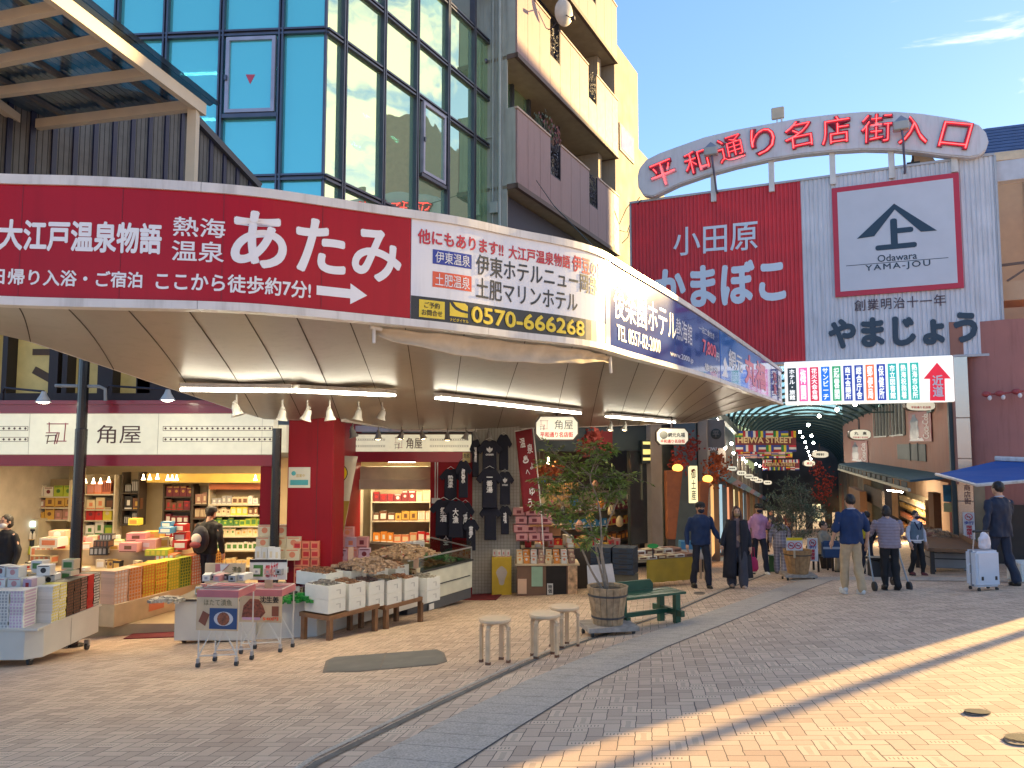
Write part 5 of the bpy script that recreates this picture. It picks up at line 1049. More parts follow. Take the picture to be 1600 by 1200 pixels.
def gooseneck(px, py, sx, label):
    t = fthing(FA, 'gooseneck_lamp', label, 'lamp', 'gooseneck lamps over the shop sign'); x, z = FA.hit(px, py, -.55); mb = MB(); x2 = FA.hit(sx, 600, 0)[0]
    mb.tube([(x2, 0, z - .1), (x2 + .03, -.05, z + .12), (x2 + .15, -.2, z + .18), (x, -.55, z + .1), (x, -.55, z + .04)], .018, 6); mb.build('arm', iron, t)
    mb = MB(); mb.lathe((x, -.55, z - .06), [(.03, .16), (.05, .1), (.11, .0), (.1, .0), (.04, .07)], 14); mb.build('shade', spot_m, t, smooth='a'); MB().ell((x, -.55, z - .05), (.085, .085, .035), 10, 6).build('bulb', fluo, t)
gooseneck(68, 622, 6, 'gooseneck lamp lighting the shop logo, left of the black post'); gooseneck(262, 619, 166, 'gooseneck lamp right of the black post under the canopy edge')
t = thing('canopy_post', 'round black steel post before the shop logo', 'post'); p = P(118, 880, 11.5); MB().lathe((p.x, p.y, G(p.x, p.y) - .02), [(.16, 0), (.16, .05), (.085, .06), (.085, 3.2), (.075, 3.21), (.075, 4.4)], 14).build('shaft', pm('post_black', (.012, .012, .013), .25, coat=.3), t); MB().tube([(p.x - .45, p.y + .05, P(118, 602, 11.5).z), (p.x + .25, p.y - .02, P(118, 604, 11.5).z), (p.x + .33, p.y, P(118, 608, 11.5).z), (p.x + .34, p.y, P(118, 626, 11.5).z)], .025, 6).build('conduit', pm('pipe_grey', (.3, .3, .28), .5), t)
t = thing('canopy_post', 'slim black steel post left of the red corner column', 'post'); p = P(431, 760, 11.75); MB().lathe((p.x, p.y, G(p.x, p.y) - .02), [(.09, 0), (.07, .02), (.07, 3.1)], 12).build('shaft', pm('post_black', (.012, .012, .013)), t)
t = thing('ceiling_lamp', 'wide lamp panel in the ceiling of the red souvenir shop', 'lamp', FA.o, 0); MB().bx(-8, -7.0, 1.2, 1.4, ZCE - .04, ZCE - .005).build('panel', fluo, t); arealight(t, (-7.5, 1.9, ZCE - .08), 3.2, 48, (1, .74, .40), sy=1.6)
t = thing('ceiling_lamp', 'second lamp panel deep in the red souvenir shop', 'lamp', FA.o, 0); MB().bx(-5.6, -4.6, 2.8, 3.0, ZCE - .04, ZCE - .005).build('panel', fluo, t); arealight(t, (-5.1, 3.3, ZCE - .08), 2.4, 48, (1, .74, .40), sy=1.6)
t = thing('ceiling_lamp', 'lamp panel over the shelves behind the smaller shop sign', 'lamp', FB.o, 0); MB().bx(-2.8, -2.2, .5, .6, hdr - .02, hdr + .015).build('panel', fluo, t); arealight(t, (-2.6, .9, hdr - .08), 1.4, 30, (1, .76, .45), sy=.6)
t = fthing(FC, 'ceiling_lamp', 'lamp in the dim gift shop behind the street tree', 'lamp'); MB().bx(2, 2.6, 1.0, 1.1, CZ + .0, CZ + .045).build('panel', fluo, t); arealight(t, (2.6, 1.0, CZ - .06), 3, 40, (1, .74, .42), sy=1)

# ------------------------------------------------------------------ goods
CACHE = {}
def rect_patch(mb, x0, x1, z0, z1, y): mb.add([(x0, y, z0), (x1, y, z0), (x1, y, z1), (x0, y, z1)], [(0, 1, 2, 3)])
def carton(dims, mat, pat=None, style=0):
    key = (dims, mat.name, pat.name if pat else '', style)
    if key in CACHE: return CACHE[key]
    w_, d_, h_ = dims; mb = MB(); mb.bx(-w_ / 2, w_ / 2, -d_ / 2, d_ / 2, 0, h_ * .985)
    if pat:
        mb.mi = 1; e = .0012
        if style == 0: rect_patch(mb, -w_ * .36, w_ * .36, h_ * .2, h_ * .75, -d_ / 2 - e); mb.add([(-w_ * .36, -d_ * .3, h_ * .985 + e), (w_ * .36, -d_ * .3, h_ * .985 + e), (w_ * .36, d_ * .3, h_ * .985 + e), (-w_ * .36, d_ * .3, h_ * .985 + e)], [(0, 1, 2, 3)])
        elif style == 1: rect_patch(mb, -w_ * .2, w_ * .2, h_ * .3, h_ * .7, -d_ / 2 - e); rect_patch(mb, -w_ * .46, w_ * .46, h_ * .02, h_ * .12, -d_ / 2 - e)
        elif style == 2:
            for i in range(4): rect_patch(mb, -w_ * .45 + i * w_ * .23, -w_ * .45 + i * w_ * .23 + w_ * .15, h_ * .15, h_ * .85, -d_ / 2 - e)
            mb.add([(w_ / 2 + e, -d_ * .4, h_ * .2), (w_ / 2 + e, d_ * .4, h_ * .2), (w_ / 2 + e, d_ * .4, h_ * .8), (w_ / 2 + e, -d_ * .4, h_ * .8)], [(0, 1, 2, 3)])
        elif style == 3: mb.lathe((0, 0, 0), [(w_ * .22, 0), (w_ * .16, .001)], 10); [mb.v.__setitem__(i, (mb.v[i][0], -d_ / 2 - e - mb.v[i][2], h_ * .5 + mb.v[i][1])) for i in range(len(mb.v) - 20, len(mb.v))]; rect_patch(mb, -w_ * .4, w_ * .4, h_ * .84, h_ * .93, -d_ / 2 - e)
    o = mb.build('carton', [mat] + ([pat] if pat else []), None); CACHE[key] = o.data; bpy.data.objects.remove(o); return CACHE[key]
def put(name, label, cat, group, loc, rz, me):
    o = bpy.data.objects.new(name, me); COL.objects.link(o); o.location = loc; o.rotation_euler = (0, 0, rz); return tag(o, label, cat, group)
GM = {}
def gm(n, c, r=.5): GM[n] = pm('goods_' + n, c, r, var=.06, rnd=.12); return GM[n]
for n, c in dict(white=(.62, .60, .55), tan=(.34, .18, .13), yellow=(.62, .52, .05), black=(.02, .018, .018), red=(.42, .015, .015), peach=(.62, .40, .26), orange=(.62, .22, .03), lime=(.34, .42, .04), salmon=(.6, .2, .1), pink=(.55, .25, .24), cream=(.60, .50, .32), brown=(.14, .06, .03), green=(.06, .18, .04), blue=(.05, .2, .38), gold=(.5, .3, .06), grey=(.3, .3, .3), maroon=(.16, .02, .03), lilac=(.5, .36, .45)).items(): gm(n, c)
rg = random.Random(21)
def stacks(list_, at, dims, rz, n, label_of, group, name='souvenir_box', cat='box'):
    for i, (cn, pn, st) in enumerate(list_):
        x, y, z = at(i)
        for k in range(n):
            put(name, label_of(cn, i), cat, group + ' %s' % cn, (x + rg.gauss(0, .003), y + rg.gauss(0, .003), z + k * dims[2]), rz + rg.gauss(0, .012), carton(dims, GM[cn], GM[pn] if pn else None, st))
def wheels(par, pts, r=.05):
    for x, y, z in pts:
        mb = MB(); mb.tube([(x - .018, y, z + r), (x + .018, y, z + r)], r, 12); o = mb.build('caster', pm('rubber_dark', (.04, .04, .04), .6), par); MB().bx(x - r * .62, x + r * .62, y - r * .5, y + r * .5, z + 1.25 * r, z + 2.0 * r + .045).build('fork', pm('zinc', (.4, .4, .4), .4, .6), o)
cart_w = pm('cart_white', (.56, .53, .46), .45, var=.08, scale=2)
# near-left low cart
t = thing('display_cart', 'low white wheeled cart stacked with thin gift boxes at the far left', 'cart'); zc0 = -1.27; ZT = -.91
MB().prism([(-8.2, 9.75), (-6.05, 9.75), (-5.9, 9.9), (-5.9, 11.2), (-8.2, 11.2)], zc0, ZT, lambda x, y, z: (x, z, y)).build('body', cart_w, t, bevel=.006)
mb = MB(); mb.bx(-8.2, -5.88, 9.73, 11.22, ZT + .001, ZT + .025); mb.build('tray', cart_w, t); mb = MB(); mb.bx(-5.897, -5.8955, 10.5, 10.504, zc0, ZT); mb.bx(-7.0, -6.996, 9.746, 9.7485, zc0, ZT); mb.build('seam', pm('joint_grey2', (.2, .19, .17)), t)
wheels(t, [(-6.05, 9.88, G(-6, 9.9)), (-6.0, 11.1, G(-6, 11.1)), (-6.7, 9.88, G(-6.7, 9.9)), (-7.9, 9.9, G(-7.9, 9.9))])
lab = lambda s: (lambda cn, i: '%s thin gift box stacked on the %s' % (cn, s))
stacks([('white', 'lilac', 2), ('tan', 'cream', 2), ('white', 'lilac', 2), ('white', 'grey', 2), ('white', 'lilac', 2)], lambda i: (-6.92 + i * .185, 9.90, ZT + .025), (.175, .26, .038), 0, 12, lab('low cart at the far left'), 'thin boxes on the low cart')
stacks([('white', 'yellow', 2), ('yellow', 'white', 2), ('black', 'brown', 2), ('black', 'brown', 2), ('black', 'tan', 2), ('red', 'red', 2), ('black', 'white', 2)], lambda i: (-6.03, 10.14 + i * .165, ZT + .025), (.155, .24, .038), R(90), 12, lab('cart edge by the red doormat'), 'thin boxes along the cart side')
for i, (x, y, k, cn, pn, st) in enumerate([(-6.75, 10.35, 0, 'white', 'pink', 3), (-6.55, 10.35, 0, 'white', 'pink', 3), (-6.6, 10.4, 1, 'white', 'pink', 3), (-6.95, 10.3, 0, 'maroon', 'gold', 3), (-6.8, 10.5, 1, 'white', 'maroon', 3), (-6.35, 10.4, 0, 'white', 'black', 3), (-6.28, 10.65, 0, 'white', 'black', 3), (-6.3, 10.55, 1, 'white', 'black', 3), (-6.42, 10.8, 0, 'white', 'black', 3), (-6.2, 10.95, 0, 'cream', 'green', 0), (-6.25, 11.05, 1, 'cream', 'green', 0), (-6.6, 10.95, 0, 'white', 'green', 0), (-6.62, 10.95, 1, 'white', 'green', 0), (-7.1, 10.9, 0, 'maroon', 'gold', 3), (-7.1, 10.5, 0, 'maroon', 'gold', 3)]):
    put('gift_carton', '%s carton with %s print piled on the low cart' % (cn, pn), 'box', '%s cartons with %s print on the low cart' % (cn, pn), (x, y, ZT + .03 + .38 + k * .14), rg.gauss(0, .15), carton((.17, .15, .14), GM[cn], GM[pn], st))
MB_ = MB(); MB_.bx(-7.9, -6.15, 10.1, 11.15, ZT + .026, ZT + .40); o = MB_.build('stock_tray', cart_w, t)

# long plinth inside the shop with colourful stacks
t = thing('display_plinth', 'long cream plinth running into the shop under colourful box stacks', 'plinth', (-6.55, 12.5, ZF), R(16.5)); rzp = R(-16.5); t.rotation_euler = (0, 0, rzp)
MB().bx(-.55, .25, 0, 2.75, 0, .36).build('body', pm('plinth_cream', (.55, .45, .27), .5), t, bevel=.01); MB().bx(.252, .256, .75, 1.1, .1, .28).build('price_card', GM['salmon'], t)
ca, sa = math.cos(rzp), math.sin(rzp)
def pl_(x, y): return (-6.55 + x * ca - y * sa, 12.5 + x * sa + y * ca)
stacks([('peach', 'white', 2), ('peach', 'orange', 2), ('orange', 'yellow', 2), ('yellow', 'orange', 2), ('lime', 'yellow', 2), ('lime', 'green', 2), ('salmon', 'white', 2), ('salmon', 'orange', 2), ('gold', 'brown', 2)], lambda i: pl_(.10, .14 + i * .3) + (ZF + .36,), (.28, .28, .052), R(90) + rzp, 10, lambda cn, i: '%s gift box stacked on the long cream plinth' % cn, 'boxes on the cream plinth', 'gift_box')
stacks([('peach', 'white', 2), ('white', 'peach', 2), ('peach', 'white', 2)], lambda i: (-7.15 - i * .28, 12.55, ZF + .36), (.27, .28, .052), 0, 9, lambda cn, i: '%s gift box at the front end of the long plinth' % cn, 'front boxes on the cream plinth', 'gift_box')
MB_ = MB(); MB_.bx(-8.2, -6.99, 12.4, 13.2, ZF, ZF + .36); tag(MB_.build('display_plinth', pm('plinth_cream', (.55, .45, .27))), 'short cream plinth turned along the shop front', 'plinth')
# middle table with mounds of boxes
t = thing('sales_table', 'broad table in the shop heaped with boxes in many colours', 'table'); MB().bx(-8.9, -6.0, 13.6, 15.0, ZF + .62, ZF + .7).build('top', pm('table_top', (.4, .3, .18), .5), t)
for x, y in ((-8.8, 13.7), (-6.1, 13.7), (-8.8, 14.9), (-6.1, 14.9)): MB().bx(x - .04, x + .04, y - .04, y + .04, ZF, ZF + .619).build('leg', dk, t)
for (px, py, cn, pn, st, w_, h_) in [(75, 872, 'cream', 'salmon', 2, 38, 12), (75, 860, 'white', 'salmon', 2, 36, 14), (84, 846, 'white', 'salmon', 0, 30, 14), (95, 834, 'peach', 'white', 3, 26, 12), (150, 872, 'black', 'grey', 2, 30, 12), (158, 860, 'black', 'grey', 2, 26, 12), (162, 849, 'black', 'brown', 2, 22, 10), (168, 839, 'black', 'grey', 2, 18, 9), (178, 868, 'black', 'blue', 2, 22, 16), (200, 868, 'black', 'black', 2, 22, 18), (182, 850, 'green', 'gold', 0, 22, 14), (140, 866, 'white', 'black', 0, 14, 22), (206, 854, 'pink', 'brown', 1, 28, 14), (232, 850, 'pink', 'lilac', 1, 30, 16), (216, 838, 'pink', 'brown', 1, 28, 12), (240, 836, 'gold', 'salmon', 1, 26, 12), (250, 862, 'lime', 'yellow', 2, 34, 9), (235, 870, 'lime', 'yellow', 2, 36, 9), (263, 870, 'salmon', 'white', 2, 30, 10), (262, 828, 'blue', 'white', 0, 20, 9), (262, 819, 'blue', 'white', 0, 16, 8), (284, 838, 'red', 'white', 0, 20, 13), (284, 824, 'red', 'white', 0, 18, 12), (284, 851, 'red', 'white', 0, 22, 13), (212, 815, 'yellow', 'orange', 0, 16, 10)]:
    Y = 13.9 + rg.uniform(0, .7); p = P(px, py, Y); w2 = w_ * Y / F; h2 = h_ * Y / F
    put('gift_carton', '%s box with %s print on the heaped shop table' % (cn, pn), 'box', '%s boxes with %s print on the shop table' % (cn, pn), (p.x, p.y, p.z - h2 / 2), rg.gauss(0, .1), carton((round(w2, 2), round(w2 * .8, 2), round(h2, 2)), GM[cn], GM[pn], st))
MB_ = MB(); MB_.bx(-8.7, -6.1, 14.2, 14.95, ZF + .701, ZF + .98); MB_.build('riser', pm('table_top', (.4, .3, .18)), t)
# shelf units
def shelf(fr, name, label, px0, px1, py0, py1, y, boards, mats, group, sz=(.11, .12), frame_m=None, head=None, kind='shelf_pack', depth=.35, lean=0):
    t = fthing(fr, name, label, 'shelf'); a, b = fr.hit(px0, (py0 + py1) / 2, y)[0], fr.hit(px1, (py0 + py1) / 2, y)[0]; z1 = fr.hit((px0 + px1) / 2, py0, y)[1]; z0 = fr.hit((px0 + px1) / 2, py1, y)[1]
    fm = frame_m or pm('shelf_white', (.5, .46, .36), .5); mb = MB(); mb.bx(a, b, y + depth, y + depth + .03, z0, z1); mb.build('back_panel', pm('shelf_back', (.30, .24, .15), .7), t)
    for x in (a, b): MB().bx(x - .015, x + .015, y, y + depth, z0, z1).build('side_panel', fm, t)
    if head: MB().bx(a, b, y - .02, y + .02, z1 - head[0], z1).build('header_board', head[1], t)
    for i, py in enumerate(boards):
        z = fr.hit((px0 + px1) / 2, py, y)[1]; MB().bx(a + .016, b - .016, y - .01, y + depth, z - .025, z).build('board', fm, t)
        row = mats[i % len(mats)]; x = a + .03; j = 0
        while x < b - sz[0] * .6:
            cn, pn, st = row[(j * len(row)) // max(1, int((b - a) / sz[0]) + 1) % len(row)]; w_ = sz[0] * rg.choice((.8, 1, 1)); h_ = sz[1] * rg.choice((.8, 1, 1.15)); pw = fr.w(x + w_ / 2, y + .12, z)
            put(kind, '%s pack with %s print on the %s' % (cn, pn, group), 'pack', '%s and %s packs on the %s' % (cn, pn, group), pw, fr.th, carton((round(w_ * .93, 3), .12, round(h_, 2)), GM[cn], GM[pn], st)); x += w_; j += 1
    return t
shelf(FA, 'wall_shelf', 'white wall shelf with orange header at the right rear of the shop', 325, 406, 756, 905, 4.9, (788, 805, 822, 838, 860, 885), [[('grey', 'white', 1), ('cream', 'brown', 0), ('white', 'lilac', 1)], [('cream', 'brown', 3), ('yellow', 'cream', 0), ('brown', 'cream', 1)], [('green', 'lime', 3), ('lime', 'green', 0)], [('cream', 'green', 3), ('cream', 'gold', 3)], [('white', 'green', 0)], [('cream', 'gold', 2)]], 'white shelf with orange header', (.125, .16), head=(.12, pm('header_orange', (.42, .12, .04), .5)))
shelf(FA, 'wall_shelf', 'dark red goods shelf left of the white one at the shop rear', 254, 298, 757, 870, 5.0, (776, 797, 818, 840, 866), [[('maroon', 'gold', 3)], [('brown', 'red', 1), ('maroon', 'red', 3)], [('maroon', 'white', 0)], [('red', 'white', 0)], [('maroon', 'brown', 1)]], 'dark red rear shelf', (.15, .2), dk)
shelf(FA, 'wall_shelf', 'narrow shelf of patterned brown packs between the red and white shelves', 300, 323, 760, 860, 4.95, (788, 810, 832, 858), [[('tan', 'cream', 1)], [('brown', 'cream', 2)], [('tan', 'gold', 1)]], 'narrow brown shelf', (.15, .22), dk)
shelf(FA, 'wall_shelf', 'stepped shelf of gift boxes along the left rear wall of the shop', 22, 108, 750, 815, 4.4, (776, 793, 812), [[('cream', 'black', 0), ('white', 'maroon', 3), ('lime', 'green', 3)], [('tan', 'white', 0), ('gold', 'brown', 1)], [('black', 'white', 0), ('gold', 'brown', 3), ('tan', 'pink', 1)]], 'left stepped shelf', (.21, .2))
shelf(FA, 'wall_shelf', 'shelf with pink boxes and red bags right of the black post', 130, 178, 742, 838, 4.6, (772, 796, 813, 836), [[('salmon', 'pink', 2), ('salmon', 'maroon', 2)], [('cream', 'salmon', 1), ('black', 'brown', 0)], [('red', 'maroon', 3), ('yellow', 'cream', 3)], [('white', 'green', 1), ('green', 'lime', 0), ('red', 'cream', 3)]], 'shelf right of the black post', (.2, .25))
shelf(FA, 'wall_shelf', 'dark tall stand of black and grey packets at the shop rear', 190, 216, 738, 822, 4.7, (770, 796, 820), [[('black', 'grey', 2)], [('black', 'white', 1), ('brown', 'gold', 1)]], 'dark tall stand', (.18, .24), dk)
shelf(FB, 'wall_shelf', 'lit shelf of red bags and cream cartons behind the smaller doorway', 580, 672, 757, 850, 1.5, (784, 814, 848), [[('maroon', 'red', 3), ('maroon', 'white', 3), ('peach', 'cream', 0)], [('brown', 'white', 0), ('gold', 'brown', 1), ('peach', 'white', 2)], [('orange', 'white', 1), ('salmon', 'cream', 0), ('red', 'white', 0)]], 'lit shelf behind the smaller doorway', (.19, .23))
shelf(FB, 'wall_shelf', 'narrow pale shelf beside the hanging cat banner', 541, 562, 758, 850, 1.2, (772, 790, 808, 828), [[('white', 'grey', 1)], [('cream', 'grey', 3)]], 'narrow pale shelf', (.14, .17))
t = fthing(FA, 'wall_header', 'yellow painted beam with small lamps across the shop rear', 'beam'); r_ = FA.rect(229, 740, 407, 754, 4.6); MB().bx(r_[0], r_[1], 4.6, 4.7, r_[2], r_[3]).build('beam', pm('beam_yellow', (.55, .38, .08), .6), t)
for px, py in ((224, 746), (234, 746), (246, 745), (262, 747), (269, 747), (276, 747), (399, 747), (133, 751), (146, 752), (157, 752), (170, 750)): q = FA.hit(px, py, 4.3); MB().lathe((q[0], 4.3, q[1] - .05), [(.045, 0), (.02, .06), (.01, .12)], 8).build('lamp', warm_b, t)
t = fthing(FA, 'drinks_fridge', 'drinks fridge with glowing header beside the left shelf', 'fridge'); r_ = FA.rect(21, 812, 56, 884, 4.1); MB().bx(r_[0], r_[1], 4.15, 4.6, r_[2] - .3, r_[3]).build('cabinet', pm('fridge_cream', (.45, .42, .33), .4), t)
MB().bx(r_[0] + .06, r_[1] - .06, 4.13, 4.149, r_[2] - .2, r_[3] - .2).build('door', pm('fridge_dark', (.02, .03, .05), .1), t); MB().bx(r_[0] + .06, r_[1] - .06, 4.12, 4.149, r_[3] - .15, r_[3] - .04).build('header', pm('fridge_glow', (.7, .8, .8), .5, emit=(.7, 1, .95), es=1.2), t)
for zz_, m_ in ((r_[3] - .40, GM['white']), (r_[3] - .70, GM['lime']), (r_[3] - .98, GM['gold'])):
    mb = MB(); [mb.lathe((r_[0] + .12 + i * .075, 4.10, zz_), [(.028, 0), (.028, .1), (.012, .14), (.012, .16)], 7) for i in range(5)]; mb.build('bottle_row', m_, t); MB().bx(r_[0] + .06, r_[1] - .06, 4.08, 4.13, zz_ - .015, zz_ - .001).build('rack', GM['gold'], t)
# red mats
red_mat = pm('mat_red', (.16, .01, .015), .95, bump=.3, bscale=200)
def gpoly(name, label, cat, pts, m, lift, th):
    ps = [GP(x, y) for x, y in pts]; mb = MB(); n = len(ps); mb.add([(p.x, p.y, p.z + .001) for p in ps] + [(p.x, p.y, p.z + lift + th) for p in ps], [tuple(range(n))[::-1], tuple(range(n, 2 * n))] + [(i, (i + 1) % n, (i + 1) % n + n, i + n) for i in range(n)])
    return tag(mb.build(name, m), label, cat)
gpoly('doormat', 'red doormat on the bricks before the souvenir shop entrance', 'mat', [(193, 999), (236, 976), (305, 974), (305, 995)], red_mat, .004, .012)
gpoly('doormat', 'small red doormat right of the freezer case', 'mat', [(716, 938), (740, 920), (792, 922), (775, 938)], red_mat, .004, .012)
# ------------------------------------------------------------------ street furniture and stalls
wire_m = pm('wire_white', (.6, .58, .52), .4); card_p = pm('card_peach', (.55, .42, .26), .5); card_r = pm('card_rose', (.45, .14, .15), .5); card_d = pm('dish_blue', (.02, .06, .16), .4)
def wire_stand(px0, px1, py0, py1, base, label):
    b = GP(*base); fr = Fr(b.x, b.y, -6); t = fthing(fr, 'wire_stand', label, 'stand', 'wire stands with food posters')
    x0, x1, z0, z1 = fr.rect(px0, py0, px1, py1); w_ = x1 - x0; g = lambda x, y: G(fr.w(x, y, 0).x, fr.w(x, y, 0).y) - fr.o.z
    f = MB()
    for x in (x0 + .02, x1 - .02): f.tube([(x, .02, g(x, 0) + .07), (x, .02, z1)], .009, 5); f.tube([(x, .42, g(x, .42) + .07), (x, .42, z1)], .009, 5); f.tube([(x, .02, z1), (x, .42, z1)], .009, 5)
    for y in (.02, .42): f.tube([(x0 + .02, y, g(x0, y) + .12), (x0 + w_ * .35, y, z0), ], .008, 5); f.tube([(x1 - .02, y, g(x1, y) + .12), (x0 + w_ * .65, y, z0)], .008, 5); f.tube([(x0 + .02, y, g(x0, y) + .13), (x1 - .02, y, g(x1, y) + .13)], .008, 5)
    for i in range(5): f.tube([(x0 + .02, .42 * i / 4 + .02, z1), (x1 - .02, .42 * i / 4 + .02, z1)], .006, 4)
    f.build('frame', wire_m, t); wheels(t, [(x0 + .02, .02, g(x0, 0)), (x1 - .02, .02, g(x1, 0)), (x0 + .02, .42, g(x0, .4)), (x1 - .02, .42, g(x1, .4))], .028)
    p = MB(); p.bx(x0, x1, -.015, 0, z0, z1 - .08); p.build('poster_board', card_p, t); p = MB(); p.bx(x0, x1, -.017, .43, z1 - .079, z1 - .001); p.build('top_band', card_r, t)
    return t, x0, x1, z0, z1, fr
t, x0, x1, z0, z1, fr1 = wire_stand(308, 373, 922, 985, (322, 1043), 'white wire stand with a poster of a blue food bowl'); w_ = x1 - x0; h_ = z1 - z0
text('ほたて漬魚', x0 + w_ * .18, x0 + w_ * .85, z0 + h_ * .62, z0 + h_ * .78, pm('brush_olive', (.12, .10, .03)), t, y=-.019, bold=.0)
MB().bx(x0 + w_ * .32, x1 - .01, -.019, -.0155, z0 + .02, z0 + h_ * .56).build('photo_print', card_d, t); c = (x0 + w_ * .66, z0 + h_ * .30)
MB().lathe((0, 0, 0), [(.1, 0), (.001, .001)], 20).build('bowl_print', pm('bowl_white', (.5, .5, .5)), t).data.transform(Matrix.Translation((c[0], -.0205, c[1])) @ Matrix.Rotation(R(90), 4, 'X') @ Matrix.Diagonal((1.15, .8, 1, 1))); MB().lathe((0, 0, 0), [(.075, 0), (.001, .001)], 14).build('food_print', pm('food_brown', (.22, .07, .03), var=.5, scale=40), t).data.transform(Matrix.Translation((c[0], -.0225, c[1])) @ Matrix.Rotation(R(90), 4, 'X'))
MB().prism([(x0 + .03, z0 + .1), (x0 + .11, z0 + .05), (x0 + .16, z0 + .18), (x0 + .08, z0 + .22)], -.02, -.016).build('pack_print', pm('pack_brown', (.2, .06, .03)), t)
t, x0, x1, z0, z1, fr2 = wire_stand(375, 441, 921, 972, (388, 1022), 'white wire stand with a poster of brown pickled ginger'); w_ = x1 - x0; h_ = z1 - z0
text('沈生姜', x0 + w_ * .48, x0 + w_ * .93, z0 + h_ * .60, z0 + h_ * .80, ink_k, t, y=-.019, bold=.02)
MB().prism([(x0 + w_ * u, z0 + h_ * v) for u, v in ((.06, .14), (.5, .12), (.62, .3), (.56, .5), (.46, .7), (.25, .72), (.1, .5))], -.019, -.0155).build('food_print', pm('ginger_brown', (.20, .055, .03), var=.6, scale=30), t); MB().bx(x0 + w_ * .77, x0 + w_ * .93, -.02, -.0155, z0 + h_ * .2, z0 + h_ * .5).build('pack_print', pm('pack_brown', (.2, .06, .03)), t); MB().bx(x0 + w_ * .08, x0 + w_ * .5, -.021, -.0155, z0 + .03, z0 + h_ * .15).build('price_band', pm('band_lilac', (.5, .3, .42)), t); text('540円', x0 + w_ * .56, x0 + w_ * .93, z0 + .025, z0 + h_ * .17, ink_o, t, y=-.021, bold=.03)
for fr_, pxs, nm in ((fr1, range(6), 'first'), (fr2, range(5), 'second')):
    for i in pxs:
        x, y = fr_.w(.06 + i * .075 if nm == 'second' else -.08 + i * .085, .12 + .08 * (i % 2), 0).xy; zt = (P(340, 920, 8.6) if nm == 'first' else P(405, 919, 9)).z
        cn = ('white', 'grey', 'pink', 'black', 'grey', 'white')[i]; put('snack_packet', '%s packet lying on the %s wire stand' % (cn, nm + (' (blue bowl poster)' if nm == 'first' else ' (ginger poster)')), 'packet', '%s packets on the %s wire stand' % (cn, nm), (x, y, zt + .012), rg.gauss(0, .2), carton((.08, .2, .07), GM[cn], GM['grey'] if cn != 'grey' else GM['black'], 1))

# wheeled counters in front of the red column
t = thing('sales_counter', 'long white wheeled counter before the red column', 'counter', (-4.8, 11.15, 0)); gz = lambda x, y: G(x - 4.8, y + 11.15)
MB().prism([(0, 0), (1.15, 0), (1.15, .12), (2.0, .12), (2.1, .75), (0, .75)], -1.38, -.83, lambda x, y, z: (x, z, y)).build('body', cart_w, t, bevel=.006); MB().bx(-.02, 2.12, -.02, .78, -.829, -.80).build('top', pm('counter_dark', (.06, .05, .045), .5), t)
wheels(t, [(.1, .12, gz(.1, .12)), (1.05, .12, gz(1.05, .1)), (1.9, .3, gz(1.9, .3)), (.1, .7, gz(.1, .7))], .05)
t = thing('sales_counter', 'second cream counter running back behind the foam boxes', 'counter', (-2.75, 11.25, 0), R(-30)); a_ = R(-30)
MB().bx(-.95, -.2, .1, 3.0, -1.40, -.95).build('body', cart_w, t, bevel=.006); wheels(t, [(-.3, .2, -1.50), (-.3, 1.6, -1.62)], .05)
def item(px, py, Y, w_, h_, d_, cn, pn, st, where, lean=0, name='gift_carton', kind='box'):
    p = P(px, py, Y); put(name, '%s %s with %s print on %s' % (cn, kind, pn, where), kind, '%s %s with %s print on %s' % (cn, kind, pn, where), (p.x, p.y, p.z - h_ * Y / F / 2), rg.gauss(0, .06), carton((round(w_ * Y / F, 2), d_, round(h_ * Y / F, 2)), GM[cn], GM[pn], st))
for r_, (y0, pxs) in enumerate(((828, (415, 441, 460)), (847, (413, 438, 460)), (866, (412, 436, 458)))):
    for px in pxs: item(px, y0, 12.0 - .12 * r_, 21, 17, .12, 'cream', 'salmon', 3, 'the raised rack by the red column')
for i, px in enumerate((404, 414, 424, 433)): item(px, 866 + i % 2, 11.55, 9, 24, .05, 'white', 'cream', 1, 'the white counter')
for r_ in range(5):
    for c_ in range(3): item(468 + c_ * 13, 903 - r_ * 13, 11.9, 12, 12, .2, 'salmon', 'red', 0, 'the red and white carton pile')
for r_, (py, n, x0_) in enumerate(((886, 5, 505), (868, 5, 500), (850, 5, 497), (832, 2, 527))):
    for c_ in range(n): item(x0_ + c_ * 17.5, py - c_ * .8, 13.0 + .15 * r_, 17, 16, .14, ('pink', 'lilac')[(c_ + r_) % 2], ('maroon', 'salmon')[(c_) % 2], (1, 3)[r_ % 2], 'the tiered pink pile behind the foam boxes')
for c_ in range(6): item(630 + c_ * 6, 858 - c_ * .6, 14.2, 6, 22, .1, 'white', 'grey', 1, 'the end of the freezer case', name='snack_pouch', kind='pouch')
for c_ in range(8): item(600 + c_ * 7, 862 - (c_ % 2) * 3, 13.6, 7, 14, .06, ('red', 'black', 'gold', 'brown')[c_ % 4], 'white', 1, 'the tier by the grey pouches', name='snack_pouch', kind='pouch')
t = thing('tiered_rack', 'stepped brown rack holding the pink carton tiers', 'rack', (-1.95, 13.2, 0), R(-25)); MB().prism([(0, -1.3), (0, -.8), (.3, -.8), (.3, -.6), (.6, -.6), (.6, -.4), (.9, -.4), (.9, -1.3)], -1.25, -.1, lambda x, y, z: (y, x, z)).build('steps', pm('rack_brown', (.22, .15, .09), .7), t)
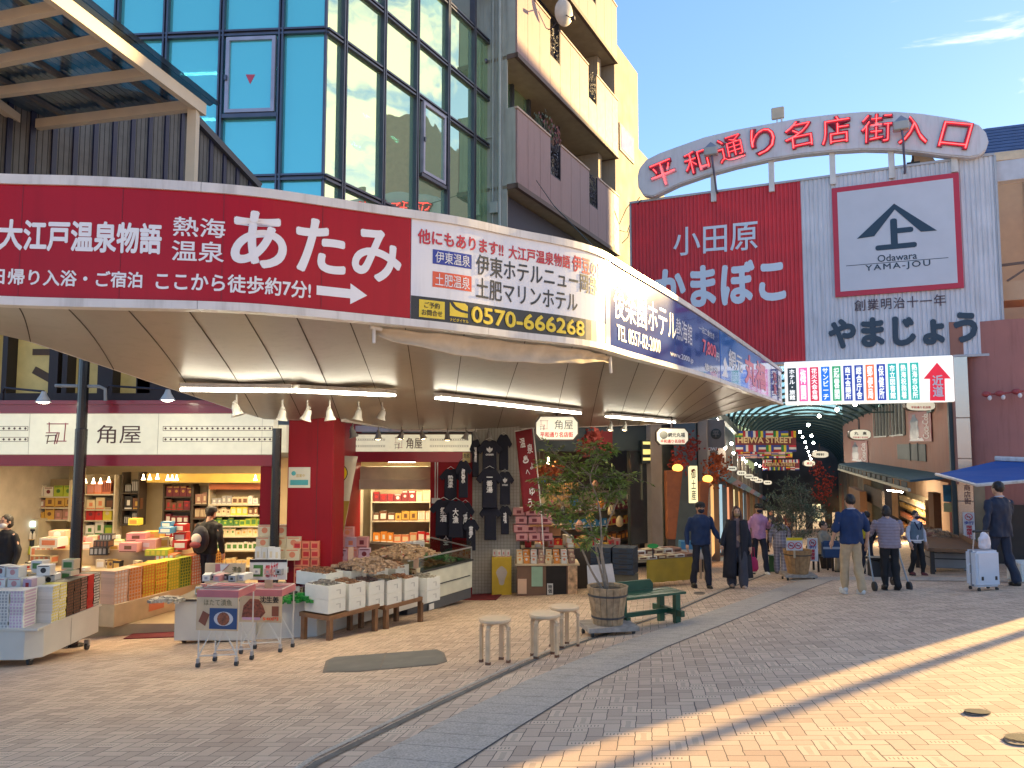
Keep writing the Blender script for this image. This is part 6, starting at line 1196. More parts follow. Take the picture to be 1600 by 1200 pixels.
# price boards
def board(px0, py0, px1, py1, Y, label, col, txt=None, tc=None, vert=False, rows=None):
    fr = Fr(0, Y); t = fthing(fr, 'price_board', label, 'sign'); r_ = fr.rect(px0, py0, px1, py1); MB().bx(r_[0], r_[1], 0, .02, r_[2], r_[3]).build('board', col, t)
    w_ = r_[1] - r_[0]; h_ = r_[3] - r_[2]
    if txt: (vtext if vert else text)(txt, r_[0] + w_ * .15, r_[1] - w_ * .15, r_[2] + h_ * .12, r_[3] - h_ * .12, tc, t, y=-.003, bold=.03)
    MB().bx(r_[0] + w_ * .4, r_[0] + w_ * .6, .021, .05, r_[2] - .12, r_[3] - .02).build('stake', card_p, t); return t, r_
t, r_ = board(390, 874, 448, 906, 9.9, 'white price board with red lettering above the ginger poster', GM['white']); text('わさび', r_[0] + .27, r_[0] + .36, r_[2] + .03, r_[3] - .03, ink_r, t, y=-.003, bold=.02, line=1); text('\n'.join('根昆布'), r_[0] + .2, r_[0] + .26, r_[2] + .03, r_[3] - .07, ink_r, t, y=-.003, bold=.03); MB().bx(r_[0] + .05, r_[0] + .17, -.004, -.001, r_[2] + .04, r_[3] - .07).build('photo_print', GM['green'], t); MB().bx(r_[0], r_[1], -.005, -.0005, r_[3] - .035, r_[3]).build('top_bar', ink_k, t)
t, r_ = board(320, 880, 383, 912, 9.7, 'tan price board propped above the blue bowl poster', card_p); MB().prism([(r_[0] + .13, r_[3] - .01), (r_[0] + .31, r_[3] - .01), (r_[0] + .13, r_[2] + .05)], -.006, -.001).build('flyer_print', card_r, t); MB().prism([(r_[0] + .19, r_[3] - .012), (r_[0] + .30, r_[3] - .012), (r_[0] + .2, r_[2] + .14)], -.009, -.0065).build('flyer_note', GM['white'], t); text('漬魚', r_[0] + .34, r_[0] + .46, r_[2] + .12, r_[3] - .04, pm('brush_olive', (.12, .10, .03)), t, y=-.004)
for px, py0, py1, Y, cn in ((548, 855, 888, 12.1, 'peach'), (563, 880, 902, 11.9, 'orange'), (650, 870, 888, 12.7, 'peach')): board(px - 4, py0, px + 4, py1, Y, '%s wooden price stake %s' % (cn, {548: 'tallest among the dried goods', 563: 'short one among the shellfish bags', 650: 'at the end of the foam boxes'}[px]), GM[cn])

# foam boxes on brown trestles
foam = pm('foam_white', (.66, .66, .60), .7, var=.04, scale=12, bump=.12, bscale=150); foam_in = pm('foam_grey', (.4, .4, .37), .8)
def foam_mesh(w_, d_, h_):
    mb = MB(); mb.bx(-w_ / 2, w_ / 2, -d_ / 2, d_ / 2, 0, h_ - .04); t_ = .025
    mb.bx(-w_ / 2, w_ / 2, -d_ / 2, -d_ / 2 + t_, h_ - .04, h_ - .004); mb.bx(-w_ / 2, w_ / 2, d_ / 2 - t_, d_ / 2, h_ - .04, h_ - .004); mb.bx(-w_ / 2, -w_ / 2 + t_, -d_ / 2 + t_, d_ / 2 - t_, h_ - .04, h_ - .004); mb.bx(w_ / 2 - t_, w_ / 2, -d_ / 2 + t_, d_ / 2 - t_, h_ - .04, h_ - .004)
    mb.mi = 1; mb.bx(w_ / 2 + .0005, w_ / 2 + .003, -.02, .07, h_ * .55, h_ * .62); mb.bx(w_ / 2 + .0005, w_ / 2 + .003, .045, .07, h_ * .25, h_ * .55)  # second material draws a grey angled mark on the box side
    o = mb.build('foam_box', [foam, foam_in], None, bevel=.008); me = o.data; bpy.data.objects.remove(o); return me
FD = R(-32.5)                               # row runs back along (sin,cos)
du = Vector((math.sin(-FD), math.cos(-FD))); dv = Vector((du.y, -du.x)); f0 = Vector((-2.62, 10.78))
ZT2 = -.92
fm_s, fm_b = foam_mesh(.62, .33, .19), foam_mesh(.46, .33, .19); goods_cols = [('shell', (.22, .2, .17)), ('dried', (.24, .12, .06)), ('clam', (.14, .08, .06)), ('fish', (.34, .22, .11)), ('shrimp', (.42, .2, .10)), ('bags', (.38, .33, .24))]
def heap(p, w_, d_, h_, col, label, rz, n=70, sz=.035):
    mb = MB()
    for i in range(n):
        x, y = rg.uniform(-w_ / 2, w_ / 2), rg.uniform(-d_ / 2, d_ / 2); z = h_ * (1 - (2 * x / w_) ** 2 * .6) * (1 - (2 * y / d_) ** 2 * .6) * rg.uniform(.5, 1); a = rg.uniform(0, 3.1); s_ = sz * rg.uniform(.6, 1.4)
        mb.box((x, y, z), (s_ * 1.7, s_ * .7, s_ * .6), a)
    o = mb.build('food_heap', pm('food_%s' % col[0], col[1], .45, var=.5, scale=25, bump=.2), None); o.location = p; o.rotation_euler = (0, 0, rz); o['kind'] = 'stuff'; return tag(o, label, 'food')
for i in range(6):
    c = f0 + du * (i * .40 + .16) + dv * (.0 if i != 5 else .12); zb = ZT2 - i * .035
    for k in range(2):
        put('foam_box', 'white foam box in the front row on trestles, %s layer' % ('lower', 'upper')[k], 'foam box', 'foam boxes in the front row, %s layer' % ('lower', 'upper')[k], (c.x - dv.x * .1, c.y - dv.y * .1, zb + k * .19), FD + R(0), fm_b)
    heap((c.x - dv.x * .1, c.y - dv.y * .1, zb + .345), .40, .28, .08, goods_cols[i], '%s heaped in the open foam box, number %s from the near end' % (('bagged shellfish', 'dried seaweed bags', 'dark clams', 'dried fish', 'dried shrimp', 'orange snacks')[i], ('one', 'two', 'three', 'four', 'five', 'six')[i]), FD, 60)
for i in range(4):
    c = f0 + du * (i * .5 + .5) - dv * .58; put('foam_box', 'white foam box in the raised back row behind the trestles', 'foam box', 'foam boxes in the back row', (c.x, c.y, ZT2 + .27 - i * .03), FD, fm_s)
    heap((c.x, c.y, ZT2 + .43 - i * .03), .55, .28, .09, goods_cols[(i + 1) % 6], ('dried goods heaped in the nearest raised box', 'brown flakes in the second raised box', 'tan flakes in the third raised box', 'mixed dried goods in the farthest raised box')[i], FD, 70)
wood_b = pm('wood_brown', (.20, .095, .04), .55, var=.25, scale=8)
for k, (s0, s1) in enumerate(((-.02, 1.0), (1.12, 2.05))):
    t = thing('trestle', ('brown wooden trestle under the near foam boxes', 'brown wooden trestle under the far foam boxes')[k], 'trestle', (f0.x, f0.y, 0), FD); zt_ = ZT2 - .001 - k * .06 - .02
    MB().bx(-.42, .16, s0, s1, zt_ - .06, zt_ - .003).build('top', wood_b, t)
    for x in (-.38, .12):
        for y in (s0 + .06, s1 - .06): w0 = f0 + dv * x + du * y; MB().bx(x - .035, x + .035, y - .03, y + .03, G(w0.x, w0.y), zt_ - .061).build('leg', wood_b, t)
t = tag(heap((-2.98, 11.0, -.80), .42, .34, .10, ('greens', (.015, .20, .03)), 'bright green packets on the counter end', 0, 60, .06), None, 'food')
heap((-2.2, 11.9, -.5), .9, .7, .18, ('clear', (.36, .24, .15)), 'clear bags of dried snacks between counter and foam boxes', FD, 220, .05); heap((-1.75, 12.7, -.42), .9, .8, .2, ('snack', (.40, .26, .14)), 'brown snack bags before the pink cartons', FD, 220, .05)
heap((-3.5, 11.35, -.78), .7, .35, .06, ('dark', (.05, .045, .045)), 'dark shiny packets behind the ginger poster stand', 0, 90, .05); heap((-4.85, 11.0, -.80), .4, .3, .05, ('pale', (.36, .33, .27)), 'pale packets on the left end of the counter', 0, 40, .06)
# freezer case
t = thing('freezer_case', 'long open freezer case with glass rim and cream side', 'freezer', (-.78, 15.35, 0), R(-29)); gz = -1.62; fz = pm('freezer_cream', (.56, .55, .44), .4)
mb = MB(); mb.bx(-1.0, 0, -2.1, 0, gz + .22, gz + .74); mb.build('body', fz, t, bevel=.01); mb = MB(); mb.bx(-1.0, -.02, -2.08, -.02, gz + .03, gz + .215); mb.build('plinth', pm('freezer_grey', (.08, .085, .09), .5), t)
mb = MB(); mb.bx(-1.01, .015, -2.11, .015, gz + .741, gz + .77); mb.bx(.002, .014, -2.0, -.1, gz + .46, gz + .475); mb.build('bumper', pm('bumper_black', (.03, .03, .03), .5), t)
gl_ = glass_mat('clear_glass', (.82, .9, .85), (.8, .9, .85), .12, .03); mb = MB(); mb.bx(-.02, -.012, -2.1, 0, gz + .77, gz + 1.0); mb.bx(-1.0, -.02, -.02, -.012, gz + .77, gz + 1.12); mb.bx(-1.0, -.99, -2.1, -.02, gz + .77, gz + 1.12); mb.build('glass_rim', gl_, t)
mb = MB(); mb.tube([(-.015, -2.1, gz + 1.0), (-.015, -.015, gz + 1.0), (-.99, -.015, gz + 1.13)], .016, 5); mb.tube([(-.015, -.015, gz + .77), (-.015, -.015, gz + 1.0)], .014, 5); mb.build('rim_rail', pm('zinc', (.4, .4, .4)), t); mb = MB(); mb.bx(.0155, .03, -1.5, -1.35, gz + .06, gz + .16); mb.build('spec_plate', GM['white'], t)
for k, (y, c_) in enumerate(((-.5, (.04, .18, .05)), (-1.1, (.22, .09, .04)), (-1.7, (.3, .2, .1)))):
    q = Vector((-.78, 15.35)) + Vector((math.cos(R(-29)) * -.5 - math.sin(R(-29)) * y, math.sin(R(-29)) * -.5 + math.cos(R(-29)) * y)); heap((q.x, q.y, gz + .78), .85, .5, .12, ('frz%d' % k, c_), ('green packs at the far end of the freezer', 'red brown packs in the middle of the freezer', 'tan packs at the near end of the freezer')[k], R(-29), 110, .045)
# cat banner, T-shirts, hot spring flag
def flat_banner(fr, name, label, cat, quad, col, y=0, wave=.03):
    t = fthing(fr, name, label, cat); pts = [fr.hit(px, py, y) for px, py in quad]; mb = MB(); n = 14; vs = []
    def at(u, v): a = [pts[0][i] + (pts[1][i] - pts[0][i]) * u for i in (0, 1)]; b = [pts[3][i] + (pts[2][i] - pts[3][i]) * u for i in (0, 1)]; return (a[0] + (b[0] - a[0]) * v, y + wave * math.sin(v * 7 + u * 4) * v, a[1] + (b[1] - a[1]) * v)
    for i in range(n + 1):
        for j in range(7): vs.append(at(j / 6, i / n))
    mb.add(vs, [(i * 7 + j, i * 7 + j + 1, i * 7 + j + 8, i * 7 + j + 7) for i in range(n) for j in range(6)]); o = mb.build('cloth', col, t, smooth=True); md = o.modifiers.new('s', 'SOLIDIFY'); md.thickness = .006
    return t, at
BF = Fr(0, 13.2)
t, at = flat_banner(BF, 'delivery_banner', 'hanging banner with a black cat in a yellow oval beside the red column', 'banner', ((508, 711), (559, 713), (528, 880), (506, 880)), pm('banner_cream', (.55, .48, .36), .8), 0)
def on(at, d): return lambda x, y, z: (lambda q: (q[0], q[1] - d, q[2]))(at(x, z))
def ellpoly(cx, cz, rx, rz, n=20): return [(cx + rx * math.cos(2 * math.pi * i / n), cz + rz * math.sin(2 * math.pi * i / n)) for i in range(n)]
MB().prism(ellpoly(.36, .17, .42, .10), 0, .004, lambda x, y, z: on(at, .012 - y)(x, 0, z)).build('oval_ring', ink_k, t); MB().prism(ellpoly(.36, .17, .39, .092), 0, .004, lambda x, y, z: on(at, .017 - y)(x, 0, z)).build('oval', ink_y, t)
MB().prism([(.06, .13), (.12, .165), (.3, .155), (.46, .15), (.5, .11), (.54, .135), (.6, .115), (.62, .15), (.56, .18), (.5, .19), (.52, .23), (.46, .23), (.42, .2), (.26, .2), (.2, .235), (.14, .235), (.16, .19), (.08, .17)], 0, .004, lambda x, y, z: on(at, .022 - y)(x, 0, z)).build('cat_mark', ink_k, t)
MB().prism([(0, .42), (.62, .42), (.62, 1), (0, 1)], 0, .004, lambda x, y, z: on(at, .012 - y)(x, 0, z)).build('green_field', pm('banner_green', (.02, .16, .10), .8), t); MB().prism([(.62, .42), (1, .42), (1, 1), (.62, 1)], 0, .004, lambda x, y, z: on(at, .012 - y)(x, 0, z)).build('gold_field', pm('banner_mustard', (.35, .22, .03), .8), t)
NF = Fr(0, 16.3)
t, at = flat_banner(NF, 'shop_flag', 'narrow red flag with white hot spring lettering left of the street tree', 'flag', ((805, 675), (831, 670), (844, 794), (818, 801)), pm('flag_red', (.20, .012, .02), .8), 0)
fw = on(at, .012)
for ch, u0, u1, v0, v1 in (('温', .2, .52, .09, .21), ('泉', .6, .92, .18, .30), ('♨', .28, .62, .31, .41), ('へ', .38, .62, .49, .56), ('よ', .66, .9, .42, .5), ('ゆ', .48, .8, .72, .82), ('う', .32, .56, .85, .96)): text(ch, u0, u1, -v1, -v0, ink_w, t, y=0, bold=.02, fn=lambda x, y, z: fw(x, 0, -z))
q = [NF.hit(px, py, .02) for px, py in ((804, 674), (833, 668), (846, 800), (852, 880))]; mb = MB(); mb.tube([(q[0][0], .02, q[0][1]), (q[1][0], .02, q[1][1])], .012, 5); mb.tube([(q[1][0], .02, q[1][1]), (q[2][0], .02, q[2][1]), (q[3][0], .02, q[3][1] - .4)], .014, 5); mb.build('pole', white_al, t)
navy_c = pm('shirt_navy', (.010, .012, .026), .9, var=.2, scale=10, bump=.1)
SHP = [(-.09, 1), (-.20, .97), (-.44, .72), (-.30, .60), (-.23, .68), (-.24, 0), (.24, 0), (.23, .68), (.30, .60), (.44, .72), (.20, .97), (.09, 1), (.04, .96), (-.04, .96)]
def shirt(px, py, w_, h_, y, mark, label, grp='dark T-shirts hung at the shop corner'):
    fr = FB; t = fthing(fr, 't_shirt', label, 'T-shirt', grp); cx, zt_ = fr.hit(px, py - h_ / 2, y); H = h_ * (17 + y) / F; W = w_ * 1.34 * (17 + y) / F / .88
    MB().prism([(cx + u * W, zt_ - H + v * H) for u, v in SHP][::-1], y, y + .05).build('shirt', navy_c, t, bevel=.012)
    MB().tube([(cx - W * .16, y + .03, zt_ - .02), (cx, y + .03, zt_ + .04), (cx + W * .16, y + .03, zt_ - .02)], .006, 4).build('hanger', white_al, t)
    if mark == 'leaf':
        for u, l in ((-.32, .8), (0, 1), (.32, .8)): MB().prism([(cx + W * (.0 + u * .28 * k / 4 + .045 * s_ * math.sin(k * .785)), zt_ - H * .36 + H * .17 * l * k / 4) for s_, ks in ((-1, range(5)), (1, range(3, 0, -1))) for k in ks], y - .008, y - .0005).build('print', ink_w, t)
        text('onsen', cx - W * .13, cx + W * .13, zt_ - H * .44, zt_ - H * .39, ink_w, t, y=y - .004, bold=.02)
    elif mark: vtext(mark, cx - W * .10, cx + W * .10, zt_ - H * .62, zt_ - H * .22, ink_w, t, y=y - .004, bold=.03)
for px, py, w_, h_, y, mk, lb in ((765, 715, 31, 56, -.45, 'leaf', 'largest navy T-shirt with a white leaf print at the top of the grid wall'), (787, 706, 20, 56, -.25, '', 'plain navy T-shirt half turned at the top right of the grid wall'), (743, 715, 14, 60, -.3, '湯', 'narrow navy T-shirt edge beside the leaf print shirt'), (704, 756, 27, 48, -.4, '熱海温泉', 'navy T-shirt with vertical white lettering on the red wall'), (724, 748, 20, 58, -.55, '祭', 'navy T-shirt with one big white character on the red wall'), (765, 762, 32, 62, -.5, '一番湯', 'navy T-shirt with white writing under the leaf print shirt'), (789, 762, 22, 52, -.4, 'leaf', 'navy T-shirt with a smaller white leaf print right of the others'), (693, 808, 34, 56, -.5, '祭酒', 'wide navy T-shirt low on the red wall by the freezer'), (712, 810, 30, 58, -.6, '大漁', 'navy T-shirt in front of the low wide one'), (727, 812, 22, 56, -.35, '海', 'navy T-shirt between red wall and grid wall'), (766, 815, 26, 56, -.35, '', 'plain dark T-shirt low on the grid wall'), (789, 812, 17, 44, -.3, '魂', 'narrow navy T-shirt low at the right of the grid wall'), (697, 846, 26, 40, -.3, '人生', 'lowest navy T-shirt on the red wall'), (736, 835, 20, 48, -.45, '夢', 'lowest navy T-shirt at the red wall edge')): shirt(px, py, w_, h_, y, mk, lb)
t = thing('price_stand', 'yellow cardboard stand with white line drawing and packets on top', 'stand', (-.22, 16.75, G(-.2, 16.75))); MB().bx(-.21, .21, -.15, .15, 0, .80).build('body', pm('stand_yellow', (.58, .40, .03), .6), t, bevel=.008); MB().prism([(.0 + .1 * math.cos(a) * (1 + .3 * math.sin(3 * a)), .42 + .2 * math.sin(a)) for a in [k * .35 for k in range(18)]], -.154, -.151).build('drawing', pm('drawing_grey', (.5, .45, .4)), t)
for i in range(4): put('snack_packet', 'white packet standing on the yellow cardboard stand', 'packet', 'packets on the yellow stand', (-.36 + i * .09, 16.75, G(-.2, 16.75) + .80), rg.gauss(0, .2), carton((.08, .08, .15), GM['white'], GM['pink'], 1))

# goods before the row shop
for r_ in range(4):
    for c_ in range(3): item(815 + c_ * 19 - r_ % 2 * 4, 838 - r_ * 13, 16.9, 18, 12, .3, 'pink', 'maroon', 1, 'the wall of pink boxes under the flag')
t = thing('goods_table', 'brown goods table with paper front panels below the pink boxes', 'table'); MB().bx(.1, 1.35, 16.05, 16.7, G(.8, 16.3), G(.8, 16.3) + .62).build('cabinet', pm('cab_brown', (.17, .09, .05), .6), t); MB().bx(.06, 1.39, 16.0, 16.75, G(.8, 16.3) + .621, G(.8, 16.3) + .65).build('top', card_p, t)
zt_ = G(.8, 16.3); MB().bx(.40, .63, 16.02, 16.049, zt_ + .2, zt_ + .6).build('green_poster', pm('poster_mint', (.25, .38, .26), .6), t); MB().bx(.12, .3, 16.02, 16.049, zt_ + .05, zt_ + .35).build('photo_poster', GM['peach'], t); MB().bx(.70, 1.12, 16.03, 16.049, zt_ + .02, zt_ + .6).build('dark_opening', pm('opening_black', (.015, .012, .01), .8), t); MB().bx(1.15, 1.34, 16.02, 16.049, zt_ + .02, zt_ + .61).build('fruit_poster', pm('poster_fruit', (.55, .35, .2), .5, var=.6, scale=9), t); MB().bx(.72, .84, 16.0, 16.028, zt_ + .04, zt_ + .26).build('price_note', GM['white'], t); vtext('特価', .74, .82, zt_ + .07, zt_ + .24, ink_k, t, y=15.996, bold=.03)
for i in range(16): put('snack_packet', '%s bag on the brown goods table' % ('cream', 'orange', 'white', 'tan')[i % 4], 'packet', '%s bags on the brown goods table' % ('cream', 'orange', 'white', 'tan')[i % 4], (.15 + (i % 8) * .155, 16.15 + (i // 8) * .22, zt_ + .65 + (i // 8) * .08), rg.gauss(0, .2), carton((.12, .1, .17), GM[('cream', 'orange', 'white', 'tan')[i % 4]], GM[('orange', 'white', 'salmon', 'cream')[i % 4]], 3))
t = thing('wooden_tray', 'empty orange brown wooden tray set above the goods table', 'tray'); p = P(853, 828, 16.9); MB().bx(p.x - .32, p.x + .32, p.y - .05, p.y + .2, p.z - .12, p.z + .1).build('back', pm('tray_wood', (.36, .16, .05), .6), t); MB().bx(p.x - .36, p.x + .36, p.y - .3, p.y + .2, p.z + .101, p.z + .13).build('lid', pm('tray_wood', (.36, .16, .05)), t)
crate_n = pm('crate_navy', (.012, .025, .045), .5)
for k in range(5):
    for j in range(2): put('plastic_crate', 'dark navy plastic crate in the stack behind the street tree', 'crate', 'navy crates behind the street tree', (1.85 + j * .42, 15.75 - j * .15, G(1.9, 15.7) + .42 + k * .105), R(-20), carton((.41, .5, .10), crate_n, GM['black'], 1))
t = thing('hand_cart', 'olive cabinet with a white board leaning on it behind the street tree', 'cabinet'); z_ = G(2, 15.6); MB().bx(1.55, 2.5, 15.45, 16.0, z_ + .06, z_ + .42).build('body', pm('cab_olive', (.13, .11, .06), .6), t); MB().prism([(1.5, z_ + .15), (2.05, z_ + .18), (1.98, z_ + .62), (1.48, z_ + .58)], 15.40, 15.42).build('white_board', pm('board_pale', (.48, .48, .50), .5), t); wheels(t, [(1.6, 15.5, z_), (2.45, 15.5, z_)], .03)
t = thing('stall_table', 'market table with a mustard cloth and flat boxes on top', 'table', (2.9, 16.9, G(3, 17)), R(25)); MB().bx(-.7, 1.0, -.45, .45, .6, .64).build('top', pm('table_top', (.4, .3, .18)), t)
mb = MB(); n = 24; vs = []
for i in range(n + 1):
    x = -.3 + 1.3 * i / n
    for v in range(4): vs.append((x, -.46 - .02 * math.sin(i * 1.1) * v / 3, .645 - .48 * v / 3))
mb.add(vs, [(i * 4 + j, i * 4 + j + 1, i * 4 + j + 5, i * 4 + j + 4) for i in range(n) for j in range(3)]); mb.build('cloth', pm('cloth_mustard', (.40, .27, .03), .9), t, smooth=True)
for x in (-.65, .95):
    for y in (-.38, .4): MB().bx(x - .03, x + .03, y - .03, y + .03, 0, .599).build('leg', dk, t)
cs_, sn_ = math.cos(R(25)), math.sin(R(25))
for i in range(14):
    x, y = -.6 + (i % 7) * .24, -.25 + (i // 7) * .42; cn = ('tan', 'cream', 'white', 'brown', 'cream', 'white', 'tan')[i % 7]; put('flat_box', '%s flat box on the mustard cloth table' % cn, 'box', '%s flat boxes on the mustard cloth table' % cn, (2.9 + x * cs_ - y * sn_, 16.9 + x * sn_ + y * cs_, G(3, 17) + .65), R(25), carton((.22, .36, round(.06 + .07 * (i // 7), 2)), GM[cn], GM['brown' if cn != 'brown' else 'cream'], 0))
t = thing('price_tag', 'green price tag hung on the mustard table cloth', 'sign', tuple(Fr(0, 16.2).w(*[Fr(0, 16.2).hit(1020, 853)[0], 0, Fr(0, 16.2).hit(1020, 853)[1]]))); MB().prism(ellpoly(0, 0, .12, .05, 12), -.01, .0).build('tag', pm('tag_green', (.02, .3, .06), .6), t); MB().bx(-.015, .015, -.008, 0, -.25, -.04).build('cord', iron, t)
t = thing('goods_stool', 'pale wooden stool draped with a white cloth beside the mustard table', 'stool', (4.15, 18.0, G(4.15, 18))); [MB().bx(x - .025, x + .025, y - .025, y + .025, 0, .5).build('leg', card_p, t) for x in (-.25, .25) for y in (-.2, .2)]; MB().bx(-.3, .3, -.25, .25, .5, .72).build('cloth_load', pm('cloth_white', (.5, .48, .45), .9, bump=.4, bscale=12), t, bevel=.05, seg=2); MB().bx(-.28, .28, -.2, .1, .721, .9).build('blue_box', GM['blue'], t)
# hanging things over the row shop
for i, (px, py, cn) in enumerate(((862, 792, 'maroon'), (880, 800, 'black'), (897, 782, 'blue'), (922, 808, 'gold'), (938, 785, 'orange'), (955, 798, 'cream'), (905, 822, 'tan'), (968, 815, 'cream'), (1000, 805, 'white'), (850, 745, 'blue'), (843, 735, 'orange'), (868, 730, 'orange'), (930, 760, 'brown'), (985, 775, 'white'))):
    fr = FC; x, z = fr.hit(px, py, .6 + .3 * (i % 3)); y = .6 + .3 * (i % 3); t = fthing(fr, 'hanging_bag', '%s goods bag hanging in the dim gift shop, %s' % (cn, ('low', 'high', 'middle')[i % 3]), 'bag', '%s bags hanging in the dim gift shop, %s' % (cn, ('low', 'high', 'middle')[i % 3])); mb = MB(); mb.lathe((x, y, z - .14), [(.05, 0), (.13, .06), (.12, .2), (.06, .27), (.03, .3)], 9, 1, .6); mb.build('bag', GM[cn], t, smooth=True); MB().tube([(x, y, z + .14), (x, y, z + .6)], .006, 4).build('cord', iron, t)
shelf(FC, 'wall_shelf', 'long dim shelf of mixed gifts at the back of the gift shop', 835, 1000, 770, 880, 2.1, (800, 825, 850, 872), [[('brown', 'gold', 1), ('tan', 'white', 0), ('maroon', 'cream', 3)], [('cream', 'brown', 0), ('blue', 'white', 1), ('gold', 'red', 0)], [('red', 'gold', 3), ('brown', 'orange', 0)], [('tan', 'cream', 2)]], 'dim gift shop shelf', (.22, .22), dk)
t = fthing(FC, 'slat_blind', 'tan bamboo slat panel hung behind the street tree leaves', 'blind'); mb = MB(); a = FC.hit(855, 768, 1.4); b = FC.hit(905, 768, 1.4); zt_, zb = FC.hit(880, 755, 1.4)[1], FC.hit(880, 783, 1.4)[1]; [mb.bx(a[0] + (b[0] - a[0]) * i / 16, a[0] + (b[0] - a[0]) * (i + .5) / 16, 1.4, 1.42, zb, zt_) for i in range(16)]; mb.build('slats', pm('bamboo', (.36, .2, .07), .6), t)
for i, (px, py) in enumerate(((857, 724), (993, 717))): x, z = FC.hit(px, py, .3); t = fthing(FC, 'spotlight', ('small lit spotlight among the orange leaves of the gift shop', 'small lit spotlight left of the black board sign')[i], 'spotlight'); MB().lathe((x, .3, z - .05), [(.06, 0), (.03, .1), (.015, .2)], 8).build('lamp', warm_b, t)
# carved orange columns with maple leaves, crest
def leafcloud(t, fr, spots, m, n, size, name='foliage', y=0):
    mb = MB(); r2 = random.Random(len(spots) + n)
    for px, py, sp in spots:
        x, z = fr.hit(px, py, y); s_ = sp * fr.w(0, y, 0).y / F
        for k in range(n):
            c = Vector((x + r2.gauss(0, s_), y + r2.gauss(0, .12), z + r2.gauss(0, s_))); a = r2.uniform(0, 6.3); b = r2.uniform(-.6, .6); d1 = Vector((math.cos(a), b, math.sin(a))) * size; d2 = Vector((-math.sin(a), r2.uniform(-.6, .6), math.cos(a))) * size * .6; mb.add([c - d1, c - d2, c + d1, c + d2], [(0, 1, 2, 3)])
    return mb.build(name, m, t)
maple = pm('maple_orange', (.34, .07, .015), .7, var=.5, scale=5); maple_r = pm('maple_red', (.26, .03, .02), .7, var=.4, scale=5); carve = pm('carved_orange', (.30, .09, .03), .7, var=.2, scale=5, bump=.3)
for (px, w0, w1, y0, y1, Y, lab) in ((1052, 27, 13, 735, 842, 20, 'tapering orange carved post with a glowing bowl beside the stone pillar'), (1099, 16, 12, 752, 850, 20.6, 'second orange carved post by the left gate pillar')):
    fr = Fr(0, Y); t = fthing(fr, 'carved_post', lab, 'post'); a = [fr.hit(px + q, y0) for q in (-w0 / 2, w0 / 2)]; b = [fr.hit(px - 4 + q, y1) for q in (-w1 / 2, w1 / 2)]; MB().prism([b[0], b[1], a[1], a[0]], -.12, .14).build('shaft', carve, t, bevel=.02)
    q = fr.hit(px + 6, y0 - 4); MB().ell((q[0], -.05, q[1]), (.14, .14, .1), 10, 6).build('glow_bowl', pm('bowl_glow', (.6, .25, .04), .5, emit=(1, .45, .08), es=1.1), t)
    g_ = fr.hit(px - 4, y1); gx = fr.w(g_[0], 0, 0); MB().bx(g_[0] - .1, g_[0] + .1, -.1, .1, G(gx.x, Y), g_[1] + .01).build('foot', dk, t)
for spots, Y, m, lab in ((((1070, 712, 10), (1080, 696, 8), (1060, 724, 7)), 20.2, maple_r, 'spray of dark red maple leaves above the first carved post'), (((1118, 725, 8), (1125, 738, 9), (1112, 748, 8), (1122, 715, 5)), 21.0, maple, 'spray of orange maple leaves by the crest panels'), (((925, 690, 7), (918, 700, 8), (930, 682, 5)), 17.6, maple_r, 'red paper leaves before the red cloth curtain'), (((858, 735, 6), (872, 733, 5), (848, 738, 5)), 17.2, maple, 'orange leaf garland in the gift shop'), (((1285, 770, 8), (1292, 752, 8), (1278, 735, 6)), 27, maple_r, 'red leaf garland on the right side of the arcade')):
    fr = Fr(0, Y); t = fthing(fr, 'leaf_spray', lab, 'decoration'); leafcloud(t, fr, spots, m, 80, .045)
t = thing('vertical_sign', 'tall lit cream sign with black characters between the carved posts', 'sign', (0, 20.4, 0)); fr = Fr(0, 20.4); r_ = fr.rect(1077, 728, 1090, 786); MB().bx(r_[0], r_[1], 0, .1, r_[2], r_[3]).build('panel', pm('lit_sign_yellow', (.7, .6, .3), .5, emit=(1, .85, .45), es=.35), t); vtext('御土産', r_[0] + .05, r_[1] - .05, r_[2] + .08, r_[3] - .08, ink_k, t, y=-.004, bold=.01)
t = thing('vertical_sign', 'small lit sign with red character right of the olive tree', 'sign', (0, 24, 0)); fr = Fr(0, 24); r_ = fr.rect(1272, 788, 1283, 814); MB().bx(r_[0], r_[1], 0, .1, r_[2], r_[3]).build('panel', pm('lit_sign_yellow', (.7, .6, .3)), t); text('粉', r_[0] + .03, r_[1] - .03, r_[2] + .28, r_[3] - .05, ink_r, t, y=-.004)
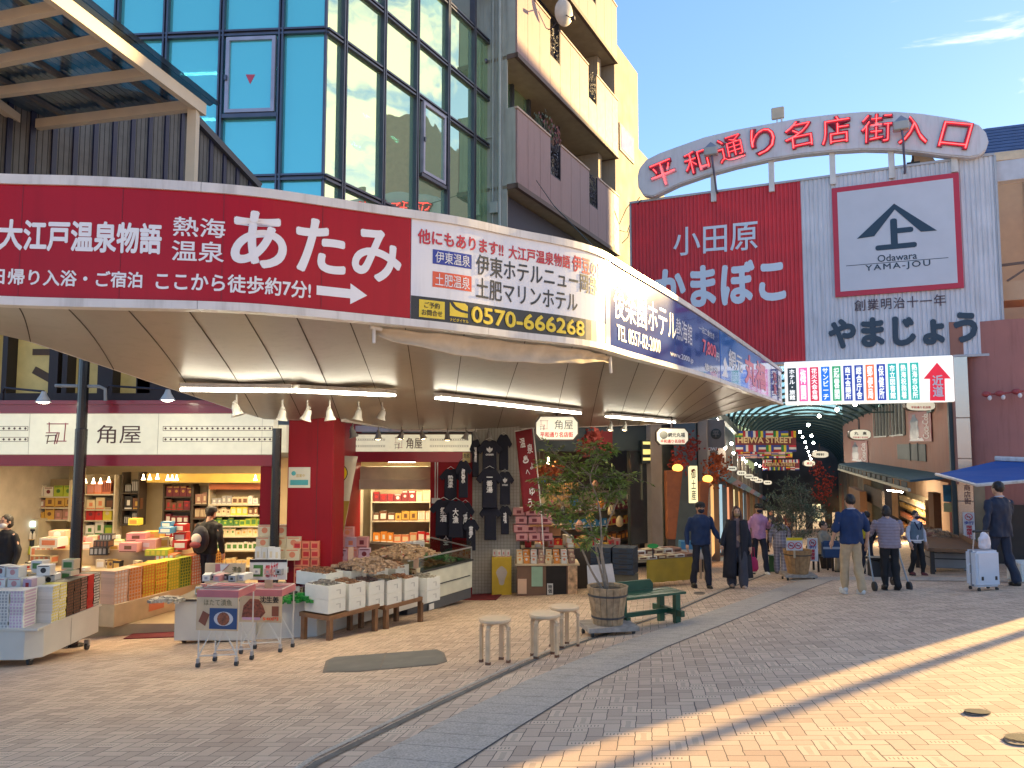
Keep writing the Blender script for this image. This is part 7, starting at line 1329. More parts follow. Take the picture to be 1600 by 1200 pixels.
# stools, bench, planters
beech = pm('beech_wood', (.62, .43, .25), .45, var=.14, scale=7); beech_d = pm('beech_foot', (.16, .07, .035), .6)
def stool(px, py, label, rz):
    b = GP(px, py); t = thing('round_stool', label, 'stool', b, rz, 'three round beech stools'); H = .46
    MB().lathe((0, 0, H - .035), [(.165, 0), (.172, .012), (.172, .026), (.165, .035)], 28).build('seat', beech, t, smooth='a')
    for k in range(4):
        a = R(45 + 90 * k); r = .16; gx = G(b.x + r * math.cos(a + rz), b.y + r * math.sin(a + rz)) - G(b.x, b.y); path = [(r * math.cos(a), r * math.sin(a), gx + .03), (r * math.cos(a), r * math.sin(a), H - .11)] + [((r - .055 * (1 - math.cos(q))) * math.cos(a), (r - .055 * (1 - math.cos(q))) * math.sin(a), H - .11 + .062 * math.sin(q)) for q in (.4, .8, 1.2, 1.57)] + [(.06 * math.cos(a), .06 * math.sin(a), H - .048)]
        mb = MB(); [mb.bar(path[i], Vector(path[i + 1]) + (Vector(path[i + 1]) - Vector(path[i])).normalized() * .004, .044, .024) if abs(path[i + 1][2] - path[i][2]) < .9 else None for i in range(1, len(path) - 1)]
        q0 = Vector(path[0]); mb.box((q0.x, q0.y, (path[0][2] + path[1][2]) / 2), (.026, .046, path[1][2] - path[0][2]), a); mb.build('leg', beech, t); MB().box((q0.x, q0.y, gx + .015), (.03, .05, .03), a).build('foot', beech_d, t)
stool(773, 1035, 'round beech stool standing apart at the left of the three', R(20)); stool(851, 1026, 'round beech stool in the middle, overlapping the rear one', R(8)); stool(882, 1010, 'round beech stool at the rear beside the tree tub', R(30))
def tub(loc, r0, r1, h, label, m, hoop):
    t = thing('tree_tub', label, 'planter', loc); n = 18
    for k in range(1):
        mb = MB()
        for i in range(n):
            a0, a1 = 2 * math.pi * (i + .04) / n, 2 * math.pi * (i + .96) / n; vs = []
            for r, z in ((r0, 0), (r1, h)):
                for a in (a0, a1): vs.append((r * math.cos(a), r * math.sin(a), z))
                for a in (a1, a0): vs.append(((r - .03) * math.cos(a), (r - .03) * math.sin(a), z))
            mb.add(vs, [(3, 2, 1, 0), (4, 5, 6, 7), (0, 1, 5, 4), (1, 2, 6, 5), (2, 3, 7, 6), (3, 0, 4, 7)])
        mb.build('staves', m, t)
    mb = MB(); mb.lathe((0, 0, 0), [(r0 - .02, .02), (r1 - .035, h * .9)], n); mb.build('soil', pm('soil', (.05, .035, .025), .95), t)
    for f in hoop: mb = MB(); r = r0 + (r1 - r0) * f + .004; mb.lathe((0, 0, h * f), [(r - .01, -.012), (r + .004, -.012), (r + .004, .012), (r - .01, .012)], 24); mb.build('hoop', pm('hoop_iron', (.06, .05, .045), .6), t)
    return t
stave = pm('stave_wood', (.36, .24, .13), .75, var=.35, scale=14); stave2 = pm('stave_fresh', (.40, .23, .10), .7, var=.3, scale=12)
b1 = GP(950, 990); dz = .13
tub((b1.x, b1.y, b1.z + dz), .19, .265, .47, 'weathered wooden tub of the bushy street tree', stave, (.2, .78))
def dolly(b, w_, d_, rz, label):
    t = thing('plant_dolly', label, 'dolly', b, rz); MB().bx(-w_ / 2, w_ / 2, -d_ / 2, d_ / 2, .075, .128).build('deck', pm('plank_grey', (.36, .31, .26), .8, var=.3, scale=10), t)
    for x in (-1, 1):
        for y in (-1, 1): xx, yy = x * (w_ / 2 - .06), y * (d_ / 2 - .06); gx = G(b.x + xx * math.cos(rz) - yy * math.sin(rz), b.y + xx * math.sin(rz) + yy * math.cos(rz)) - G(b.x, b.y); MB().tube([(xx - .015, yy, gx + .032), (xx + .015, yy, gx + .032)], .032, 10).build('caster', pm('rubber_dark', (.04, .04, .04)), t)
dolly(b1, .66, .5, R(12), 'plank dolly on casters under the weathered tub')
b2 = GP(1247, 905); tub((b2.x, b2.y, b2.z + dz), .21, .30, .50, 'fresh brown wooden tub of the olive tree by the arcade', stave2, (.8,)); dolly(b2, .66, .55, R(-5), 'plank dolly under the olive tree tub')
gr_m = pm('bench_green', (.012, .075, .04), .4, var=.15, scale=8, coat=.15)
bb_ = GP(1018, 975); t = thing('green_bench', 'low dark green wooden bench behind the weathered tub', 'bench', bb_, R(28)); gb_ = lambda x, y: G(bb_.x + x * math.cos(R(28)) - y * math.sin(R(28)), bb_.y + x * math.sin(R(28)) + y * math.cos(R(28))) - bb_.z
for k in range(3): MB().bx(-.75, .45, -.2 + k * .14, -.075 + k * .14, .40, .43).build('seat_plank', gr_m, t)
for x in (-.6, .3):
    for y in (-.17, .17): MB().bx(x - .04, x + .04, y - .035, y + .035, gb_(x, y), .399).build('leg', gr_m, t)
    MB().bx(x - .03, x + .03, -.3, .32, .12, .2).build('foot_rail', gr_m, t)
MB().bx(-.6, .3, -.02, .02, .13, .19).build('stretcher', gr_m, t); MB().prism([(-.75, .43), (.2, .43), (.2, .5), (.15, .56), (-.75, .56)], .21, .24).build('back_board', gr_m, t)
bb2 = GP(1222, 892); t = thing('green_bench', 'second green bench end half hidden behind the olive tree tub', 'bench', bb2, R(28)); [MB().bx(-.4, .3, -.15 + k * .14, -.03 + k * .14, .38, .41).build('seat_plank', gr_m, t) for k in range(2)]; [MB().bx(x - .04, x + .04, -.1, .1, -.03, .379).build('leg', gr_m, t) for x in (-.3, .2)]
# signs by the olive tree
t = thing('notice_board', 'small white board with two prohibition rings stuck in the olive tub', 'sign', (0, b2.y - .35, 0)); fr = Fr(0, b2.y - .35); r_ = fr.rect(1229, 840, 1254, 860); MB().bx(r_[0], r_[1], 0, .015, r_[2], r_[3]).build('board', pm('board_white', (.62, .62, .64)), t); MB().bx(r_[0], r_[1], -.004, -.0005, r_[3] - .06, r_[3]).build('yellow_band', ink_y, t); w_ = r_[1] - r_[0]
for u in (.28, .72): nosmoke(t, r_[0] + w_ * u, r_[2] + .1, .065, -.006)
MB().bx((r_[0] + r_[1]) / 2 - .02, (r_[0] + r_[1]) / 2 + .02, .016, .04, b2.z + .5, r_[3] - .02).build('stake', card_p, t)
t = thing('standing_sign', 'white free standing no smoking sign beside the olive tub', 'sign', (0, b2.y + .6, 0)); fr = Fr(0, b2.y + .6); r_ = fr.rect(1262, 841, 1278, 877); MB().bx(r_[0], r_[1], 0, .03, r_[2], r_[3]).build('board', pm('board_white', (.62, .62, .64)), t); h_ = r_[3] - r_[2]; cx = (r_[0] + r_[1]) / 2; nosmoke(t, cx, r_[3] - .1, .07, -.006); text('歩行', cx - .08, cx + .08, r_[2] + h_ * .55, r_[2] + h_ * .68, ink_b, t, y=-.004, bold=.03); vtext('喫煙禁', cx - .045, cx + .045, r_[2] + .03, r_[2] + h_ * .52, ink_r, t, y=-.004, bold=.03)
# covers in the paving
def cover(label, pts, m):
    t = thing('manhole_cover', label, 'manhole cover'); ps = [GP(*p) for p in pts]; n = len(ps); mb = MB(); mb.add([p + Vector((0, 0, .0045)) for p in ps] + [p + Vector((0, 0, -.05)) for p in ps], [tuple(range(n)), tuple(range(2 * n - 1, n - 1, -1))] + [(i, i + n, (i + 1) % n + n, (i + 1) % n) for i in range(n)]); mb.build('rim', pm('cover_dark', (.20, .165, .13), .8, var=.3, scale=6), t); c = sum(ps, Vector()) / n; mb = MB(); ins = [c + (p - c) * .95 + Vector((0, 0, .0085)) for p in ps]; mb.add(ins, [tuple(range(n))]); mb.build('plate', m, t); return t, c, ps
t, c, ps = cover('long eight sided dark plate set in the bricks before the stools', [(504, 1051), (509, 1033), (522, 1027), (683, 1015), (694, 1020), (699, 1034), (683, 1039), (560, 1050)], pm('plate_olive', (.15, .14, .12), .65, var=.25, scale=5, bump=.2, bscale=60)); a = (ps[2] + ps[3]) / 2; b = (ps[6] + ps[0]) / 2; mb = MB(); mb.bar(a + Vector((0, 0, .009)), b + Vector((0, 0, .009)), .012, .006); mb.build('joint', pm('cover_dark', (.1, .08, .07)), t)
for (px, py, rx, rz_, lab) in ((1527, 1114, 22, 5.5, 'round cast iron cover in the sunlit bricks'), (1600, 1156, 33, 11, 'round cover with bars at the right edge of the sunlit bricks'), (1093, 927, 9, 2, 'small round cover near the walking couple')):
    t, c, ps = cover(lab, [(px + rx * math.cos(2 * math.pi * i / 20), py + rz_ * math.sin(2 * math.pi * i / 20)) for i in range(20)], pm('cast_iron', (.24, .19, .145), .6, .3, var=.6, scale=50))
    r = (ps[0] - c).length; mb = MB(); n = 5
    for i in range(-n, n + 1): w_ = (r * r * .8 - (r * i / (n + 1)) ** 2); w_ = math.sqrt(max(0, w_)); mb.add([(c.x + r * i / (n + 1) - .008, c.y - w_, c.z + .0125 - .107 * -w_), (c.x + r * i / (n + 1) + .008, c.y - w_, c.z + .0125 + .107 * w_), (c.x + r * i / (n + 1) + .008, c.y + w_, c.z + .0125 - .107 * w_), (c.x + r * i / (n + 1) - .008, c.y + w_, c.z + .0125 - .107 * w_)], [(0, 1, 2, 3)])
    mb.build('ribs', pm('cast_dark', (.04, .035, .03), .6), t)
# right hand stall before the terracotta shop
sf0 = GP(1440, 893); t = thing('fish_stall', 'low wooden stall heaped with packets under the teal awning', 'stall', sf0, R(70)); MB().bx(-.9, 1.4, -1.0, .0, .55, .62).build('table_top', wood_b, t); MB().bx(-.9, 1.4, -1.03, -1.0, .5, .72).build('front_board', wood_b, t); [MB().bx(x - .04, x + .04, y - .04, y + .04, -.1, .549).build('leg', dk, t) for x in (-.8, 1.3) for y in (-.9, -.1)]
for k, (px, py, Y, c_, lb) in enumerate(((1447, 838, 18.4, (.34, .16, .11), 'pink packets heaped at the near end of the stall'), (1460, 833, 18.9, (.40, .28, .18), 'cream packets in the middle of the stall'), (1475, 838, 18.3, (.30, .18, .1), 'brown packets by the steel pillar'), (1436, 825, 20.0, (.36, .2, .1), 'orange bags at the rear of the stall'))): p = P(px, py, Y); heap(p - Vector((0, 0, .12)), .8, .6, .22, ('st%d' % k, c_), lb, R(20), 90, .07)
shelf(RN, 'wall_shelf', 'warm lit wall shelf of round jars inside the terracotta shop', 1404, 1446, 775, 835, 1.7, (789, 800, 816, 833), [[('cream', 'gold', 3)], [('gold', 'cream', 3)], [('salmon', 'cream', 1)], [('orange', 'cream', 0)]], 'jar shelf in the terracotta shop', (.24, .2), dk)
t = thing('foam_crate', 'grey wheeled crate on the ground below the stall', 'crate', GP(1479, 892), R(-10)); MB().bx(-.35, .35, -.25, .25, .09, .42).build('crate', GM['grey'], t, bevel=.015); MB().bx(-.36, .36, -.26, .26, .28, .30).build('band', GM['black'], t); wheels(t, [(-.3, -.2, .0), (.3, -.2, .0)], .03)
t = thing('shop_poster', 'blue fish poster on the side of the terracotta shop', 'poster', SF.o, SF.th); r_ = SF.rect(1474, 758, 1496, 800, .5); MB().bx(r_[0], r_[1], .5, .52, r_[2] + .25, r_[3]).build('sheet', pm('poster_sea', (.03, .16, .24), .5, var=.5, scale=3), t); MB().bx(r_[0], r_[1] - .05, .5, .52, r_[2], r_[2] + .22).build('note', pm('note_yellow', (.5, .45, .2), .6), t)
t = thing('white_crate', 'white box at the right edge beside the man in the suit', 'box', GP(1597, 908)); MB().bx(-.15, .35, -.2, .2, 0, .35).build('box', foam, t, bevel=.02)
# small packets filling counters, tables and racks
def scatter(n, x0, x1, y0, y1, zf, where, cols, rz=0.0, o=(0, 0), sz=(.09, .07, .11)):
    for i in range(n):
        x, y = rg.uniform(x0, x1), rg.uniform(y0, y1); cn = cols[i % len(cols)]; pn = ('white', 'red', 'gold', 'brown')[i % 4]; c_, s_ = math.cos(rz), math.sin(rz)
        put('small_packet', '%s small packet with %s print on %s' % (cn, pn, where), 'packet', '%s small packets with %s print on %s' % (cn, pn, where), (o[0] + x * c_ - y * s_, o[1] + x * s_ + y * c_, zf), rz + rg.gauss(0, .3), carton((sz[0], sz[1], round(sz[2] * rg.choice((.5, .8, 1, 1.3)), 3)), GM[cn], GM[pn], i % 4 if i % 4 != 2 else 0))
scatter(34, -4.7, -3.0, 11.45, 11.85, -.80, 'the counter before the red column', ('white', 'cream', 'pink', 'peach', 'salmon'))
scatter(26, -8.6, -6.2, 14.2, 14.9, ZF + .98, 'the raised table in the shop', ('cream', 'pink', 'peach', 'lime', 'red', 'white'), sz=(.15, .12, .16))
scatter(22, -8.8, -6.1, 13.62, 13.95, ZF + .70, 'the front edge of the heaped shop table', ('white', 'cream', 'black', 'salmon', 'gold'), sz=(.14, .1, .12))
scatter(24, -.9, -.25, .15, 2.8, -.95, 'the cream counter behind the foam boxes', ('salmon', 'pink', 'red', 'cream'), R(-30), (-2.75, 11.25), (.12, .1, .2))
scatter(20, -7.8, -6.2, 10.15, 11.1, ZT + .40, 'the stock tray of the low cart', ('white', 'lilac', 'cream', 'maroon'), sz=(.12, .1, .12))
scatter(18, .3, 2.4, 17.3, 17.7, G(1.2, 17.3) + .9, 'the high ledge before the gift shop', ('cream', 'tan', 'gold', 'red'), sz=(.14, .1, .2)); t = thing('goods_ledge', 'dark ledge of small packets before the gift shop', 'shelf'); MB().bx(.2, 2.5, 17.2, 17.8, G(1.2, 17.3), G(1.2, 17.3) + .895).build('body', dk, t)
# ------------------------------------------------------------------ trees
def leaf_mat(name, c, v=.45):
    m = pm(name, c, .55, var=.2, scale=3); N, L = nodes_of(m); b = N['Principled BSDF']; src = b.inputs['Base Color'].links[0].from_socket
    g = N.new('ShaderNodeNewGeometry'); h = N.new('ShaderNodeHueSaturation'); r = N.new('ShaderNodeMapRange'); r.inputs[3].default_value = 1 - v; r.inputs[4].default_value = 1 + v * 1.3
    L.new(g.outputs['Random Per Island'], r.inputs[0]); L.new(r.outputs[0], h.inputs['Value']); L.new(src, h.inputs['Color']); L.new(h.outputs[0], b.inputs['Base Color'])
    t = N.new('ShaderNodeBsdfTranslucent'); L.new(h.outputs[0], t.inputs[0]); a = N.new('ShaderNodeMixShader'); a.inputs[0].default_value = .3; L.new(b.outputs[0], a.inputs[1]); L.new(t.outputs[0], a.inputs[2]); L.new(a.outputs[0], N['Material Output'].inputs[0]); return m
def leaf(mb, c, d, n, l, w_):
    d = d.normalized(); s_ = d.cross(n); s_ = s_.normalized() if s_.length > 1e-4 else Vector((1, 0, 0)); up = s_.cross(d) * l * .12
    mb.add([c, c + d * l * .5 + s_ * w_ - up * .2, c + d * l - up, c + d * l * .5 - s_ * w_ - up * .2], [(0, 1, 2, 3)])
def tree(label, Y, stems, clusters, loc, lm, bark, llen, lwid, twig_n, leaf_n, seed, pinn, X0=0):
    r2 = random.Random(seed); t = thing('potted_tree', label, 'tree', loc); o = Vector(loc); pz = lambda px, py, dy: P(px, py, Y + dy) - o
    tr = MB()
    for st, r0, r1 in stems:
        pts = [pz(px, py, dy) for px, py, dy in st]; pts[0] = Vector((pts[0].x * .6, pts[0].y * .3, .40)); sm = catmull(pts, 4); k = len(sm); tr.tube(sm, [r0 + (r1 - r0) * i / (k - 1) for i in range(k)], 6)
    fo = MB(); tips = []
    for px, py, dy, sp, src in clusters:
        c = pz(px, py, dy); s_ = sp * Y / F; sr = pz(*src)
        tr.tube([sr, sr.lerp(c, .55) + Vector((r2.gauss(0, .02), r2.gauss(0, .02), .02)), c], [.008, .006, .003], 5)
        for k in range(twig_n):
            e = c + Vector((r2.gauss(0, s_), r2.gauss(0, s_ * .9), r2.gauss(0, s_ * .6))); d = (e - c); d.z -= .25 * d.length; tr.tube([c.lerp(e, .1), e], [.003, .0015], 3, cap=False)
            ax = (e - c).normalized() if (e - c).length > 1e-4 else Vector((1, 0, 0))
            for j in range(leaf_n):
                f = j / max(1, leaf_n - 1); q = c.lerp(e, .35 + .75 * f); sd = 1 if j % 2 else -1; sv = ax.cross(Vector((0, 0, 1))); sv = sv.normalized() if sv.length > .1 else Vector((1, 0, 0))
                dr = (sv * sd * .9 + ax * .7 + Vector((r2.gauss(0, .3), r2.gauss(0, .3), r2.gauss(-.1, .3)))) if pinn else Vector((r2.gauss(0, 1), r2.gauss(0, 1), r2.gauss(.15, .8)))
                leaf(fo, q, dr, Vector((r2.gauss(0, .5), r2.gauss(0, .5), 1)), llen * r2.uniform(.6, 1.3), lwid * r2.uniform(.7, 1.2))
    tr.build('trunk', bark, t, smooth=True); fo.build('crown', lm, t); return t
bark1 = pm('bark_grey', (.28, .22, .16), .8, var=.3, scale=12); bark2 = pm('bark_tan', (.24, .19, .13), .8, var=.3, scale=12)
YT = b1.y
tree('bushy street tree with thin grey stems and long green leaf sprays in the weathered tub', YT,
     [([(940, 930, 0), (924, 892, -.05), (905, 852, -.1), (872, 822, -.1), (842, 800, -.1)], .017, .006), ([(945, 930, 0), (936, 880, .05), (926, 832, .1), (913, 795, .1), (902, 778, .1)], .016, .007),
      ([(948, 930, 0), (940, 868, 0), (938, 805, 0), (930, 770, 0), (922, 745, -.05), (936, 708, -.1)], .018, .006), ([(950, 930, 0), (944, 884, .1), (940, 850, .15), (952, 812, .2), (966, 778, .2), (970, 757, .2)], .015, .006), ([(952, 930, 0), (948, 900, -.1), (938, 862, -.2), (930, 840, -.25)], .010, .005)],
     [(868, 712, -.1, 15, (905, 745, -.1)), (855, 722, 0, 10, (880, 735, 0)), (922, 712, -.1, 15, (934, 715, -.1)), (945, 708, 0, 14, (936, 712, -.1)), (958, 704, 0, 10, (936, 712, -.1)), (928, 697, -.1, 10, (936, 712, -.1)), (905, 738, 0, 16, (922, 745, -.05)), (888, 742, .1, 14, (913, 760, 0)), (926, 740, .1, 15, (924, 750, 0)), (872, 752, 0, 12, (902, 778, .1)), (855, 768, -.1, 11, (880, 790, 0)), (900, 764, .1, 12, (913, 780, .1)), (942, 768, .2, 13, (952, 790, .2)), (962, 748, .2, 15, (969, 765, .2)), (976, 742, .2, 12, (970, 757, .2)), (968, 762, .1, 13, (968, 770, .2)), (950, 778, .2, 11, (955, 800, .2)), (908, 790, .1, 13, (905, 785, .1)), (892, 800, .1, 11, (905, 790, .1)), (868, 800, -.1, 11, (872, 820, -.1)), (880, 818, -.1, 9, (880, 828, -.1)), (925, 800, .1, 11, (930, 790, 0)), (922, 836, -.25, 10, (930, 845, -.25)), (912, 845, -.2, 8, (926, 850, -.2)), (935, 828, .1, 8, (940, 840, .1)), (845, 790, -.1, 8, (850, 806, -.1)), (892, 722, -.1, 11, (922, 742, -.05)), (945, 745, .1, 12, (936, 765, .1)), (915, 762, 0, 12, (925, 765, 0)), (880, 775, 0, 12, (902, 785, .1)), (930, 725, .1, 12, (930, 735, 0)), (848, 745, .1, 9, (872, 760, .1))],
     (b1.x, b1.y, b1.z + dz), leaf_mat('leaf_green', (.15, .21, .045)), bark1, .085, .015, 13, 8, 5, True)
YO = b2.y; base2 = Vector((b2.x, b2.y, b2.z + dz)); cl = []; r3 = random.Random(9)
for i in range(46):
    a = r3.uniform(0, 6.28); rr = math.sqrt(r3.random()); px = 1243 + 44 * rr * math.cos(a); py = 793 + 48 * rr * math.sin(a) * .95; cl.append((px, py, r3.gauss(0, .35), 8, (1246 + (px - 1246) * .45, 832 + (py - 832) * .45, 0)))
tree('round olive tree with grey green leaves in the fresh brown tub before the arcade', YO,
     [([(1246, 866, 0), (1245, 845, 0), (1244, 826, 0), (1243, 790, 0)], .03, .012)] + [([(1246, 866, 0), (1246, 842, 0), (1246 + dx * .5, 828, dy * .5), (1246 + dx, 800, dy)], .012, .005) for dx, dy in ((-32, .1), (-18, -.2), (20, .2), (33, -.1), (8, -.3), (-8, .3), (26, .0))],
     cl, tuple(base2), leaf_mat('leaf_olive', (.10, .13, .075), .5), bark2, .075, .011, 14, 7, 6, False)
t = thing('potted_plant', 'dark leafy shrub behind the small standing sign', 'plant', tuple(GP(1292, 888))); MB().lathe((0, 0, 0), [(.14, 0), (.18, .3)], 10).build('pot', GM['black'], t); mb = MB()
for i in range(420): leaf(mb, Vector((rg.gauss(0, .2), rg.gauss(0, .2), .35 + abs(rg.gauss(.3, .28)))), Vector((rg.gauss(0, 1), rg.gauss(0, 1), rg.gauss(.3, .6))), Vector((0, 0, 1)), .12, .02)
mb.build('crown', leaf_mat('leaf_dark', (.03, .06, .03)), t)

# ------------------------------------------------------------------ people
def blob(name, mb, mat, parent, voxel=.012, smooth=3, disp=None):
    o = mb.build(name, mat, None); md = o.modifiers.new('r', 'REMESH'); md.mode = 'VOXEL'; md.voxel_size = voxel; md.use_smooth_shade = True
    if smooth: s_ = o.modifiers.new('s', 'SMOOTH'); s_.iterations = smooth; s_.factor = .5
    dg = bpy.context.evaluated_depsgraph_get(); dg.update(); me = bpy.data.meshes.new_from_object(o.evaluated_get(dg)); o.modifiers.clear(); old = o.data; o.data = me; me.name = name; bpy.data.meshes.remove(old)
    if not me.materials: me.materials.append(mat)
    if disp:
        ns = [v.normal.copy() for v in me.vertices]
        for v, n in zip(me.vertices, ns): v.co += n * disp(v.co)
    for p in me.polygons: p.use_smooth = True
    o.parent = parent; return o
def limb(mb, pts, rs, n=10):
    mb.tube(catmull([Vector(p) for p in pts], 3), [rs[0]] * 0 + [interp([i * 3 for i in range(len(rs))], rs, k) for k in range((len(pts) - 1) * 3 + 1)], n)
    for p, r in zip(pts, rs): mb.ell(p, (r, r, r), n, 6)
fold = lambda a, f: (lambda c: noise.noise(Vector((c.x * f, c.y * f, c.z * f * .7))) * a)
skin_m = pm('skin', (.52, .30, .20), .5, var=.06, scale=20); hair_k = pm('hair_black', (.012, .010, .010), .5, var=.3, scale=60)
def hand(mb, wr, d, side, curl=.5):
    """palm, four unequal fingers and a thumb, continuing the forearm direction d"""
    d = Vector(d).normalized(); out_ = Vector((side, 0, 0)); fwd = Vector((0, -1, 0)); n = out_ - d * out_.dot(d); n = n.normalized() if n.length > .1 else Vector((1, 0, 0)); f = d.cross(n); f = f if f.y < 0 else -f; w0 = Vector(wr); pc = w0 + d * .055
    mb.tube([w0, w0 + d * .035, w0 + d * .085], [.026, .036, .034], 8)
    for k, (o_, l) in enumerate(((-.030, .068), (-.010, .078), (.010, .073), (.029, .056))):
        b = w0 + d * .085 + f * (-o_); m_ = b + d * l * .55 - n * .006; e = m_ + (d * (1 - curl) - n * curl).normalized() * l * .5; mb.tube([b - d * .01, m_, e], [.0105, .0098, .008], 6)
    tb = w0 + d * .03 + f * .032; mb.tube([tb - f * .01, tb + f * .022 + d * .028, tb + f * .026 + d * .058 - n * .008], [.013, .0115, .0095], 6)
def person(label, base, top_px, rz, top_m, leg_m, shoe_m, step=.12, arms=None, lean=0.0, hair='short', hair_m=None, mask=None, sleeves='long', build=1.0, legw=1.0, extra=None, top_len=.0, puff=None, head_turn=0, seated=False, H=None, z=None, look=0, hip=None, sole=None):
    b = Vector(base); b.z = z if z is not None else b.z
    if H is None: H = P(top_px[0], top_px[1], b.y).z - b.z
    k = H / 1.72; t = thing('person', label, 'person', b, rz); S = lambda p: Vector((p[0] * k, p[1] * k, p[2] * k))
    hz = .50 if seated else .93
    def L(p):  # bend the upper body forward
        x, y, zz = p; q = max(0, zz - hz); return S((x * build if abs(x) < .2 else x + (.2 * (build - 1) * (1 if x > 0 else -1)), y - lean * q, zz - .35 * lean * lean * q))
    arms = arms or {-1: ((-.245, .02, 1.13), (-.255, -.07, .88)), 1: ((.245, .02, 1.13), (.255, -.05, .88))}
    dzs = (hz - .93)
    up = lambda p: L((p[0], p[1], p[2] + dzs))
    if seated: legs = {s_: [(s_ * .09, .0, .50), (s_ * .13, -.42, .50), (s_ * .12, -.40, .09)] for s_ in (-1, 1)}
    else: legs = {s_: [(s_ * .09, .0, .90), (s_ * .10, -.03 - step * (.45 if s_ > 0 else -.35), .50), (s_ * .10, (.02 - step) if s_ > 0 else (.03 + step), .09)] for s_ in (-1, 1)}
    mb = MB(); hc = up((0, -.015 - look * .02, 1.585)); R_ = k * .98
    mb.ell(hc, (.076 * R_, .096 * R_, .112 * R_), 18, 12); mb.ell(hc + Vector((0, -.03, -.055)) * k, (.056 * R_, .062 * R_, .06 * R_), 12, 8); mb.tube([hc + Vector((0, -.093, .012)) * k, hc + Vector((0, -.108, -.022)) * k], [.008 * k, .013 * k], 6)
    for s_ in (-1, 1): mb.ell(hc + Vector((s_ * .077, .008, -.01)) * k, (.012 * k, .022 * k, .032 * k), 8, 6)
    limb(mb, [up((0, .01, 1.50)), up((0, .015, 1.38))], [.052 * k, .062 * k])
    limb(mb, [up((0, 0, 1.36)), up((0, 0, 1.15)), up((0, 0, .95))], [.09 * k, .10 * k, .10 * k])
    for s_ in (-1, 1):
        sh, el, wr = up((s_ * .17, .0, 1.355)), up(arms[s_][0]), up(arms[s_][1]); limb(mb, [sh, el, wr], [.046 * k, .037 * k, .026 * k]); hand(mb, wr, wr - el, s_, .35)
        limb(mb, [S(p) for p in legs[s_]], [.07 * k, .05 * k, .038 * k])
    blob('body', mb, skin_m, t, .0105 * k, 2)
    # face
    e = MB()
    for s_ in (-1, 1): e.ell(hc + Vector((s_ * .031, -.091, .010)) * k, (.011 * k, .006 * k, .006 * k), 8, 6)
    e.build('eyes', pm('eye_dark', (.02, .015, .012), .2), t); e = MB()
    for s_ in (-1, 1): e.tube([hc + Vector((s_ * .014, -.094, .030)) * k, hc + Vector((s_ * .05, -.083, .031)) * k], .005 * k, 5)
    e.build('eyebrows', hair_k, t)
    if mask: e = MB(); e.ell(hc + Vector((0, -.050, -.050)) * k, (.066 * k, .066 * k, .052 * k), 14, 10); e.build('face_mask', mask, t, smooth=True)
    else: e = MB(); e.tube([hc + Vector((-.022, -.086, -.062)) * k, hc + Vector((0, -.093, -.062)) * k, hc + Vector((.022, -.086, -.062)) * k], .005 * k, 5); e.build('mouth', pm('lip', (.35, .12, .10), .5), t)
    # hair
    hm = hair_m or hair_k; h = MB(); h.ell(hc + Vector((0, .022, .028)) * k, (.088 * k, .098 * k, .105 * k), 16, 10)
    if hair == 'long': limb(h, [hc + Vector((0, .06, 0)) * k, hc + Vector((0, .08, -.15)) * k, hc + Vector((0, .08, -.30)) * k], [.085 * k, .08 * k, .05 * k]); [limb(h, [hc + Vector((s_ * .075, -.01, .0)) * k, hc + Vector((s_ * .09, -.04, -.17)) * k, hc + Vector((s_ * .07, -.09, -.33)) * k], [.03 * k, .035 * k, .02 * k]) for s_ in (-1, 1)]
    if hair == 'bob': h.ell(hc + Vector((0, .035, -.03)) * k, (.095 * k, .085 * k, .09 * k), 14, 8)
    blob('hair', h, hm, t, .011, 1, lambda c: noise.noise(c * 38) * .008)
    if hair == 'cap': h = MB(); h.lathe(tuple(hc + Vector((0, .005, .04)) * k), [(.100 * k, -.02), (.102 * k, .02), (.088 * k, .06), (.05 * k, .082), (.01, .088)], 18, 1, 1.08); h.ell(hc + Vector((0, -.10, .03)) * k, (.075 * k, .075 * k, .010 * k), 14, 6); h.build('cap', pm('cap_black', (.015, .015, .018), .8), t, smooth='a')
    # top
    mb = MB(); w_ = build; zb = .86 - top_len
    prof = [(.150 * w_, zb), (.152 * w_, .95), (.148 * w_, 1.08), (.165 * w_, 1.24), (.160 * w_, 1.335), (.125 * w_, 1.405), (.062, 1.47)]
    rings = []
    for r, zz in prof:
        c = up((0, .0, zz)); rings.append([(c.x + r * 1.18 * k * math.cos(a), c.y + r * .74 * k * math.sin(a), c.z) for a in [2 * math.pi * i / 16 for i in range(16)]])
    vs = [p for q in rings for p in q]; mb.add(vs, [(i * 16 + j, i * 16 + (j + 1) % 16, i * 16 + 16 + (j + 1) % 16, i * 16 + 16 + j) for i in range(len(rings) - 1) for j in range(16)] + [tuple(range(15, -1, -1)), tuple(range((len(rings) - 1) * 16, len(rings) * 16))])
    for s_ in (-1, 1):
        sh, el, wr = up((s_ * .165 * w_, .0, 1.348)), up(arms[s_][0]), up(arms[s_][1])
        if sleeves == 'long': limb(mb, [sh, el, el.lerp(wr, .93)], [.060 * k, .053 * k, .042 * k])
        elif sleeves == 'short': limb(mb, [sh, sh.lerp(el, .55), el.lerp(wr, .05)], [.060 * k, .060 * k, .060 * k])
        else: mb.ell(sh, (.055 * k, .06 * k, .06 * k))
    blob('top', mb, top_m, t, .013 * k, 2, (lambda c: .010 * abs(math.sin(c.z * 62)) + noise.noise(c * 9) * .008) if puff else fold(.026, 11))
    # trousers
    mb = MB(); c0 = S((0, 0, hz - .01)); mb.ell(c0, (.152 * k * w_, .100 * k, .11 * k), 14, 8)
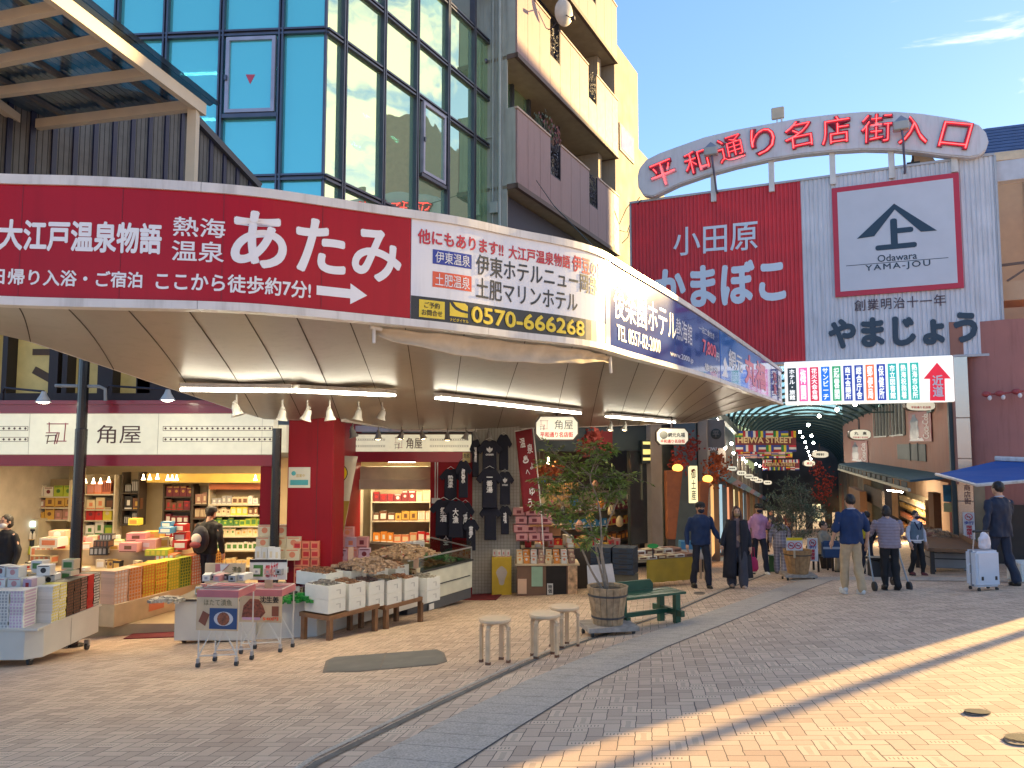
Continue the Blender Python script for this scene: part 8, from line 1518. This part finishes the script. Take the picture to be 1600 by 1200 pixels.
    for s_ in (-1, 1): p = [S(q) for q in legs[s_]]; limb(mb, [p[0], p[1], p[2] + (p[1] - p[2]) * .04], [.090 * k * legw, .074 * k * legw, .062 * k * legw * (1 if legw <= 1.1 else 1.35)])
    blob('trousers', mb, leg_m, t, .013 * k, 2, fold(.024, 9))
    for s_ in (-1, 1):
        a = S(legs[s_][2]); gx = 0; m2 = MB(); m2.ell(a + Vector((0, -.06, -.045)) * k, (.048 * k, .125 * k, .05 * k), 12, 8); m2.ell(a + Vector((0, .01, -.02)) * k, (.045 * k, .06 * k, .06 * k), 10, 6)
        o = blob('shoe', m2, shoe_m, t, .011, 1); zmin = min(v.co.z for v in o.data.vertices)
        so_ = MB(); so_.lathe((a.x, a.y - .055 * k, zmin - .004), [(.05 * k, 0), (.052 * k, .012), (.05 * k, .022)], 14, .95, 2.4); so_.build('sole', sole or pm('sole_dark', (.03, .03, .03), .7), o)
    if extra: extra(t, up, S, k, hc, arms)
    return t, up, k, b
cl = lambda n, c, r=.85, **q: pm('cloth_' + n, c, r, var=q.pop('var', .1), scale=q.pop('scale', 14), bump=.12, bscale=220, **q)
navy_k, dk_tr, blk = cl('navy_knit', (.012, .03, .085)), cl('dark_trouser', (.014, .017, .03)), cl('black', (.012, .012, .014)); sh_k, sh_w = pm('shoe_black', (.015, .014, .013), .4), pm('shoe_white', (.6, .6, .58), .5)
mask_k, mask_w, mask_t = pm('mask_black', (.015, .02, .04), .8), pm('mask_white', (.6, .6, .6), .8), pm('mask_tan', (.25, .17, .09), .8)
hangL, hangR = ((-.25, .03, 1.12), (-.27, -.04, .87)), ((.25, .03, 1.12), (.27, -.04, .87))
person('man in navy sweater and black cap walking hand in hand with the woman', GP(1096, 919), (1096, 783), R(8), navy_k, dk_tr, sh_k, .15, {-1: hangL, 1: ((.27, .0, 1.12), (.37, -.08, .90))}, hair='cap', mask=mask_k, build=1.12)
def cardigan(t, up, S, k, hc, arms):
    mb = MB()
    for s_ in (-1, 1):
        n = 9; vs = []
        for i in range(n + 1):
            zz = 1.42 - (1.42 - .22) * i / n; sp = .09 + .16 * (i / n) ** .8
            for x, y in ((.035 + .03 * i / n, -.125 - .02 * i / n), (.13 + .3 * sp * .4, -.12), (.17 + sp * .6, -.02), (.15 + sp * .45, .10), (.0, .145 + .03 * i / n)): c = up((s_ * x, y, zz)); vs.append(c)
        mb.add(vs, [(i * 5 + j, i * 5 + j + 1, i * 5 + j + 6, i * 5 + j + 5) for i in range(n) for j in range(4)])
    o = mb.build('cardigan', cl('cardigan', (.012, .013, .022)), t, smooth=True); md = o.modifiers.new('s', 'SOLIDIFY'); md.thickness = .014; md.offset = 1
    mb = MB()
    for s_ in (-1, 1): sh, el, wr = up((s_ * .16, 0, 1.345)), up(arms[s_][0]), up(arms[s_][1]); limb(mb, [sh, el, el.lerp(wr, .9)], [.068 * k, .062 * k, .058 * k])
    blob('cardigan_sleeve', mb, cl('cardigan', (.01, .01, .01)), t, .013, 2, fold(.012, 9))
person('woman in long black cardigan over a mauve top and wide grey trousers', GP(1153, 919), (1152, 790), R(-4), cl('mauve', (.20, .13, .125)), cl('charcoal', (.05, .05, .065)), pm('sandal', (.42, .28, .2), .6), .12, {-1: ((-.26, .0, 1.12), (-.33, -.06, .90)), 1: hangR}, hair='long', hair_m=pm('hair_auburn', (.055, .018, .012), .45, var=.3, scale=50), mask=mask_t, sleeves='none', legw=1.3, extra=cardigan, build=.92)
b_ = GP(1187, 897); person('man in pink shirt looking down behind the woman in the cardigan', b_, (1186, 786), R(5), cl('pink_shirt', (.50, .26, .42)), cl('navy_trouser', (.015, .018, .035)), sh_w, .2, {-1: hangL, 1: ((.25, .0, 1.14), (.2, -.2, 1.28))}, hair='cap', mask=mask_k, look=1, build=1.02)
p = P(1177, 880, b_.y - 2.3); t = thing('hand_bag', 'magenta shopping bag held low beside the woman in the cardigan', 'bag', (p.x, p.y, p.z - .17)); mb = MB(); mb.lathe((0, 0, 0), [(.07, 0), (.11, .06), (.10, .22), (.05, .30)], 10, 1, .55); mb.build('bag', pm('bag_magenta', (.42, .01, .09), .6), t, smooth=True); MB().tube([(-.03, 0, .29), (-.02, 0, .5), (.02, 0, .5), (.03, 0, .29)], .008, 5).build('strap', pm('bag_magenta', (.42, .01, .09)), t)
def collar(t, up, S, k, hc, arms):
    mb = MB(); n = 14; c = up((0, .012, 1.455)); mb.tube([(c.x + .068 * k * math.cos(2 * math.pi * i / n), c.y + .062 * k * math.sin(2 * math.pi * i / n), c.z + .012 * math.sin(2 * math.pi * i / n)) for i in range(n + 1)], .012 * k, 6); mb.build('collar', pm('collar_pale', (.45, .48, .55), .8), t)
person('man in navy polo shirt and khaki trousers seen from behind', GP(1333, 928), (1330, 771), R(184), cl('navy_polo', (.010, .03, .095)), cl('khaki', (.46, .33, .19)), sh_w, .10, {-1: hangL, 1: ((.26, .03, 1.12), (.27, -.09, .89))}, sleeves='short', build=1.14, legw=1.08, extra=collar, sole=sh_w)
ow = GP(1393, 922); person('elderly woman in mauve quilted vest leaning on a walking frame, from behind', ow, (1390, 789), R(176), cl('vest_mauve', (.26, .21, .24)), blk, sh_k, .06, {-1: ((-.25, -.12, 1.15), (-.24, -.36, 1.05)), 1: ((.25, -.12, 1.15), (.24, -.36, 1.05))}, lean=.22, hair='bob', build=1.22, puff=True, legw=1.1)
t = thing('walking_frame', 'grey wheeled walking frame pushed by the elderly woman', 'walking frame', (ow.x, ow.y + .25, ow.z - .02), 0); fm_ = pm('frame_alu', (.42, .42, .40), .35, .6)
for s_ in (-1, 1):
    mb = MB(); mb.tube([(s_ * .30, -.25, .12), (s_ * .27, -.05, .55), (s_ * .25, .02, .93), (s_ * .25, -.12, .95)], .014, 6); mb.tube([(s_ * .27, -.02, .55), (s_ * .29, .3, .1)], .013, 6); mb.build('side_frame', fm_, t)
    for y in (-.27, .3): mb = MB(); mb.tube([(s_ * .30 - .018, y, .085), (s_ * .30 + .018, y, .085)], .085, 14); mb.build('wheel', pm('rubber_dark', (.04, .04, .04)), t)
MB().bx(-.24, .24, -.05, .2, .50, .54).build('seat', GM['black'], t); MB().bx(-.2, .2, .0, .2, .2, .48).build('basket', pm('basket_dark', (.05, .05, .055), .8), t)
def vest(t, up, S, k, hc, arms):
    mb = MB(); w_ = 1.0; rings = []
    for r, zz in ((.158, .92), (.158, 1.05), (.172, 1.24), (.165, 1.36), (.11, 1.42)): c = up((0, 0, zz)); rings += [(c.x + r * 1.2 * k * math.cos(a), c.y + r * .77 * k * math.sin(a), c.z) for a in [2 * math.pi * i / 16 for i in range(16)]]
    mb.add(rings, [(i * 16 + j, i * 16 + (j + 1) % 16, i * 16 + 16 + (j + 1) % 16, i * 16 + 16 + j) for i in range(4) for j in range(16)] + [tuple(range(15, -1, -1)), tuple(range(64, 80))]); blob('vest', mb, cl('vest_slate', (.11, .16, .21)), t, .014, 2)
    mb = MB(); [mb.tube([up((s_ * .12, -.10, 1.42)), up((s_ * .03, -.142, 1.22))], .014, 5) for s_ in (-1, 1)]; mb.build('vest_trim', pm('trim_navy', (.01, .015, .06), .8), t); mb = MB(); c = up((0, 0, .935)); n = 20; mb.tube([(c.x + .196 * k * math.cos(2 * math.pi * i / n), c.y + .128 * k * math.sin(2 * math.pi * i / n), c.z) for i in range(n + 1)], .012, 5); mb.build('vest_hem', ink_w, t)
person('student in white shirt and slate knitted vest facing the square', GP(1434, 899), (1430, 797), R(12), cl('white_shirt', (.55, .56, .62)), blk, pm('shoe_maroon', (.12, .03, .04), .5), .1, hair='short', mask=mask_k, extra=vest, build=.95)
def yellow(t, up, S, k, hc, arms): mb = MB(); mb.ell(up((.16, .02, 1.2)), (.13, .1, .2), 12, 8); blob('yellow_bag', mb, pm('bag_yellow', (.55, .42, .02), .7), t, .014, 2)
person('person in black jacket with a yellow bag behind the man in the polo shirt', GP(1357, 896), (1352, 798), R(200), blk, dk_tr, sh_k, .08, extra=yellow)
person('seated person in beige clothes holding a blue bag behind the standing sign', GP(1288, 893), (1292, 822), R(40), cl('beige_top', (.30, .26, .19)), cl('beige_trouser', (.33, .27, .18)), sh_k, 0, {-1: ((-.24, -.1, 1.14), (-.12, -.30, 1.0)), 1: ((.24, -.1, 1.14), (.12, -.30, 1.0))}, seated=True, H=1.6, legw=1.1)
p = P(1298, 856, GP(1288, 893).y - .75); t = thing('tote_bag', 'blue tote bag with pale stripe on the lap of the seated person', 'bag', p); MB().bx(-.2, .2, -.07, .07, -.22, .16).build('bag', pm('bag_blue', (.03, .07, .16), .7), t, bevel=.03, seg=2); MB().bx(-.2, .2, -.074, -.0702, -.02, .03).build('stripe', pm('stripe_pale', (.35, .4, .45)), t)
t = thing('folding_stool', 'dark stool under the seated person in beige', 'stool', GP(1288, 893) + Vector((0, .05, 0))); MB().bx(-.2, .2, -.18, .2, .38, .42).build('seat', GM['black'], t); [MB().bx(x - .02, x + .02, y - .02, y + .02, 0, .379).build('leg', GM['black'], t) for x in (-.17, .17) for y in (-.14, .16)]
pl_m = cl('plaid', (.22, .20, .24)); N_, L_ = nodes_of(pl_m); b__ = N_['Principled BSDF']; src = b__.inputs['Base Color'].links[0].from_socket; Ex.T = pl_m.node_tree; tc_ = N_.new('ShaderNodeTexCoord'); sp_ = N_.new('ShaderNodeSeparateXYZ'); L_.new(tc_.outputs['Object'], sp_.inputs[0]); gx_ = ((Ex(sp_.outputs[0]) * 14).fr().lt(.3) + (Ex(sp_.outputs[2]) * 14).fr().lt(.3)) * .45; mx_ = N_.new('ShaderNodeMixRGB'); mx_.inputs[2].default_value = (.42, .40, .44, 1); L_.new(gx_.k, mx_.inputs[0]); L_.new(src, mx_.inputs[1]); L_.new(mx_.outputs[0], b__.inputs['Base Color'])
person('person in grey plaid coat turned away behind the olive tree tub', GP(1220, 896), (1215, 803), R(165), pl_m, pl_m, sh_k, .05, lean=.15, hair='bob', hair_m=pm('hair_brown', (.06, .045, .03), .5), build=1.05, legw=1.2, top_len=.1)
sm_ = GP(1567, 915); suit = cl('suit_navy', (.010, .018, .042), .7)
person('tall man in dark navy suit pulling a white suitcase, from behind', sm_, (1553, 751), R(192), suit, suit, sh_k, .16, {-1: ((-.27, -.12, 1.14), (-.2, -.3, 1.28)), 1: ((.26, .06, 1.12), (.33, .05, .90))}, build=1.14, top_len=.06, legw=1.08, extra=collar)
sc = GP(1537, 922); t = thing('suitcase', 'pale blue white hard suitcase with raised handle beside the man in the suit', 'suitcase', (sc.x, sc.y, sc.z + .05), R(12)); shell = pm('suitcase_shell', (.58, .62, .68), .3, var=.04, scale=6, coat=.3)
MB().bx(-.225, .225, -.13, .13, .02, .60).build('shell', shell, t, bevel=.035, seg=3); mb = MB(); mb.bx(-.222, .222, -.004, .004, .02, .602); mb.bx(-.231, .231, -.012, .012, .03, .595); mb.build('zip_band', pm('zip_grey', (.25, .26, .28), .5), t)
for x in (-.17, .17):
    MB().tube([(x, .0, .60), (x * .75, .0, .90)], .012, 6).build('handle_tube', pm('zinc', (.4, .4, .4)), t)
    for y in (-.09, .09): MB().tube([(x - .012, y, -.02), (x + .012, y, -.02)], .028, 10).build('wheel', pm('rubber_dark', (.04, .04, .04)), t)
MB().tube([(-.15, 0, .90), (.15, 0, .90)], .02, 8).build('grip', GM['black'], t); mb = MB(); mb.tube([(-.24, 0, .22), (-.275, 0, .24), (-.275, 0, .36), (-.24, 0, .38)], .012, 6); mb.build('side_handle', shell, t); [MB().bx(x - .02, x + .02, -.134, -.1295, .13, .19).build('badge', GM['black'], t) for x in (-.13, .13)]
p = Vector((sc.x, sc.y, sc.z + .68)); t = thing('plastic_bag', 'white plastic carrier bag resting on the suitcase handle', 'bag', p, R(12)); mb = MB(); mb.lathe((0, -.06, 0), [(.09, 0), (.12, .05), (.11, .16), (.06, .24), (.03, .27)], 12, 1, .45); blob('bag', mb, pm('bag_film', (.62, .60, .64), .4), t, .012, 1, lambda c: noise.noise(c * 16) * .014)
sp_b = Vector((P(322, 900, 14.4).x, 14.4, ZF)); 
def packs(t, up, S, k, hc, arms):
    mb = MB(); mb.ell(up((0, .22, 1.14)), (.17, .13, .25), 14, 10); blob('backpack', mb, pm('pack_navy', (.015, .016, .03), .7), t, .014, 2); mb = MB(); mb.ell(up((0, .33, 1.16)), (.11, .05, .10), 12, 8); o = blob('pack_flap', mb, pm('pack_white', (.55, .5, .45), .7), t, .012, 1); mb = MB(); mb.ell(up((0, .345, 1.06)), (.12, .05, .06), 12, 8); blob('pack_band', mb, pm('pack_band_red', (.2, .03, .04), .7), t, .012, 1)
person('shopper in dark jacket with a white flapped backpack inside the souvenir shop', sp_b, (318, 790), R(165), blk, dk_tr, sh_k, .05, lean=.12, hair='cap', extra=packs, build=1.12, mask=mask_w)
st_b = Vector((P(8, 870, 13.2).x, 13.2, ZF)); person('shop worker in black with a white mask at the left edge of the shop', st_b, (8, 803), R(-15), blk, blk, sh_k, .03, hair='bob', mask=mask_w)
for i, (px, py, c, rz) in enumerate(((1206, 862, (.05, .05, .07), 10), (1232, 850, (.12, .04, .04), 170))):
    b_ = GP(px, py); person(('distant person in dark coat deep in the arcade left of the olive tree', 'distant person in dull red coat deep in the arcade')[i], b_, (px, py), R(rz), cl('far_%d' % i, c), dk_tr, sh_k, .15, H=1.62)
# wires
t = thing('overhead_cable', 'thin dark cable slanting from the balcony to the canopy', 'cable'); a = AF.w(*[AF.hit(838, 282, -.1)[0], -.1, AF.hit(838, 282, -.1)[1]]); b = P(930, 388, 9.0); t2 = MB().tube([a, a.lerp(b, .5) - Vector((0, 0, .1)), b], .010, 5).build('cable', pm('cable_black', (.02, .02, .02)), t)
# ------------------------------------------------------------------ origins at each thing's base
bpy.context.view_layer.update()
for o_ in list(SC.objects):
    if o_.parent is None and o_.type in ('EMPTY', 'MESH') and o_.get('kind') != 'structure': rebase(o_)
